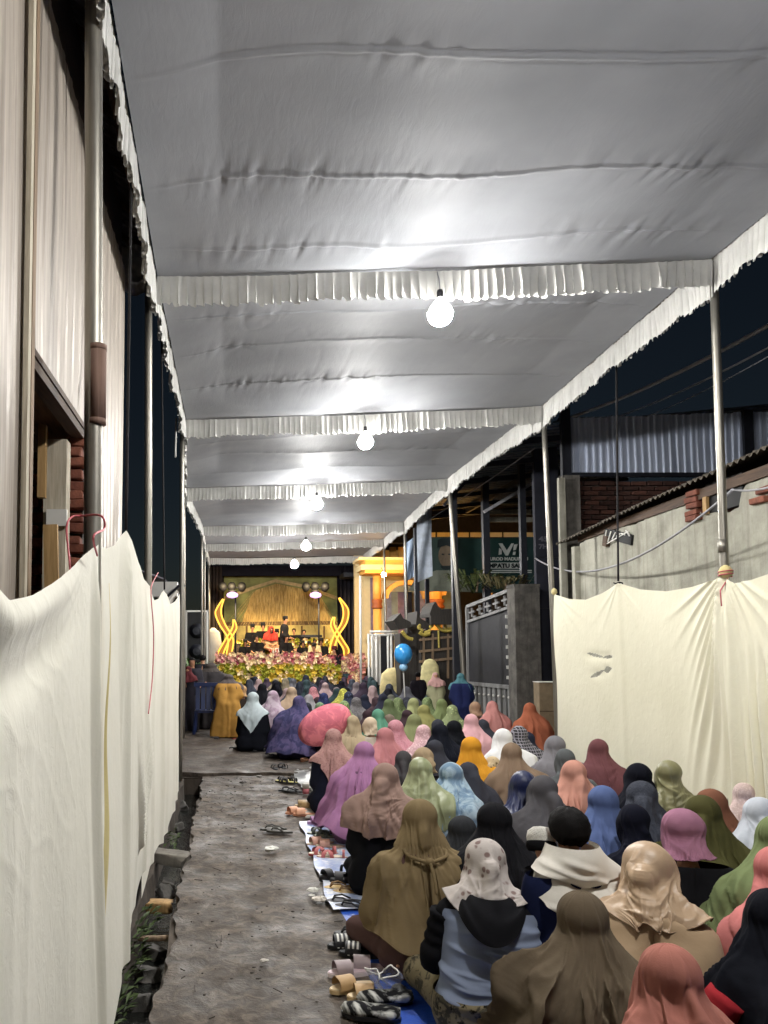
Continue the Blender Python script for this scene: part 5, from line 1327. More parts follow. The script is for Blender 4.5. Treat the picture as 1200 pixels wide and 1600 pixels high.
# speaker stack and plants left of the stage
sp = thing('speaker_stack', 'black speaker stack with pale edges left of the stage', 'speaker', (at(307, 1040, 22.5).x, 22.5, 0))
a, b2 = at(291, 1035, 22.5), at(324, 955, 22.5); MB().box(((a.x + b2.x) / 2, 22.7, (b2.z) / 2), (b2.x - a.x, .4, b2.z)).build('cabinet', M_BLACK, sp)
MB().box(((a.x + b2.x) / 2, 22.49, b2.z), (b2.x - a.x + .06, .04, .05)).build('pale_edge', M_WHITE, sp)
for x in (a.x, b2.x): MB().box((x, 22.49, b2.z / 2 + .6), (.05, .04, b2.z - 1.2)).build('pale_edge', M_WHITE, sp)
for zz in (1.55, 2.15): MB().lathe([(.22, 0), (.20, -.03), (.05, .02)], ((a.x + b2.x) / 2, 22.47, zz), 16, rot=(R(90), 0, 0)).build('speaker_cone', M_STEEL, sp, True)
leafy('potted_palm', 'leafy green pot plant at the left edge of the stage', tuple(at(300, 1048, 21.8) - Vector((0, 0, .5))), .9, 140, .35, (86, 116, 60), 7, L=.5)
leafy('potted_palm', 'pale leafed plant beside the speaker stack', tuple(at(322, 1050, 22.0) - Vector((0, 0, .4))), .7, 100, .3, (120, 140, 96), 8, L=.4)
cv = at(333, 1000, 25.4); tag(MB().lathe([(.35, -1.1), (.3, -.2), (.22, .25), (.05, .4)], (cv.x, 25.4, cv.z), 14, sy=.5).build('covered_monitor', fabric((196, 190, 176)), None, True), 'pale cloth-covered hump beside the left neon flame', 'monitor')
# flower bank along the stage front: each bloom is petals; one mass
def blooms(mbx, p, r_, m, rs, tilt):
    n_ = 5; ctr = Vector(p)
    for k in range(n_):
        a = 6.283 * k / n_ + rs.rand(); d = Vector((math.cos(a), -.6 + rs.uniform(-.2, .2), math.sin(a))) * r_; sd = Vector((-math.sin(a), 0, math.cos(a))) * r_ * .55
        mbx.add([ctr, ctr + d * .6 + sd, ctr + d * 1.1 + Vector((0, -.4 * r_, 0)), ctr + d * .6 - sd], [(0, 1, 2, 3)], m)
fl = thing('flower_bank', 'bank of pink and yellow flowers along the stage front', 'flowers', (1.9, 24.8, 0))
M_FL = [plain('pink_petals', srgb(214, 158, 146), .6, 0, .2, 30), plain('cream_petals', srgb(238, 214, 170), .6, 0, .15, 30), plain('yellow_petals', srgb(206, 176, 62), .6, 0, .2, 30), plain('yellow_green_leaves', srgb(150, 150, 46), .6, 0, .35, 30), plain('magenta_petals', srgb(170, 84, 96), .6, 0, .2, 30)]
rs = np.random.RandomState(9); mb1 = MB(); mb2 = MB()
for k in range(620):
    px = rs.uniform(338, 552); py = rs.uniform(1022, 1046) + (4 if px > 500 else 0); blooms(mb1, at(px, py, 24.7 - rs.rand() * .5), rs.uniform(.06, .11), rs.choice([0, 0, 0, 1, 1, 1, 4]), rs, 0)
for k in range(520):
    px = rs.uniform(338, 530); py = rs.uniform(1040, 1066); blooms(mb2, at(px, py, 24.3 - rs.rand() * .4), rs.uniform(.06, .12), rs.choice([2, 2, 3, 3, 1]), rs, 0)
for k in range(260):
    px = rs.uniform(370, 520); py = rs.uniform(1000, 1025); blooms(mb1, at(px, py, 26.6 + rs.rand() * .4), rs.uniform(.06, .11), rs.choice([1, 2, 2, 3, 1]), rs, 0)
for k in range(280):
    px = rs.uniform(545, 568); py = rs.uniform(1024, 1080); blooms(mb1, at(px, py, 24.0 + rs.rand() * .4), rs.uniform(.06, .11), rs.choice([0, 0, 0, 1, 1, 4]), rs, 0)
tag(mb1.build('pink_blooms', M_FL, fl), kind='stuff'); tag(mb2.build('yellow_blooms', M_FL, fl), kind='stuff')
MB().box((1.9, 24.95, .5), (4.7, .3, 1.0)).build('green_base', plain('dark_leaf_mass', srgb(40, 48, 30), .9), fl)
# ------------------------------------------------------------------ continuous bodies (skin modifier, baked)
M_SKIN = plain('brown_skin', srgb(176, 128, 100), .5, 0, .10, 14)
M_HAIR = plain('black_hair', srgb(15, 13, 13), .75, 0, .3, 60, .25); M_HAIR.node_tree.nodes['Principled BSDF'].inputs['Specular IOR Level'].default_value = .15
def skin_mesh(name, V, E, root=0, sub=2):
    me = bpy.data.meshes.new(name); me.from_pydata([v[:3] for v in V], E, [])
    ob = bpy.data.objects.new(name, me); COL.objects.link(ob)
    ob.modifiers.new('s', 'SKIN'); sv = me.skin_vertices[0].data
    for i, v in enumerate(V):
        r_ = v[3]; sv[i].radius = r_ if isinstance(r_, tuple) else (r_, r_); sv[i].use_root = (i == root)
    md = ob.modifiers.new('d', 'SUBSURF'); md.levels = sub; md.render_levels = sub
    dg = bpy.context.evaluated_depsgraph_get(); out_ = bpy.data.meshes.new_from_object(ob.evaluated_get(dg))
    bpy.data.objects.remove(ob); bpy.data.meshes.remove(me)
    out_.name = name; out_.polygons.foreach_set('use_smooth', [True] * len(out_.polygons)); return out_
def add_hand(V, E, wrist_i, w, d, side, curl=.5):
    """palm and five bent fingers of different lengths; thumb leaves the side of the palm"""
    w, d = Vector(w), Vector(d).normalized(); up = Vector((0, 0, 1)); lat = d.cross(up).normalized()
    pi_ = len(V); V.append((*(w + d * .045), .022)); E.append((wrist_i, pi_))
    for k, (o_, L) in enumerate(((-.027, .062), (-.009, .074), (.009, .078), (.027, .068))):
        b0 = w + d * .085 + lat * o_; i0 = len(V)
        V.append((*b0, .009)); E.append((pi_, i0))
        V.append((*(b0 + d * L * .5 - up * L * .15 * curl), .008)); E.append((i0, i0 + 1))
        V.append((*(b0 + d * L * .85 - up * L * .5 * curl), .006)); E.append((i0 + 1, i0 + 2))
    b0 = w + d * .03 + lat * .035 * -side; i0 = len(V)
    V.append((*b0, .010)); E.append((pi_, i0)); V.append((*(b0 + d * .035 - lat * side * .02), .008)); E.append((i0, i0 + 1))
def face_sculpt(me, c, s=1.0):
    """nose, brow, sockets and lips pressed into the front (+Y) of a head centred at c"""
    for v in me.vertices:
        p = (v.co - Vector(c)) / s
        if p.y > .02 and abs(p.z) < .13 and abs(p.x) < .09:
            dy = .022 * math.exp(-(p.x / .012) ** 2 - ((p.z + .012) / .026) ** 2)
            dy -= .008 * (math.exp(-((p.x - .033) / .014) ** 2 - ((p.z - .01) / .010) ** 2) + math.exp(-((p.x + .033) / .014) ** 2 - ((p.z - .01) / .010) ** 2))
            dy += .006 * math.exp(-(p.x / .02) ** 2 - ((p.z + .055) / .008) ** 2) + .006 * math.exp(-(p.x / .02) ** 2 - ((p.z + .09) / .015) ** 2)
            v.co.y += dy * s
def seated_body():
    V = [(0, .02, .14, (.11, .08)), (0, .03, .30, (.09, .065)), (0, .045, .45, (.10, .06)), (0, .055, .545, .045), (0, .065, .62, .038), (0, .098, .685, (.044, .050)), (0, .098, .742, (.052, .056)), (0, .094, .782, (.044, .046))]
    E = [(i, i + 1) for i in range(7)]
    for k in (-1, 1):
        i = len(V); V += [(k * .145, .035, .52, .040), (k * .218, .075, .31, .032), (k * .10, .27, .235, .024)]; E += [(2, i), (i, i + 1), (i + 1, i + 2)]
        add_hand(V, E, i + 2, (k * .10, .27, .235), (-k * .8, .6, -.1), k)
        i = len(V); V += [(k * .11, .07, .12, .070), (k * .265, .33, .12, .050), (k * .02, .40, .055, .036), (-k * .10, .40, .04, .03), (-k * .17, .41, .035, .018)]
        E += [(0, i), (i, i + 1), (i + 1, i + 2), (i + 2, i + 3), (i + 3, i + 4)]
    me = skin_mesh('seated_body', V, E); me.materials.append(M_SKIN); face_sculpt(me, (0, .098, .735)); return me
def standing_body(bend=0.0, arm=0.0):
    V = [(0, 0, .92, (.15, .11)), (0, .01, 1.10, (.13, .10)), (0, .03 + bend * .2, 1.30 - bend * .05, (.155, .10)), (0, .04 + bend * .3, 1.42 - bend * .1, .055), (0, .05 + bend * .38, 1.48 - bend * .12, .048), (0, .07 + bend * .42, 1.54 - bend * .14, (.065, .078)), (0, .07 + bend * .44, 1.61 - bend * .15, (.076, .09)), (0, .065 + bend * .45, 1.67 - bend * .15, (.062, .07))]
    E = [(i, i + 1) for i in range(7)]
    for k in (-1, 1):
        i = len(V); V += [(k * .18, .03 + bend * .22, 1.36 - bend * .06, .05), (k * .25, .04 + bend * .2, 1.08, .038), (k * .20, .20 + bend * .2, .98 + arm, .026)]; E += [(2, i), (i, i + 1), (i + 1, i + 2)]
        add_hand(V, E, i + 2, (k * .20, .20 + bend * .2, .98 + arm), (-k * .3, .9, -.2), k)
        i = len(V); V += [(k * .10, 0, .84, .09), (k * .11, .02, .47, .06), (k * .11, -.01, .09, .042), (k * .12, .09, .03, .035), (k * .125, .17, .02, .022)]
        E += [(0, i), (i, i + 1), (i + 1, i + 2), (i + 2, i + 3), (i + 3, i + 4)]
    me = skin_mesh('standing_body', V, E); me.materials.append(M_SKIN); face_sculpt(me, (0, .07 + bend * .43, 1.60 - bend * .145)); return me
BODY_SEAT = seated_body(); BODY_STAND = standing_body(); BODY_BEND = standing_body(.9, .2)
def stand_caps(bend=0.0, skirt=0.0):
    C = []
    def cap(a, b, ra, rb=None): C.append((np.array(a, float), np.array(b, float), ra, ra if rb is None else rb))
    for k in (-1, 1):
        cap((k * .08, 0, .9), (k * .10, .03 + bend * .2, 1.32 - bend * .05), .13, .12)
        cap((k * .16, .03 + bend * .22, 1.38 - bend * .06), (0, .03 + bend * .25, 1.40 - bend * .08), .07)
        cap((k * .18, .03 + bend * .22, 1.36 - bend * .06), (k * .25, .04 + bend * .2, 1.08), .068, .06)
        cap((k * .25, .04 + bend * .2, 1.08), (k * .20, .20 + bend * .2, .98), .06, .05)
        cap((k * .10, 0, .85), (k * .13 * (1 + skirt), 0, .05), .13, .12 + .06 * skirt)
    if skirt: cap((0, 0, .85), (0, 0, .05), .15, .17)
    return C
def robe(caps, z0, z1, seed, nth=56, nz=34, amp=1.0):
    """loose garment around a standing figure"""
    zs = np.linspace(z0, z1, nz); th = np.linspace(0, 2 * math.pi, nth, endpoint=False); Z = np.repeat(zs[:, None], nth, 1)
    cy = np.interp(zs, [0, .9, 1.4], [0.0, .0, np.mean([c[0][1] for c in caps[1:2]])])
    C = np.zeros((nz, nth, 3)); C[..., 1] = cy[:, None]; C[..., 2] = Z; D = np.zeros_like(C); D[..., 0] = np.sin(th); D[..., 1] = np.cos(th)
    r_ = smooth_wrap(smooth_col(cast_in(C, D, caps, .8), 3), 4) + .008
    T = th[None] + 0 * Z; low = np.clip((1.1 - Z) / .9, 0, 1)
    r_ = r_ + amp * (.012 * low * np.sin(T * 9 + 2 * vnoise(np.sin(T) * 2, np.cos(T) * 2, Z * 2, seed)) + .008 * fbm(T * 2, Z * 6, seed, seed, 2))
    return C + D * r_[..., None]
HAT = MB().lathe([(.074, -.02), (.080, .0), (.078, .05), (.072, .085), (.03, .09), (.004, .09)], (0, 0, 0), 18, sy=1.16).mesh('peci', plain('black_velvet', srgb(16, 15, 18), .9), True)
def hair_mesh(c, r_=.088, seed=0, low=-.55):
    mbh = MB(); n_, h_ = 36, 18; P_h = np.zeros((h_, n_, 3))
    for j in range(h_):
        for i in range(n_):
            a = 2 * math.pi * i / n_; front = math.cos(a); lim = 1.2 + 1.25 * min(1, max(0, (.5 - front) / .8))
            t = .02 + lim * j / (h_ - 1); q = Vector((math.sin(a) * math.sin(t), math.cos(a) * math.sin(t) * 1.12, math.cos(t) * 1.02))
            rr = r_ * (1 + .05 * float(vnoise(a * 5, t * 7, seed, 3)) + .02 * math.sin(a * 17 + t * 9)) * (1 + .10 * max(0.0, t - 1.6))
            P_h[j, i] = Vector(c) + q * rr
    mbh.grid(P_h, 0, True); mbh.f.append(list(range(n_ - 1, -1, -1))); mbh.m.append(0); return mbh
M_EYE = plain('dark_eye', srgb(16, 12, 12), .3)
EYES = MB().ball((-.032, 0, 0), .009, 8, sc=(1.3, .7, .8)).ball((.032, 0, 0), .009, 8, sc=(1.3, .7, .8)).mesh('eyes', M_EYE, True)
MOUTH = MB().ball((0, 0, 0), .02, 8, sc=(1.1, .4, .28)).mesh('mouth', plain('lips', srgb(130, 74, 70), .5), True)

def place(px, py, hs):
    """floor point of a seated figure whose head top shows at the pixel and whose sitting height is hs"""
    p = on_plane_z(px, py, hs); return p
STY = {
 'long':  dict(length=.86, hang=.85, flare=.07, amp=1.3, nf=14, crumple=.35),
 'cape':  dict(length=.66, hang=.8, flare=.04, amp=1.2, nf=12, crumple=.4),
 'mid':   dict(length=.55, hang=.65, amp=1.0, nf=11, swag=.5, crumple=.5),
 'wrap':  dict(length=.44, hang=.4, amp=.7, nf=9, swag=1.1, fan=.8, crumple=.7),
 'vee':   dict(length=.40, hang=.6, vee=.20, amp=.8, nf=9, swag=.8, fan=.6, crumple=.6),
 'fanr':  dict(length=.58, hang=.6, amp=.8, nf=9, fan=1.5, crumple=.5),
 'fanl':  dict(length=.58, hang=.6, amp=.8, nf=9, fan=-1.5, crumple=.5),
 'tied':  dict(length=.76, hang=.55, cinch=(.60, .035), amp=.7, nf=10, flare=.04, crumple=.25),
 'snug':  dict(length=.275, hang=.12, amp=.5, nf=7, swag=.9, crumple=.6, gap=.010, cinch=(.60, .02), hf=1.5),
}
PEOPLE = []
def woman(px, py, style, rgb, kind='plain', alt=None, dress=(30, 30, 36), dkind='plain', dalt=None, yaw=None, hs=.87, label='', group=None,
          nod=None, lean=None, turn=None, bun=None, sc=1.0, detail=None, seed=None, caps_kw=None, depth=None, skirt=1.0, **kw):
    i = len(PEOPLE) + 1; rs = np.random.RandomState(500 + i if seed is None else seed)
    s = hs / .865 * 1.0
    if depth is None: p = place(px, py, hs)
    else:
        q = at(px, py, depth); p = q; s = q.z / .865
    near = p.y < 5.0; midd = p.y < 9
    nth, nz = detail or ((190, 140) if p.y < 4.4 else (132, 100) if p.y < 6.2 else (84, 64) if midd else (48, 36))
    yaw = rs.uniform(-24, 24) if yaw is None else yaw
    base_yaw = math.degrees(math.atan2(-(1.9 - p.x), 26 - p.y))
    nod = rs.uniform(-.05, .2) if nod is None else nod; lean = rs.uniform(.02, .16) if lean is None else lean
    turn = rs.uniform(-.5, .5) if turn is None else turn; bun = (rs.uniform(0, 1.1) if rs.rand() < .6 else 0) if bun is None else bun
    caps = seated_caps(lean=lean, nod=nod, turn=turn, bun=bun, **dict({'sh': .94}, **(caps_kw or {})))
    d = dict(STY[style]); d.update(kw)
    if 'fan' in d and i % 2: d['fan'] = -d['fan']
    X, keep = make_scarf(caps, nth=nth, nz=nz, seed=i * 7, **d)
    ctr = caps[17][0]
    t = thing('person', label, 'person', (p.x, p.y, .006), R(base_yaw + yaw), group)
    # rotate about the floor point so the head's crown stays over p
    Rz = Matrix.Rotation(R(base_yaw + yaw), 3, 'Z'); off = Rz @ (Vector((ctr[0], ctr[1], 0)) * s); t.location = (p.x - off.x, p.y - off.y, .006)
    jx = rs.uniform(.94, 1.05); t.scale = (s * sc * jx, s * sc * jx, s)
    b_ = link('body', BODY_SEAT, t)
    b_.rotation_euler = (-lean * .87 - max(nod, 0) * .06, 0, 0)
    Dm = make_dress(caps, nth=80 if near else 48, nz=44 if near else 26, seed=i, wrinkle=1.0, skirt=skirt)
    MB().grid(Dm, 0, True).build('dress', fabric(dress, dkind, dalt), t, True, local=True)
    sc_o = scarf_mb(X, keep).build('headscarf', fabric(rgb, kind, alt), t, True, local=True)
    if p.y < 7.5:                                            # rolled and stitched hem
        e_ = np.concatenate([X[-1], X[-1][:1]], 0); MB().tube([Vector(q) for q in e_], .0028, 5, cap=False).build('hem', fabric(tuple(int(c * .86) for c in rgb), 'plain'), sc_o, True, local=True)
    PEOPLE.append(t); return t
def man(pos, seated=True, yaw=180, coat=(26, 26, 30), hat=True, label='', group=None, body=None, trousers=(30, 30, 34), s=1.0, hatmat=None, hair=True, scarf=None):
    i = len(PEOPLE) + 1
    t = thing('person', label, 'person', pos, R(yaw), group); t.scale = (s, s, s)
    if seated:
        link('body', BODY_SEAT, t); caps = seated_caps(sh=1.08); MB().grid(make_dress(caps, 44, 26, seed=i, ztop=.585, skirt=.2), 0, True).build('clothes', fabric(coat), t, True, local=True); hc = Vector((0, .094, .745))
    else:
        bend = .9 if body is BODY_BEND else 0.0
        link('body', body or BODY_STAND, t); caps = stand_caps(bend); MB().grid(robe(caps, .80, 1.46, i, 40, 24), 0, True).build('coat', fabric(coat), t, True, local=True)
        MB().grid(robe(caps[4:5] + caps[9:10] + caps[0:1] + caps[5:6], .05, .95, i + 3, 40, 20, .8), 0, True).build('trousers', fabric(trousers), t, True, local=True)
        hc = Vector((0, .07 + bend * .43, 1.60 - bend * .145))
    if hair: hair_mesh(hc + Vector((0, -.004, .006)), .070, i).build('hair', M_HAIR, t, True, local=True)
    if hat:
        ho = link('cap', HAT, t, hc + Vector((0, -.005, .045)))
        if hatmat is not None: ho.material_slots[0].link = 'OBJECT'; ho.material_slots[0].material = hatmat
    link('eyes', EYES, t, hc + Vector((0, .066, .0))); link('mouth', MOUTH, t, hc + Vector((0, .068, -.058)))
    PEOPLE.append(t); return t
# ------------------------------------------------------------------ the seated crowd, near rows first
G = 'seated listeners on the alley floor'
W = lambda *a, **k: woman(*a, group=k.pop('group', G), **k)
W(1036, 1460, 'fanr', (172, 104, 90), label='woman in a terracotta velvet headscarf, closest to the camera', dress=(150, 90, 80), yaw=5, lean=.15, nod=.05, turn=.1, bun=.4, length=.72, hang=.9, hs=.88, fan=-2.2, swag=1.0, sc=1.0, flare=.07, amp=1.5, nf=12, hf=1.6, crumple=.6)
W(908, 1378, 'long', (98, 84, 66), label='woman under a long taupe brown cape veil in the front rows', dress=(60, 58, 50), yaw=-8, lean=.18, nod=.1, turn=-.1, bun=0, flare=.10, amp=1.9, nf=12, hs=.88, hang=.92)
W(1012, 1300, 'wrap', (190, 158, 124), 'satin', label='woman in a shiny beige satin headscarf and tan blouse', dress=(188, 156, 118), dkind='satin', yaw=-22, lean=.22, nod=.12, turn=-.3, bun=.9, hs=.93, sc=1.10, length=.36, hang=.2, amp=.6, swag=.9, crumple=1.0, nf=8, hf=2.5)
W(757, 1304, 'vee', (186, 176, 170), 'floral', (96, 62, 60), label='woman in a white floral scarf, blue grey vest and black hood', dress=(24, 24, 28), yaw=-12, lean=.10, nod=.2, turn=.15, bun=.8, hs=.84, length=.34, vee=.10, hang=.35, crumple=1.0, amp=.7, sc=1.05, asym=.35, skirt=.3)
W(655, 1246, 'tied', (128, 108, 74), label='woman in a khaki cape veil tied with a knot at the nape', dress=(92, 66, 62), yaw=2, lean=.06, nod=.02, turn=0, bun=.5, hs=.89, sc=1.02)
W(603, 1190, 'mid', (150, 120, 108), label='woman in a mauve brown scarf and black dress beside the khaki veil', dress=(20, 20, 24), yaw=-20, lean=.08, nod=.0, turn=-.1, bun=1.0, length=.52, hs=.90, swag=.8, fan=.8)
W(568, 1152, 'long', (160, 106, 150), label='woman under a long orchid purple veil at the mat edge', dress=(120, 84, 116), yaw=-25, lean=.25, flare=.10, hs=.90)
W(520, 1136, 'vee', (178, 132, 126), 'speckle', (120, 80, 80), label='woman in a dusty pink speckled scarf and navy dress at the path side', dress=(22, 24, 40), yaw=-15, lean=.12, hs=.88, length=.42, vee=.26, asym=-.25, sc=1.02)
W(772, 1250, 'cape', (26, 26, 30), label='woman in a plain black hijab behind the white floral scarf', dress=(28, 28, 34), yaw=4, hs=.88, sc=1.08, nod=.05)
W(722, 1272, 'cape', (52, 54, 58), label='charcoal caped figure hunched beside the plain black hijab', dress=(40, 42, 46), yaw=-10, hs=.80, nod=.02, lean=.12, turn=0, depth=4.55, sc=1.15)
W(846, 1207, 'long', (82, 80, 84), label='woman in a dark grey jersey veil behind the boy', dress=(78, 76, 80), yaw=8, hs=.90, amp=1.0, turn=.1)
W(815, 1203, 'mid', (28, 38, 84), 'satin', label='woman in a royal navy scarf tucked behind the dark grey veil', dress=(196, 160, 170), yaw=12, hs=.88)
W(893, 1187, 'long', (206, 142, 122), label='woman in a peach salmon veil in the middle rows', dress=(170, 120, 110), yaw=-4, hs=.88)
W(932, 1150, 'fanr', (112, 66, 70), label='woman in a maroon headscarf against the right screen', dress=(110, 64, 68), yaw=-12, hs=.90, length=.75, turn=.4)
W(995, 1190, 'cape', (22, 24, 34), label='woman in a black scarf left of the olive satin scarf', dress=(24, 24, 30), hs=.86, yaw=10)
W(1003, 1215, 'cape', (70, 74, 86), 'crinkle', label='woman in a crinkled slate grey scarf', dress=(50, 54, 64), hs=.88, yaw=-6)
W(985, 1254, 'snug', (24, 26, 40), label='woman in a small blue black scarf right of the periwinkle veil', dress=(24, 26, 38), hs=.84, yaw=14, length=.5)
W(1042, 1187, 'wrap', (134, 130, 86), 'satin', label='woman in an olive satin scarf near the right screen', dress=(210, 204, 160), hs=.88, yaw=-12, length=.5)
W(1112, 1228, 'cape', (134, 84, 62), label='woman in a rust brown scarf behind the dark olive veil', dress=(196, 140, 150), dkind='speckle', dalt=(236, 200, 204), hs=.87, yaw=-20)
W(1098, 1240, 'long', (84, 82, 44), label='woman in a dark olive veil in front of the rust scarf', dress=(70, 68, 40), hs=.90, yaw=-10)
W(1066, 1258, 'snug', (162, 106, 132), label='woman in a rose mauve headscarf and black dress', dress=(24, 24, 28), hs=.90, yaw=-14, sc=1.06, nod=.12)
W(1186, 1240, 'mid', (196, 202, 212), label='woman in a pale silver white scarf at the right picture edge', dress=(206, 196, 156), dkind='speckle', dalt=(170, 160, 120), hs=.87, yaw=-20)
W(1215, 1272, 'long', (122, 138, 88), label='woman in a fern green veil cut by the right picture edge', dress=(120, 136, 90), hs=.92, yaw=-16)
W(1216, 1318, 'fanl', (214, 120, 116), label='woman in a coral pink scarf cut by the right picture edge', dress=(60, 40, 44), hs=.88, yaw=-10)
W(1206, 1384, 'cape', (20, 22, 30), label='woman in black with a red sleeve at the lower right edge', dress=(22, 22, 28), hs=.86, yaw=-14, sc=1.05)
W(941, 1225, 'long', (86, 106, 160), label='woman in a periwinkle blue veil beside the boy', dress=(70, 90, 140), hs=.88, yaw=6)
W(797, 1158, 'long', (136, 112, 90), label='woman in a mid brown veil right of the orange scarf', dress=(120, 98, 80), hs=.89, yaw=-6)
W(735, 1150, 'tied', (224, 150, 30), label='woman in a bright marigold orange headscarf', dress=(220, 150, 40), hs=.88, yaw=-8, cinch=(.61, .02), length=.6)
W(783, 1136, 'cape', (224, 224, 224), label='woman in a pure white veil behind the brown veil', dress=(220, 218, 214), hs=.88, yaw=6)
W(810, 1132, 'mid', (62, 62, 66), 'plaid', (170, 166, 176), label='woman in a black and grey plaid scarf', dress=(120, 92, 40), hs=.88, yaw=6)
W(866, 1148, 'mid', (122, 120, 126), label='woman in a mid grey scarf below the rust veil', dress=(150, 140, 150), hs=.87, yaw=-14)
W(881, 1166, 'snug', (88, 92, 94), label='woman in a small smoke grey scarf above the peach veil', dress=(30, 32, 38), hs=.86, yaw=-8, length=.42)
W(827, 1096, 'long', (176, 94, 64), label='woman in a burnt orange veil by the dark boarding', dress=(120, 60, 44), hs=.88, yaw=-10)
W(816, 1074, 'cape', (26, 24, 32), label='woman in black behind the burnt orange veil', dress=(50, 34, 44), hs=.92, yaw=6)
W(790, 1070, 'cape', (104, 116, 76), label='woman in a moss green scarf before the gate', dress=(120, 116, 120), dkind='speckle', dalt=(40, 40, 40), hs=.93, yaw=10)
W(768, 1094, 'long', (198, 128, 122), label='woman in a salmon rose veil before the gate', dress=(170, 100, 96), hs=.88, yaw=2)
W(735, 1114, 'mid', (222, 164, 172), label='woman in a baby pink scarf with a dark dress', dress=(40, 26, 26), hs=.88, yaw=-6)
W(742, 1094, 'snug', (168, 132, 104), label='woman in a tan turban scarf beside the salmon veil', dress=(140, 90, 80), hs=.86, yaw=0, length=.28)
W(688, 1128, 'cape', (24, 27, 38), label='woman in a black blue scarf left of the marigold scarf', dress=(24, 24, 32), hs=.89, yaw=4)
W(710, 1124, 'mid', (22, 24, 30), label='woman in a black scarf and teal dress above the marigold scarf', dress=(50, 130, 130), hs=.87, yaw=-8)
W(646, 1113, 'long', (128, 134, 88), label='woman in an olive veil left of the black blue scarf', dress=(110, 116, 80), hs=.88, yaw=-4)
W(618, 1123, 'mid', (206, 140, 152), 'speckle', (180, 110, 124), label='woman in a candy pink speckled scarf with a black collar', dress=(24, 24, 28), hs=.88, yaw=-14)
W(602, 1135, 'cape', (190, 118, 122), label='woman in a rose pink veil beside the purple veil', dress=(150, 94, 96), hs=.87, yaw=10)
W(590, 1107, 'cape', (92, 156, 128), label='woman in a jade green scarf', dress=(190, 200, 180), hs=.88, yaw=10)
W(553, 1115, 'tied', (176, 156, 122), label='woman in a sand beige veil tied behind, next to the pink bundle', dress=(170, 150, 120), hs=.86, yaw=-14)
W(577, 1118, 'snug', (206, 184, 156), label='woman in a pale cream scarf between sand and jade scarves', dress=(190, 176, 160), hs=.84, yaw=8)
W(655, 1180, 'mid', (148, 156, 112), label='woman in a sage green satin scarf above the khaki veil', dress=(96, 116, 150), hs=.89, yaw=-18, kind='satin')
W(706, 1180, 'long', (160, 184, 200), 'marble', (110, 134, 156), label='woman in a pale sky blue marbled veil', dress=(150, 170, 190), hs=.88, yaw=-30, lean=.3, fan=1.2)
W(659, 1166, 'snug', (166, 142, 108), label='person in a low tan scarf behind the sage scarf', dress=(40, 40, 44), hs=.84, yaw=0)
W(630, 1170, 'mid', (70, 68, 70), label='person in a low charcoal scarf behind the rose veil', dress=(40, 40, 44), hs=.80, yaw=5)
W(770, 1178, 'wrap', (196, 172, 132), 'floral', (90, 80, 50), label='person in cream floral cloth squeezed below the marigold scarf', dress=(200, 176, 140), hs=.72, yaw=-6, nod=.3)
W(1160, 1222, 'mid', (206, 178, 172), 'speckle', (230, 214, 210), label='person in pale pink lace right of the rust scarf', dress=(216, 178, 184), hs=.72, yaw=-14)
# left strip beyond the path
W(395, 1080, 'vee', (190, 204, 208), label='woman in a pale ice blue scarf with pointed back at the road edge', dress=(22, 24, 32), hs=.98, yaw=-8, length=.42, vee=.22)
W(428, 1077, 'vee', (196, 176, 190), 'marble', (170, 146, 164), label='woman in a lilac white scarf with pointed back at the road edge', dress=(26, 24, 32), hs=.99, yaw=-12, length=.40, vee=.28)
W(468, 1083, 'long', (62, 62, 104), 'marble', (92, 84, 120), label='woman under a midnight violet veil at the road edge', dress=(50, 50, 84), hs=1.0, yaw=-14, lean=.2)
W(455, 1072, 'mid', (178, 150, 122), label='woman in a tan brown scarf behind the midnight violet veil', dress=(160, 140, 116), hs=.98, yaw=6)
W(410, 1066, 'cape', (26, 26, 32), label='woman in black between the ice blue and lilac scarves', dress=(24, 24, 30), hs=.96, yaw=-5)
W(378, 1070, 'snug', (206, 158, 108), label='person in a small peach cap scarf behind the mustard robe', dress=(60, 50, 44), hs=.92, yaw=0)
# the green and dark blocks farther on
far_rows = [
 (622, 1088, (104, 118, 78), 'deep moss scarf at the left of the green row'), (645, 1090, (160, 164, 108), 'pale lime scarf in the green row'), (662, 1100, (150, 146, 84), 'yellow olive scarf in front of the green row'),
 (668, 1088, (112, 128, 84), 'leaf green scarf in the middle of the green row'), (690, 1091, (116, 130, 80), 'leaf green scarf at the right of the green row'), (707, 1099, (134, 146, 100), 'light moss scarf nearest the tan turban'),
 (500, 1095, (112, 138, 104), 'grey green scarf left of the road-side rows'), (517, 1100, (58, 54, 70), 'aubergine scarf beside the grey green scarf'), (538, 1092, (130, 150, 98), 'spring green scarf in the far left block'),
 (556, 1088, (110, 106, 108), 'ash grey pointed veil in the far left block'), (598, 1083, (44, 46, 62), 'ink blue scarf above the jade scarf'), (607, 1090, (96, 110, 72), 'dull green scarf beside the ink blue scarf'),
 (536, 1074, (176, 172, 70), 'mustard yellow shawl in the far rows'), (545, 1080, (54, 60, 80), 'steel navy scarf beside the mustard shawl'), (490, 1072, (186, 120, 128), 'old rose scarf in the far rows'),
 (483, 1083, (150, 146, 150), 'light ash scarf behind the violet veil'), (505, 1082, (46, 52, 92), 'indigo scarf in the far rows'), (660, 1128, (206, 160, 164), 'blush scarf half hidden behind the olive veil')]
for px, py, rgb, lab in far_rows:
    woman(px, py, random.choice(['long', 'cape', 'mid']), rgb, random.choice(['plain', 'plain', 'speckle', 'floral']), tuple(min(255, int(c * 1.35 + 14)) for c in rgb), label='woman in a ' + lab, group='far rows of seated listeners', dress=tuple(int(c * .8) for c in rgb), hs=.87 if py > 1078 else .90)
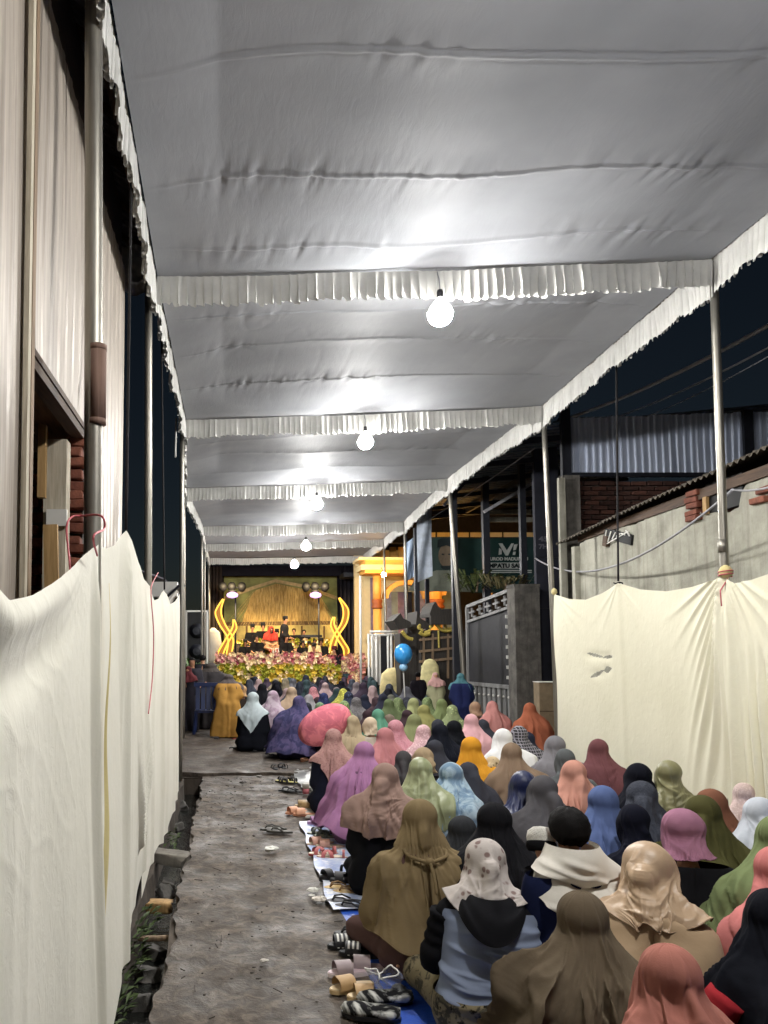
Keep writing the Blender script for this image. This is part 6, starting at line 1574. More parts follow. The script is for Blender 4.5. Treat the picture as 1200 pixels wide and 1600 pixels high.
rs = np.random.RandomState(77); proto = []
pal = [((44, 48, 60), 'dark navy'), ((60, 64, 76), 'slate'), ((30, 30, 38), 'black'), ((92, 92, 100), 'grey'), ((120, 108, 112), 'mauve grey'), ((66, 54, 70), 'dull plum'), ((52, 70, 74), 'dark teal'), ((130, 118, 96), 'drab beige'), ((168, 140, 140), 'dull pink')]
spots = []
for Y, pys in ((15.6, 0), (16.5, 0), (17.4, 0), (18.4, 0), (19.6, 0), (20.8, 0), (22.0, 0)):
    x = .95 + rs.uniform(0, .3) - (.5 if Y > 18 else 0)
    while x < 4.3:
        spots.append((x + rs.uniform(-.06, .06), Y + rs.uniform(-.2, .2), Y)); x += rs.uniform(.50, .66)
ORD = ['first', 'second', 'third', 'fourth', 'fifth', 'sixth', 'seventh', 'eighth', 'ninth', 'tenth', 'eleventh', 'twelfth']
ROWS = sorted({s_[2] for s_ in spots}, reverse=True)
for n_, (x, y, Yr) in enumerate(spots):
    rgb, nm = pal[rs.randint(len(pal))]
    if n_ < 8:
        q = Vector((x, y, .88)); caps = seated_caps(bun=n_ % 2, turn=rs.uniform(-.4, .4), nod=rs.uniform(0, .2))
        t = thing('person', '', 'person', (x, y, .006), 0); link('body', BODY_SEAT, t)
        MB().grid(make_dress(caps, 32, 20, seed=n_), 0, True).build('dress', fabric((40, 40, 48)), t, True, local=True)
        st = dict(STY[('long', 'cape', 'mid', 'wrap')[n_ % 4]]); X, kp = make_scarf(caps, nth=40, nz=30, seed=n_ + 900, **st)
        scarf_mb(X, kp).build('headscarf', fabric(rgb), t, True, local=True); proto.append(t)
    else:
        t = copy_tree(proto[rs.randint(8)])
        t.location = (x, y, .006)
    t.rotation_euler = (0, 0, R(rs.uniform(-25, 25))); s_ = rs.uniform(.94, 1.06); t.scale = (s_, s_, s_ * rs.uniform(.95, 1.05))
    for ch in t.children:
        if ch.name.startswith('headscarf'): ch.material_slots[0].link = 'OBJECT'; ch.material_slots[0].material = fabric(rgb)
        if ch.name.startswith('dress'): ch.material_slots[0].link = 'OBJECT'; ch.material_slots[0].material = fabric(tuple(int(c * .7) for c in rgb))
    tag(t, 'woman in %s headscarf, %s from left in %s row from the stage' % (nm, ORD[[s_[0] for s_ in spots if s_[2] == Yr].index(x)], ORD[ROWS.index(Yr)]), 'person', 'packed block of listeners nearest the stage'); PEOPLE.append(t)
# a second sprinkle of listeners filling gaps between the hand-placed middle rows
taken = [(t.location.x, t.location.y) for t in PEOPLE]
import re
named = [(o.location.x, o.location.y, re.search(r'in an? (.+?(?:scarf|veil|turban|shawl|hijab))', o['label'])) for o in PEOPLE if 'row from the stage' not in o['label']]
named = [(a, b, m_.group(1)) for a, b, m_ in named if m_]; used_ = set()
def near_of(x, y):
    for d_, a, b, nm_ in sorted(((a - x) ** 2 + (b - y) ** 2, a, b, nm_) for a, b, nm_ in named):
        if nm_ not in used_: used_.add(nm_); return ('behind' if b < y - .25 else 'in front of' if b > y + .25 else 'right of' if a < x else 'left of') + ' the ' + nm_
for Y in np.arange(6.3, 15.4, .74):
    x = 1.25 + rs.uniform(0, .4)
    while x < 3.45:
        if all((x - a) ** 2 + ((Y - b) * .8) ** 2 > .37 ** 2 for a, b in taken):
            rgb, nm = [((58, 60, 70), 'dark slate'), ((104, 104, 92), 'grey olive'), ((70, 52, 58), 'dark plum'), ((126, 110, 96), 'stone brown'), ((40, 44, 62), 'deep navy')][rs.randint(5)]
            t = copy_tree(proto[rs.randint(8)]); t.location = (x, Y, .006); t.rotation_euler = (0, 0, R(rs.uniform(-25, 25))); t.scale = (.93, .93, .88)
            for ch in t.children:
                if not ch.name.startswith('body'): ch.material_slots[0].link = 'OBJECT'; ch.material_slots[0].material = fabric(rgb if ch.name.startswith('head') else tuple(int(c * .7) for c in rgb))
            tag(t, 'woman in a %s cover sitting low %s' % (nm, near_of(x, Y)), 'person', G); PEOPLE.append(t); taken.append((x, Y))
        x += .56
print('people', len(PEOPLE))
# ------------------------------------------------------------------ floor mats
def mat_sheet(label, pts, mat, seed, name='floor_mat', z=.022, amp=.008):
    """quad sheet on the floor from four corners, slightly rumpled"""
    a, b2, c2, d2 = [Vector((p[0], p[1], 0)) for p in pts]; g_ = np.zeros((40, 30, 3))
    for j in range(40):
        for i in range(30):
            u, v = i / 29, j / 39; p = a.lerp(b2, u).lerp(d2.lerp(c2, u), v)
            e = .012 * math.sin(v * 23 + seed) * (1 - u) ** 6
            g_[j, i] = (p.x + e, p.y, z + amp * (float(fbm(p.x * 5, p.y * 5, 0, seed, 3)) * .6 + .5))
    return tag(MB().grid(g_).build(name, mat, None, True), label, 'mat')
def tarp(name, a, b, shine=.35, fleck=None):
    m = NT(name); v = m.tc(); c = m.ramp(m.noise(v, 4, 4), [(.3, srgb(*a)), (.7, srgb(*b))])
    if fleck: c = m.mix(m.ramp(m.noise(v, 11, 5, .7), [(.46, (0, 0, 0)), (.6, (1, 1, 1))]), c, srgb(*fleck))
    ck = m.n('ShaderNodeTexWave', bands_direction='X'); m.l(m.tc(scale=(1, 1, 1)), ck.inputs['Vector']); ck.inputs['Scale'].default_value = 90
    return m.set(c, shine, 0, m.bump(m.noise(v, 30, 4, .6), .35, .012, m.bump(ck.outputs[1], .1, .002)))
M_TB = tarp('blue_tarpaulin', (34, 70, 160), (52, 96, 196))
M_TP = tarp('faded_blue_sack', (120, 140, 190), (176, 188, 214), .45, (206, 208, 214))
M_TG = tarp('grey_newsprint_sheet', (150, 146, 136), (188, 184, 172), .7, (110, 108, 104))
M_TN = tarp('muddy_plastic_sheet', (92, 90, 84), (140, 136, 126), .4, (70, 66, 60))
mat_sheet('bright blue tarpaulin under the front rows', ((.74, 1.4), (4.0, 1.4), (4.0, 5.6), (.70, 5.3)), M_TB, 1)
mat_sheet('faded blue woven sack spread along the path edge', ((.64, 5.0), (1.7, 5.1), (1.6, 7.5), (.66, 7.5)), M_TP, 2, z=.034)
mat_sheet('muddy plastic sheet under the middle rows', ((1.0, 5.6), (4.0, 5.6), (4.0, 12), (.9, 12)), M_TN, 3)
mat_sheet('pale newsprint sheet by the dusty pink scarf', ((.74, 7.6), (1.25, 7.6), (1.25, 8.5), (.74, 8.5)), M_TG, 4, z=.036)
mat_sheet('crumpled silver sheet beside the sandals farther up', ((.84, 9.2), (1.3, 9.3), (1.25, 10.8), (.80, 10.6)), tarp('silver_plastic', (150, 152, 150), (196, 198, 196), .3), 5, z=.04, amp=.03)
g_ = on_plane_z(650, 1500, .03)
# ------------------------------------------------------------------ footwear
def sole(L=.245, wd=.086, th=.022, n_=22):
    out_ = []
    for k in range(n_):
        a = 2 * math.pi * k / n_; y = math.cos(a) * L / 2; t = (y / L + .5); w_ = wd / 2 * (.78 + .34 * t) * (1 - .10 * math.exp(-((t - .42) / .14) ** 2)); out_.append((math.sin(a) * w_, y))
    return out_
def sandal_parts(kind, cols, flip=1):
    """(name, mesh) list for one sandal lying along +Y (toe)"""
    top, strap, side_ = [plain('rubber_%d_%d_%d' % c, srgb(*c), .6, 0, .12) for c in cols]
    th = {'slide': .019, 'flip': .013, 'wedge': .030, 'cross': .016}[kind]; o = sole(); parts = []
    m1 = MB(); m1.prism([(x, y, 0) for x, y in o], (0, 0, th)); parts.append(('sole', m1.mesh('sole', side_)))
    m1 = MB(); m1.prism([(x * .94, y * .97, th + .0005) for x, y in o], (0, 0, .004)); parts.append(('footbed', m1.mesh('footbed', top)))
    def band(y0, y1, h, w0=.047, m=None, tw=0.0):
        P_b = np.zeros((6, 12, 3)); Q = []
        for j in range(6):
            y = y0 + (y1 - y0) * j / 5
            for i in range(12):
                a = math.pi * i / 11; P_b[j, i] = (w0 * math.cos(a) * 1.02, y + tw * math.cos(a), th + h * math.sin(a) ** .8)
        b_ = MB(); b_.grid(P_b); P2 = P_b.copy(); P2[..., 0] *= 1.05; P2[..., 2] += .005; b_.grid(P2)
        return ('strap', b_.mesh('strap', strap, True))
    if kind == 'slide': parts.append(band(.0, .085, .05))
    elif kind == 'wedge': parts.append(band(.03, .085, .045)); parts.append(band(-.10, -.075, .06, .04))
    elif kind == 'cross': parts.append(band(.02, .05, .045, tw=.035)); parts.append(band(.02, .05, .047, tw=-.035)); parts.append(band(-.1, -.08, .05, .038))
    else:
        b_ = MB()
        for k in (-1, 1): b_.tube([(0, .075, th + .005), (k * .018, .06, th + .028), (k * .036, .01, th + .03), (k * .042, -.045, th + .004)], .006, 6)
        b_.tube([(0, .075, th), (0, .075, th + .012)], .005, 6); parts.append(('thong_strap', b_.mesh('thong_strap', strap, True)))
    return parts
def shoes(px, py, kind, cols, yaw, label, gap=.11, skew=12, lift=0.0, s=1.0, split=None):
    c = on_plane_z(px, py, .03); parts = sandal_parts(kind, cols)
    for k in (-1, 1):
        d = Matrix.Rotation(R(yaw), 3, 'Z') @ Vector((k * gap / 2, (k * .03), 0))
        if split and k == 1: q = on_plane_z(*split, .03); d = q - c
        lab = label.replace('@', 'left' if k < 0 else 'right')
        t = thing('sandal', lab, 'sandal', (c.x + d.x, c.y + d.y, .026 + lift + (.012 if k > 0 and gap < .08 else 0)), R(yaw + k * skew), 'pairs of footwear left along the mat edge'); t.scale = (s, s, s)
        for nm, me in parts: link(nm, me, t)
BK = ((24, 24, 27),) * 3
shoes(566, 1508, 'slide', ((206, 184, 190), (150, 134, 136), (214, 200, 200)), 92, '@ one of the pale lilac slides on the path', .11, 8, split=(548, 1522))
shoes(566, 1553, 'slide', ((214, 192, 156), (176, 142, 96), (204, 176, 130)), 100, '@ one of the tan slides beside the zebra shoes', .12, 10)
shoes(555, 1487, 'slide', ((24, 24, 28), (30, 30, 34), (18, 18, 20)), 84, '@ one of the black slides with white stripes', .11, 6)
shoes(560, 1467, 'flip', BK, 70, '@ one of the black thongs behind the striped slides', .10, 12)
shoes(545, 1414, 'flip', ((44, 46, 54), (26, 26, 30), (22, 22, 26)), 82, '@ one of the charcoal thongs on the mat edge', .10, 5)
shoes(540, 1392, 'flip', ((196, 164, 100), (120, 92, 54), (150, 116, 70)), 85, '@ one of the straw coloured thongs', .10, 9)
shoes(532, 1376, 'wedge', ((30, 28, 30), (26, 24, 28), (22, 20, 22)), 100, '@ one of the black wedge sandals by the straw thongs', .11, 15)
shoes(512, 1338, 'cross', ((212, 196, 176), (176, 92, 92), (150, 64, 66)), 88, '@ one of the cream sandals with red straps', .10, 6)
shoes(508, 1322, 'slide', ((210, 196, 172), (184, 140, 124), (190, 150, 130)), 95, '@ one of the cream and rose slides', .10, 10)
shoes(506, 1306, 'cross', ((166, 168, 150), (70, 74, 70), (60, 60, 56)), 80, '@ one of the grey green sandals by the lilac clogs', .11, 8)
shoes(505, 1290, 'wedge', ((190, 160, 196), (168, 120, 164), (176, 140, 180)), 84, '@ one of the lilac wedge clogs beside the purple veil', .10, 10)
shoes(470, 1272, 'slide', ((206, 150, 116), (214, 160, 128), (190, 130, 100)), 100, '@ one of the peach slides at the sack corner', .11, 12)
shoes(482, 1262, 'slide', ((200, 172, 128), (190, 158, 110), (170, 134, 92)), 75, '@ one of the sand slides overlapping the peach ones', .09, 14)
shoes(432, 1298, 'flip', ((84, 82, 76), (70, 68, 64), (56, 54, 50)), 84, '@ one of the worn grey thongs alone on the path', .09, 10)
shoes(455, 1236, 'flip', BK, 88, '@ one of the black thongs by the newsprint sheet', .09, 14)
shoes(448, 1222, 'cross', ((196, 186, 110), (40, 38, 40), (50, 48, 48)), 80, '@ one of the black sandals with yellow insoles', .10, 16)
shoes(436, 1203, 'wedge', BK, 10, '@ one of the black clogs standing side by side on the path', .12, 4)
shoes(447, 1188, 'flip', ((60, 140, 160), (40, 110, 130), (40, 44, 50)), 70, '@ one of the teal thongs behind the black clogs', .10, 18)
shoes(402, 1176, 'wedge', BK, 86, '@ one of the chunky black sandals at the road edge', .11, 7)
shoes(368, 1172, 'flip', BK, 96, '@ one of the flat black thongs out on the road', .09, 12)
shoes(392, 1163, 'cross', ((200, 206, 200), (150, 170, 164), (170, 176, 172)), 84, '@ one of the pale mint sandals at the road edge', .10, 14)
shoes(424, 1182, 'flip', ((58, 50, 60), (30, 28, 34), (30, 28, 34)), 92, '@ one of the dark plum thongs before the violet veil', .10, 15)
shoes(340, 1156, 'slide', ((40, 36, 40), (30, 28, 32), (26, 24, 26)), 88, '@ one of the black slides under the mustard robe', .16, 10)
shoes(372, 1158, 'flip', ((176, 70, 60), (150, 50, 46), (120, 44, 40)), 90, '@ one of the red thongs beside the mustard robe', .10, 12)
for t in [o for o in COL.objects if o.get('label') and 'white stripes' in o['label']]:
    for k in range(3):
        P_b = np.zeros((2, 12, 3))
        for j in range(2):
            for i in range(12): a = math.pi * i / 11; P_b[j, i] = (.0505 * math.cos(a), .012 + k * .024 + j * .011, .019 + .058 * math.sin(a) ** .8)
        MB().grid(P_b).build('white_stripe', M_WHITE, t, True, local=True)
# zebra-pattern shoes and black net bag at the front
zb = on_plane_z(594, 1578, .03); M_ZEB = fabric((34, 34, 36), 'marble', (206, 206, 200))
for k in (-1, 1):
    t = thing('zebra_shoe', '%s black and white zebra-pattern cloth shoe at the bottom of the path' % ('left' if k < 0 else 'right'), 'shoe', (zb.x + k * .045 - .01, zb.y + k * .07, .026), R(84 + 9 * k), 'zebra-pattern shoes')
    MB().lathe([(.035, -.13), (.045, -.09), (.044, 0), (.05, .07), (.035, .12), (.006, .135)], (0, 0, .035), 16, rot=(R(-90), 0, 0), sy=.62).build('upper', M_ZEB, t, True, local=True)
    m1 = MB(); m1.prism([(x, y, .002) for x, y in sole(.27, .1)], (0, 0, .018)); m1.build('sole', M_TRIM, t, local=True)
# plastic bag, jar, cup, litter
bgp = on_plane_z(620, 1562, .03); pm = NT('clear_plastic'); pv = pm.tc(); pm.set((.75, .78, .8, 1), .12, 0, pm.bump(pm.noise(pv, 25, 4, .7), .9, .02), Transmission_Weight=.75); pm.bsdf.inputs['Alpha'].default_value = .38
bag = thing('plastic_bag', 'open clear plastic bag crumpled beside the zebra shoes', 'bag', (bgp.x, bgp.y, .03))
Pb = np.zeros((22, 36, 3))
for j in range(22):
    for i in range(36):
        a = 2 * math.pi * i / 36; v = j / 21; r_ = .055 * (1 + .25 * math.sin(v * 3)) * (1 + .22 * float(vnoise(math.cos(a) * 3, math.sin(a) * 3, v * 5, 6)))
        Pb[j, i] = (bgp.x + r_ * math.cos(a) - .07 * v + .02 * math.sin(v * 9 + 3 * a), bgp.y + r_ * math.sin(a) * .6 + .015 * math.sin(5 * a + v * 7), .03 + .13 * v + .02 * math.sin(a * 2 + 1) * v)
MB().grid(Pb, 0, True).build('film', pm.mat, bag, True)
MB().tube([tuple(Pb[-1, i % 36]) for i in range(37)], .004, 5, cap=False).build('rim', M_WHITE, bag, True)
MB().ball((bgp.x + .01, bgp.y, .07), .04, 12, sc=(1, 1, .8)).build('contents', M_TRIM, bag, True)
jp = on_plane_z(582, 1460, .03)
jar = thing('drink_jar', 'plastic drink jar with an orange lid beside the khaki veil', 'jar', (jp.x, jp.y, .03))
gm = NT('cloudy_plastic'); gm.set((.82, .72, .6, 1), .2, 0, None, Transmission_Weight=.4)
MB().lathe([(.045, 0), (.050, .008), (.052, .13), (.048, .15)], (jp.x, jp.y, .03), 20).build('jar_body', gm.mat, jar, True)
MB().lathe([(.047, .004), (.048, .05), (.002, .05)], (jp.x, jp.y, .032), 18).build('drink', plain('dark_red_drink', srgb(110, 24, 24), .2), jar, True)
MB().lathe([(.053, .15), (.055, .155), (.055, .195), (.050, .205), (.004, .206)], (jp.x, jp.y, .03), 22).build('lid', plain('orange_lid', srgb(214, 84, 48), .4), jar, True)
cp_ = on_plane_z(567, 1385, .03); cup = thing('paper_cup', 'brown paper food box among the sandals', 'box', (cp_.x, cp_.y, .03))
MB().box((cp_.x, cp_.y, .09), (.085, .085, .12), (0, 0, .3), 0, 1.15).build('carton', plain('kraft_card', srgb(176, 140, 92), .8), cup); MB().box((cp_.x, cp_.y, .152), (.10, .10, .006), (0, 0, .3)).build('lid', plain('cream_card', srgb(224, 204, 160), .8), cup)
cp_ = on_plane_z(478, 1240, .03); cup = thing('paper_cup', 'small pink and cream drinking cup by the newsprint sheet', 'cup', (cp_.x, cp_.y, .03))
MB().lathe([(.036, 0), (.038, .06)], (cp_.x, cp_.y, .03), 14).build('cup_base', plain('pink_card', srgb(190, 110, 120), .7), cup, True); MB().lathe([(.039, .06), (.045, .11), (.045, .115), (.02, .117)], (cp_.x, cp_.y, .03), 14).build('cup_top', M_WHITE, cup, True)
def crumple(px, py, r_, label, rgb, seed):
    c = on_plane_z(px, py, .02); Pq = np.zeros((8, 14, 3))
    for j in range(8):
        for i in range(14):
            a, t = 2 * math.pi * i / 14, math.pi * j / 7; rr = r_ * (1 + .35 * float(vnoise(i * .9, j * .9, seed, seed)))
            Pq[j, i] = (c.x + rr * math.sin(t) * math.cos(a) * 1.4, c.y + rr * math.sin(t) * math.sin(a), .03 + rr * .45 * math.cos(t) + .01)
    tag(MB().grid(Pq, 0, True).build('crumpled_litter', plain('litter_%d_%d_%d' % rgb, srgb(*rgb), .6), None), label, 'litter')
crumple(423, 1330, .045, 'crumpled white wrapper lying on the path', (214, 214, 208), 1); crumple(490, 1395, .03, 'small white scrap near the straw thongs', (210, 208, 200), 2); crumple(500, 1409, .035, 'torn white paper scrap by the charcoal thongs', (214, 206, 196), 3); crumple(487, 1404, .016, 'tiny white crumb of litter beside the torn paper', (200, 196, 188), 4); crumple(413, 1507, .016, 'small pale scrap in the middle of the path', (190, 184, 176), 5)
crumple(405, 1215, .03, 'grey wet scrap near the cross path lip', (120, 116, 110), 6); crumple(380, 1225, .03, 'dark wet lump on the far end of the path', (70, 64, 58), 7)
rs = np.random.RandomState(31); deb = MB()
for k in range(260):
    x, y = rs.uniform(-.3, .78), rs.uniform(1.8, 10.1); r_ = rs.uniform(.002, .007); deb.ball((x, y, .022 + r_ * .3), r_, 5, sc=(rs.uniform(.8, 2.6), rs.uniform(.7, 1.4), .6))
for k in range(60):
    x, y, a = rs.uniform(-.3, .75), rs.uniform(2.5, 10), rs.uniform(0, 3.1); L = rs.uniform(.02, .09); deb.bar((x, y, .026), (x + L * math.cos(a), y + L * math.sin(a), .03), .004)
tag(deb.build('grit', plain('dark_grit', srgb(52, 44, 38), .8, 0, .4, 30)), 'scattered grit and leaf bits on the trodden path', 'grit', None, 'stuff')
# ------------------------------------------------------------------ drain edge: stones, timbers, weeds
def stone(px, py, d, label, mat, z=-.02, rot=(0, 0, .2), name='stone_block', cat='stone'):
    c = on_plane_z(px, py, z); bm = bmesh.new(); bmesh.ops.create_cube(bm, size=1); bmesh.ops.subdivide_edges(bm, edges=bm.edges[:], cuts=4, use_grid_fill=True)
    rs2 = np.random.RandomState(int(px))
    for v in bm.verts:
        n_ = Vector((float(fbm(v.co.x * 2, v.co.y * 2, v.co.z * 2, int(px), 3)), float(fbm(v.co.x * 2 + 5, v.co.y * 2, v.co.z * 2, int(px), 3)), float(fbm(v.co.x * 2, v.co.y * 2 + 5, v.co.z * 2, int(px), 3)))) * .07
        v.co = Vector(((v.co.x + n_.x) * d[0], (v.co.y + n_.y) * d[1], (v.co.z + n_.z) * d[2]))
    bmesh.ops.bevel(bm, geom=[e for e in bm.edges if e.calc_face_angle(0) > 1.0], offset=.006, segments=1, affect='EDGES')
    me = bpy.data.meshes.new(name); bm.to_mesh(me); bm.free(); me.materials.append(mat); o = link(name, me, None, (c.x, c.y, z + d[2] / 2)); o.rotation_euler = rot
    return tag(autosmooth(o, 40), label, cat)
stone(264, 1348, (.30, .16, .09), 'slab of concrete bridging the drain beside the swag', M_CONC, -.04, (0, R(4), R(-14)))
stone(250, 1424, (.17, .10, .07), 'pale timber offcut wedged across the drain', M_WOOD_Y, -.14, (0, 0, R(-8)), 'timber_offcut', 'timber')
stone(246, 1470, (.20, .035, .03), 'thin stick lying across the drain', M_WOOD_B, -.08, (0, 0, R(6)), 'timber_offcut', 'timber')
for k, (px, py) in enumerate(((262, 1392), (240, 1500), (232, 1535), (222, 1580), (275, 1300), (284, 1268), (268, 1320), (258, 1405))):
    stone(px, py, (.10 + .02 * (k % 3), .13, .08), ('wet rubble lump in the drain below the slab', 'wet rubble lump in the drain under the weeds', 'flat wet stone in the drain near the yellow lining', 'lowest wet stone in the drain at the picture foot', 'dark stone in the drain above the slab', 'dark stone at the far end of the drain', 'small rubble touching the slab', 'rubble beside the pale timber offcut')[k], M_DARKCONC, -.24, (.1 * k, .2, k), 'stone', 'stone')
def weeds(name, label, y0, y1, x, n_, seed, h=.12):
    t = thing(name, label, 'weeds', (x, (y0 + y1) / 2, -.1)); rs = np.random.RandomState(seed); mw = MB()
    for k in range(n_):
        b0 = Vector((x + rs.uniform(-.06, .06), rs.uniform(y0, y1), rs.uniform(-.16, -.02))); a = rs.uniform(-1.2, 1.2); L = h * rs.uniform(.4, 1.1)
        d = Vector((math.cos(a) * .7, math.sin(a) * .7, rs.uniform(.3, 1.0))).normalized(); sd = d.cross(Vector((0, 0, 1))).normalized() * rs.uniform(.008, .02)
        mid = b0 + d * L * .5 + sd * 0; tip = b0 + d * L - Vector((0, 0, L * .25)); mw.add([b0, mid - sd, tip, mid + sd], [(0, 1, 2, 3)])
    mw.build('leaves', plain('weed_green', srgb(70, 86, 46), .6, 0, .6, 14), t); return t
weeds('weed_clump', 'green weeds growing from the drain wall under the screen', 3.3, 5.0, -.56, 170, 3, .09); weeds('weed_clump', 'small weed tuft at the far drain by the screen foot', 6.9, 7.4, -.55, 40, 4, .08); weeds('weed_clump', 'thin weeds beside the pale timber offcut', 4.9, 5.4, -.55, 50, 5, .08)
# ------------------------------------------------------------------ extras on the woman in the blue grey vest
vest = [o for o in PEOPLE if 'blue grey vest' in o['label']][0]
vc = seated_caps(lean=.10, nod=.2, turn=.15, bun=.8)
def shell(caps, zs, r_add, th0, th1, nth, seed, nm, mat, parent, wr=.0, hem=None):
    th = np.linspace(th0, th1, nth); Z = np.repeat(np.array(zs)[:, None], nth, 1)
    if hem is not None: Z = Z + np.array([hem(t) for t in th])[None] * np.linspace(0, 1, len(zs))[:, None][::-1] * 1.0
    C = np.zeros(Z.shape + (3,)); C[..., 1] = np.interp(Z, [0, .15, .3, .6], [.15, .12, .04, .04]); C[..., 2] = Z; D = np.zeros_like(C); D[..., 0] = np.sin(th); D[..., 1] = np.cos(th)
    r_ = smooth_col(cast_in(C, D, caps), 2) + r_add
    if wr:
        q = np.zeros_like(r_); rs = np.random.RandomState(seed)
        for k in range(15):
            zc = .20 + (zs[-1] - .22) * k / 15 + rs.uniform(-.012, .012); t0 = math.pi + rs.uniform(-.9, .9); d = (Z - zc - .018 * np.sin((th - t0)[None] * rs.uniform(1, 3)) - rs.uniform(-.03, .03) * (th - t0)[None]) / rs.uniform(.007, .013)
            q += rs.uniform(.5, 1.2) * np.where(d > 0, np.exp(-d ** 2), np.exp(-np.abs(d * .5) ** 1.4)) * np.exp(-((th - t0)[None] / rs.uniform(.5, 1.0)) ** 4)
        r_ = r_ + wr * q
    P_ = C + D * r_[..., None]; return MB().grid(P_).build(nm, mat, parent, True, local=True)
core = vc[:4] + vc[4:8]
tors = [c for k, c in enumerate(vc[:16]) if k % 8 in (0, 1, 2, 3)]
shell(tors, np.linspace(.19, .555, 90), np.linspace(.026, .012, 90)[:, None], R(98), R(262), 120, 3, 'vest', fabric((118, 130, 156)), vest, .020)
shell(vc[:16], np.linspace(.012, .215, 18), .030, R(20), R(340), 90, 5, 'skirt', fabric((70, 66, 54), 'camo', (122, 112, 88)), vest, .006)
hood = np.zeros((22, 60, 3))
for j in range(22):
    for i in range(60):
        t = R(80) + R(200) * i / 59; v = j / 21; bk_ = max(0.0, -math.cos(t)); w_ = .075 + .05 * v
        hood[j, i] = (math.sin(t) * (w_ + .015 * v), .035 + math.cos(t) * (w_ + .055 * v) - .028 * math.sin(v * math.pi) * bk_, .625 - v * (.05 + .125 * bk_ ** 2.2) + .010 * math.sin(v * 11 + t * 3) * v)
MB().grid(hood).build('black_hood', fabric((24, 24, 28)), vest, True, local=True)
for k in (0, 1):
    c4, c5 = vc[4 + 8 * k], vc[5 + 8 * k]; pts = [Vector(c4[0]), Vector(c4[0]).lerp(Vector(c4[1]), .33), Vector(c4[0]).lerp(Vector(c4[1]), .66), Vector(c4[1]), Vector(c4[1]).lerp(Vector(c5[1]), .5)]
    MB().tube(smooth_pts(pts, 5), [.066 - .012 * q / 20 + .004 * math.sin(q * 1.7) for q in range(21)], 16).build('sleeve', fabric((22, 22, 26)), vest, True, local=True)
# her bare foot on the blue tarpaulin
def foot_mesh():
    V = [(0, -.10, .045, .036), (0, -.03, .045, .036), (0, .05, .035, (.034, .026))]; E = [(0, 1), (1, 2)]
    for k, (x, L, r_) in enumerate(((-.034, .070, .014), (-.014, .066, .0105), (.004, .060, .0095), (.020, .052, .009), (.034, .042, .0085))):
        i = len(V); V += [(x, .085 - .008 * k, .026, r_), (x * 1.05, .085 + L * .6 - .012 * k, .020, r_)]; E += [(2, i), (i, i + 1)]
    me = skin_mesh('foot', V, E, 1); me.materials.append(M_SKIN); return me
FOOT = foot_mesh()
def add_foot(parent, px, py, yaw, roll=70, s=1.0, z=.06):
    c = on_plane_z(px, py, z); M = parent.matrix_basis.inverted(); o = link('foot', FOOT, parent)
    Mw = Matrix.Translation((c.x, c.y, z)) @ Euler((R(10), R(roll), R(yaw)), 'XYZ').to_matrix().to_4x4() @ Matrix.Scale(s, 4)
    o.matrix_basis = M @ Mw; return o
add_foot(vest, 652, 1522, 110, 55, .95)
pk = [o for o in PEOPLE if 'midnight violet' in o['label']][0]; add_foot(pk, 455, 1170, 120, 60)
pk = [o for o in PEOPLE if 'dusty pink speckled' in o['label']][0]; add_foot(pk, 478, 1190, 150, 60)
# knot on the khaki veil
kh = [o for o in PEOPLE if 'khaki cape veil' in o['label']][0]; M_KH = fabric((128, 108, 74), 'plain')
MB().ball((0, -.075, .585), .021, 12, sc=(1.1, .8, 1)).build('knot', M_KH, kh, True, local=True)
MB().tube(smooth_pts([(-.10, .03, .615), (-.085, -.03, .60), (-.03, -.066, .588), (0, -.076, .585), (.03, -.066, .588), (.085, -.03, .60), (.10, .03, .615)], 5), .009, 8).build('tie_band', M_KH, kh, True, local=True)
MB().tube(smooth_pts([(0, -.085, .58), (.006, -.125, .52), (.010, -.150, .45)], 5), [.008] * 10 + [.004], 8).build('tie_end', M_KH, kh, True, local=True)
# red sleeve, lap cloth
rd = on_plane_z(1146, 1440, .5); tag(MB().tube(smooth_pts([rd + Vector((.05, .0, .08)), rd, rd + Vector((.0, -.05, -.14)), rd + Vector((.08, -.1, -.26))], 5), .05, 14).build('red_sleeve', fabric((176, 36, 44)), [o for o in PEOPLE if 'red sleeve' in o['label']][0], True), None) if False else None
blk = [o for o in PEOPLE if 'red sleeve' in o['label']][0]
MB().tube(smooth_pts([(-.20, .0, .52), (-.27, .02, .40), (-.27, .10, .28), (-.15, .25, .22)], 5), [.06] * 10 + [.05] * 6, 14).build('red_sleeve', fabric((176, 36, 44)), blk, True, local=True)
st_ = [o for o in PEOPLE if 'satin headscarf' in o['label']][0]; stc = seated_caps(lean=.22, nod=.12, turn=-.3, bun=.9)
shell(stc[:16], np.linspace(.012, .20, 14), .030, R(-10), R(250), 80, 8, 'skirt', fabric((70, 72, 58), 'camo', (110, 112, 100)), st_, .008)
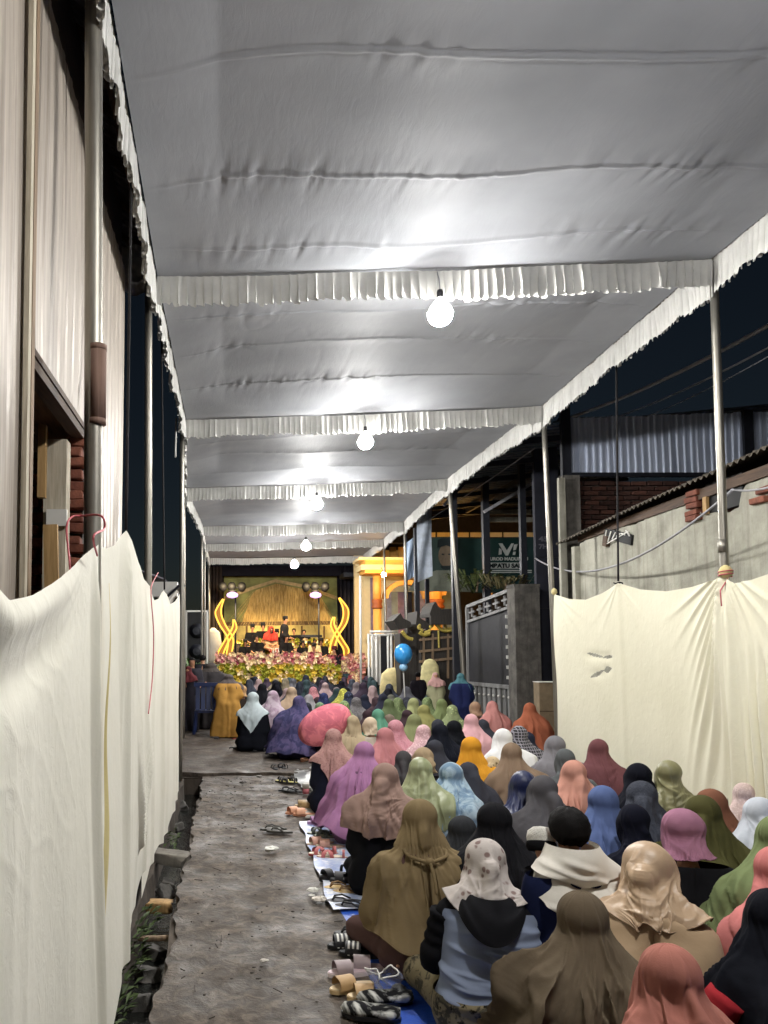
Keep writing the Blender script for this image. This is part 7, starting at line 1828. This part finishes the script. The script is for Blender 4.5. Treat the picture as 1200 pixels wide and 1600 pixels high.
# ------------------------------------------------------------------ the boy, the infant and the standing figures
by = at(893, 1252, 3.5); boy = thing('person', 'boy with short black hair in a white hooded navy top among the veils', 'person', (by.x, by.y - .07, by.z - .86 * 1.05), R(4), G); boy.scale = (1.08, 1.08, 1.05)
link('body', BODY_SEAT, boy); bc_ = seated_caps(sh=.95)
MB().grid(make_dress(bc_, 64, 34, seed=3, ztop=.57), 0, True).build('navy_top', fabric((26, 34, 72)), boy, True, local=True)
hm = hair_mesh((0, .082, .752), .080, 5); o = hm.build('hair', M_HAIR, boy, True, local=True)
hcore = [c_ for k_, c_ in enumerate(bc_[:16]) if k_ % 8 in (1, 3)] + [bc_[16]]
shell(hcore, np.linspace(.46, .675, 40), .030, R(40), R(320), 110, 9, 'white_hood', fabric((214, 208, 196)), boy, .022, hem=lambda t: .05 - .13 * max(0.0, -math.cos(t)) ** 2)
shell(hcore, np.linspace(.575, .685, 20), .052, R(55), R(305), 90, 12, 'white_hood_fold', fabric((214, 208, 196)), boy, .016, hem=lambda t: .02 - .06 * max(0.0, -math.cos(t)) ** 2)
for k in (-1, 1): MB().ball((k * .068, .085, .735), .02, 8, sc=(.5, .8, 1.2)).build('ear', M_SKIN, boy, True, local=True)
bb = at(856, 1296, 3.55); inf = thing('person', 'infant in a white hat with a black band held left of the boy', 'person', (bb.x, bb.y, bb.z - .50), R(20), G); inf.scale = (.55, .55, .58)
link('body', BODY_SEAT, inf); MB().grid(make_dress(bc_, 40, 24, seed=4, ztop=.57), 0, True).build('black_top', fabric((24, 24, 28)), inf, True, local=True)
hatp = [(.085, -.06), (.104, -.02), (.110, .03), (.100, .075), (.06, .105), (.004, .115)]
MB().lathe(hatp, (0, .08, .755), 24, sy=1.1, rot=(R(-14), R(12), 0)).build('white_hat', fabric((224, 220, 210), 'crinkle'), inf, True, local=True)
MB().lathe([(.100, -.075), (.114, -.05), (.116, -.02), (.108, -.005)], (0, .08, .755), 24, sy=1.1, rot=(R(-14), R(12), 0)).build('black_band', fabric((22, 22, 26)), inf, True, local=True)
Pm = np.zeros((20, 8, 3))
for j in range(20):
    for i in range(8): v = j / 19; u = i / 7 - .5; Pm[j, i] = (-.10 + u * .10 * (1 - .4 * v) - .02 * v, -.05 - .02 * math.sin(v * 5) + .02 * math.cos(u * 6), .68 - .46 * v)
MB().grid(Pm).build('hat_ribbon', fabric((226, 214, 176)), inf, True, local=True)

def standing(px, py_foot, h, coat, skirtc, label, bend=0.0, yaw=0, scarf=None, kind='plain', hairc=True, seed=1, cap=None, wide=1.0):
    c = on_plane_z(px, py_foot, .06); s_ = h / 1.70; t = thing('person', label, 'person', (c.x, c.y, .06), R(yaw)); t.scale = (s_ * wide, s_ * wide, s_)
    body = BODY_BEND if bend else BODY_STAND; link('body', body, t); caps = stand_caps(bend, .5)
    MB().grid(robe(caps, .03, 1.44 - bend * .05, seed, 56, 44, 1.2), 0, True).build('robe', fabric(coat, kind), t, True, local=True)
    hc = Vector((0, .07 + bend * .43, 1.60 - bend * .145))
    if scarf:
        e_ = Vector((0, -.0, -.745 + hc.z)); cp_s = []
        for a, b3, ra, rb in seated_caps(nod=.15): cp_s.append((a, b3, ra, rb))
        X, kp = make_scarf(cp_s, nth=56, nz=40, seed=seed, **dict(STY['cape'], length=.5)); X = X + np.array((0, hc.y - .08, hc.z - .752)); scarf_mb(X, kp).build('headscarf', fabric(scarf), t, True, local=True)
    else:
        hair_mesh(hc + Vector((0, -.004, .006)), .086, seed).build('hair', M_HAIR, t, True, local=True)
    PEOPLE.append(t); return t
standing(356, 1152, 1.15, (196, 140, 58), (196, 140, 58), 'stooping woman in a mustard robe and grey scarf at the road edge', .25, -6, (96, 86, 84), seed=3, wide=1.45)
standing(322, 1138, 1.35, (58, 54, 56), (50, 48, 52), 'large woman in a dark grey veil leaning over a blue plastic chair', .5, -12, (86, 78, 74), seed=4, wide=1.75)
standing(301, 1138, 1.42, (60, 58, 66), (50, 50, 60), 'boy in a pale shirt standing by the leafy plants', 0, 170, None, seed=5)
standing(292, 1142, 1.25, (40, 38, 46), (50, 50, 60), 'child in dark clothes half hidden by the left screen', 0, -20, (96, 40, 44), seed=6)
standing(316, 1120, 1.45, (44, 44, 52), (50, 50, 60), 'dark clad youth standing behind the blue plastic chair', 0, -5, None, seed=7)
standing(724, 1165, 1.22, (30, 38, 84), (30, 38, 84), 'person kneeling up in a navy top and teal cap before the gate', .3, -8, (70, 120, 130), seed=8)
standing(655, 1135, 1.12, (40, 36, 44), (40, 40, 44), 'dark haired youth standing at the right of the far rows', 0, 0, None, seed=9)
standing(683, 1140, 1.12, (170, 168, 128), (170, 168, 128), 'woman in a pink and cream cap scarf standing near the kiosk', 0, 5, (200, 150, 144), seed=10)
ch = thing('plastic_chair', 'blue plastic chair in front of the stooping grey veiled woman', 'chair', (on_plane_z(322, 1146, .06).x, on_plane_z(322, 1146, .06).y, .06)); M_CH = plain('blue_plastic', srgb(26, 40, 80), .4, 0, .1)
cx, cy = ch.location.x, ch.location.y
MB().box((cx, cy, .48), (.42, .40, .04)).build('seat', M_CH, ch)
for i in range(4): MB().box((cx - .15 + .1 * i, cy - .20, .74), (.075, .025, .46), (R(-8), 0, 0)).build('back_slat', M_CH, ch)
MB().box((cx, cy - .235, .99), (.44, .035, .07)).build('back_rail', M_CH, ch)
for a in (-1, 1):
    for b3 in (-1, 1): MB().bar((cx + a * .18, cy + b3 * .17, .48), (cx + a * .22, cy + b3 * .21, .06), .045).build('leg', M_CH, ch)
# pink cushion in the crowd
pc = at(508, 1133, 10.0); cu = MB(); Pq = np.zeros((20, 32, 3))
for j in range(20):
    for i in range(32):
        a, t = 2 * math.pi * i / 32, math.pi * j / 19; rr = 1 + .05 * math.sin(a * 9) * math.sin(t); q = Vector((.36 * math.sin(t) * math.cos(a) * rr, .20 * math.sin(t) * math.sin(a), .24 * math.cos(t) * rr)); Pq[j, i] = Vector((pc.x, pc.y, pc.z)) + Euler((0, R(-28), 0)).to_matrix() @ q
tag(cu.grid(Pq, 0, True).build('pink_bundle', fabric((226, 110, 130), 'marble', (236, 140, 150)), None, True), 'puffy bright pink bundle beside the sand beige veil', 'bundle')
# ------------------------------------------------------------------ performers on the stage
SG = 'performers on the stage'
def perf(px, py, Y, label, **k): q = at(px, py, Y); return man((q.x, q.y, q.z - .84), True, label=label, group=SG, **k)
perf(394, 978, 26.9, 'leftmost seated musician in black with a black cap', yaw=185, s=1.05); perf(411, 976, 27.0, 'seated musician in black second from the left', yaw=178, s=1.05)
perf(460, 981, 26.9, 'seated bareheaded musician right of the standing man', hat=False, yaw=165); perf(475, 983, 27.2, 'bareheaded musician behind the white keyboard stand', hat=False, yaw=175)
perf(473, 996, 26.4, 'child in black seated left of the rear pair', hat=True, yaw=180, s=.85); perf(482, 997, 26.3, 'child in black seated at the middle of the stage', yaw=190, s=.85); perf(491, 994, 26.2, 'youth in cream seated beside the children', coat=(200, 180, 140), hat=False, yaw=185, s=.9)
perf(492, 1008, 25.6, 'man in black cap seated at the stage front', yaw=150, s=1.05); perf(407, 1010, 25.9, 'dark clad child bent at the stage front left', hat=False, yaw=200, s=.9)
perf(402, 992, 26.0, 'musician in black bent over at the left of the singer', hat=False, yaw=170); perf(446, 992, 25.9, 'musician in black below the standing man', hat=False, yaw=200); perf(383, 996, 26.4, 'child in black by the left neon flame', hat=True, yaw=180, s=.9); perf(502, 998, 26.4, 'musician in black by the right lamp stand', hat=True, yaw=170); perf(432, 984, 26.8, 'musician in black behind the singer', hat=True, yaw=185)
sm = at(443, 962, 26.3); man((sm.x, sm.y, SZ), False, 250, (34, 34, 40), True, 'man in black with a black cap standing on the stage', SG, None, s=(sm.z - SZ) / 1.74)
rq = at(423, 979, 26.2); rw = man((rq.x, rq.y, rq.z - .84), True, 190, (150, 110, 80), False, 'singer in a red headscarf holding a microphone on the stage', SG, hair=False)
X, kp = make_scarf(seated_caps(), nth=48, nz=36, seed=77, **STY['mid']); scarf_mb(X, kp).build('headscarf', fabric((200, 56, 44)), rw, True, local=True)
MB().tube([(.05, .2, .58), (.03, .26, .63)], .014, 8).build('microphone', M_TRIM, rw, True, local=True)
fq = at(526, 1010, 24.4); man((fq.x, fq.y, fq.z - .86), True, 120, (30, 32, 38), True, 'man with a maroon cap sitting on a teal box beside the stage flowers', None, hatmat=plain('maroon_velvet', srgb(86, 26, 34), .9))
bq = at(526, 1060, 24.4); tb = thing('teal_box', 'dark teal box seat at the stage front right', 'box', (fq.x, 24.4, 0)); MB().box((fq.x, 24.45, (fq.z - .86) / 2), (.85, .55, fq.z - .86)).build('case', plain('dark_teal_paint', srgb(40, 66, 72), .6), tb); MB().box((fq.x, 24.45, .42), (.87, .57, .04)).build('trim', M_STEEL, tb)
# table, bottles, cases, keyboard
tq = at(428, 1030, 25.4); tbl = thing('low_table', 'low table under an orange cloth on the stage', 'table', (tq.x, 25.4, SZ)); MB().box((tq.x, 25.4, SZ + .18), (.78, .5, .34)).build('orange_cloth', fabric((214, 104, 50), 'speckle', (236, 160, 90)), tbl)
for k, (px, rgb) in enumerate(((427, (210, 200, 190)), (431, (200, 196, 190)), (435, (206, 200, 196)), (423, (150, 30, 30)), (433, (170, 40, 36)))):
    q = at(px, 1020, 25.35); t = thing('bottle', ['clear bottle at the left on the orange table', 'clear bottle in the middle of the orange table', 'clear bottle at the right on the orange table', 'red drink bottle at the left of the orange table', 'red drink bottle right on the orange table'][k], 'bottle', (q.x, 25.35, SZ + .35), 0, 'bottles on the orange table')
    MB().lathe([(.035, 0), (.036, .16), (.015, .21), (.014, .25), (.002, .255)], (q.x, 25.35, SZ + .35), 12).build('bottle_body', plain('bottle_%d_%d_%d' % rgb, srgb(*rgb), .2), t, True); MB().lathe([(.017, .25), (.017, .275), (.002, .276)], (q.x, 25.35, SZ + .35), 10).build('cap', M_WHITE, t, True)
def case(px, py, w_, h_, Y, label):
    q = at(px, py, Y); t = thing('padded_case', label, 'case', (q.x, Y, SZ)); w2, h2 = w_ / 1209 * Y, h_ / 1209 * Y
    o = MB().box((q.x, Y, SZ + h2 / 2), (w2, .4, h2), None, 0, .92).build('shell', m_wood('brown_leatherette_%d' % px, (84, 60, 42), (120, 90, 64), 'X'), t); MB().box((q.x, Y - .21, SZ + h2 * .6), (w2 * .2, .02, h2 * .2)).build('handle', M_TRIM, t); return t
case(476, 1025, 38, 15, 25.2, 'brown padded case lying at the stage front centre'); case(362, 1030, 38, 14, 25.1, 'brown padded case lying at the stage front left')
ky = at(480, 985, 27.3); kb_ = thing('keyboard_stand', 'white keyboard stand at the back of the stage', 'keyboard', (ky.x, 27.3, SZ)); MB().box((ky.x, 27.2, ky.z - .2), (1.0, .3, .08)).build('keyboard', M_TRIM, kb_)
for a in (-.45, .45): MB().bar((ky.x + a, 27.2, SZ), (ky.x + a, 27.2, ky.z - .22), .04).build('leg', M_WHITE, kb_)
dr = at(352, 1000, 26.8); tag(MB().lathe([(.3, 0), (.32, .1), (.32, .6), (.28, .75), (.05, .8)], (dr.x + .45, 26.9, SZ), 16).build('draped_chair', fabric((84, 70, 62)), None, True), 'brown draped chair back at the left of the stage', 'chair')
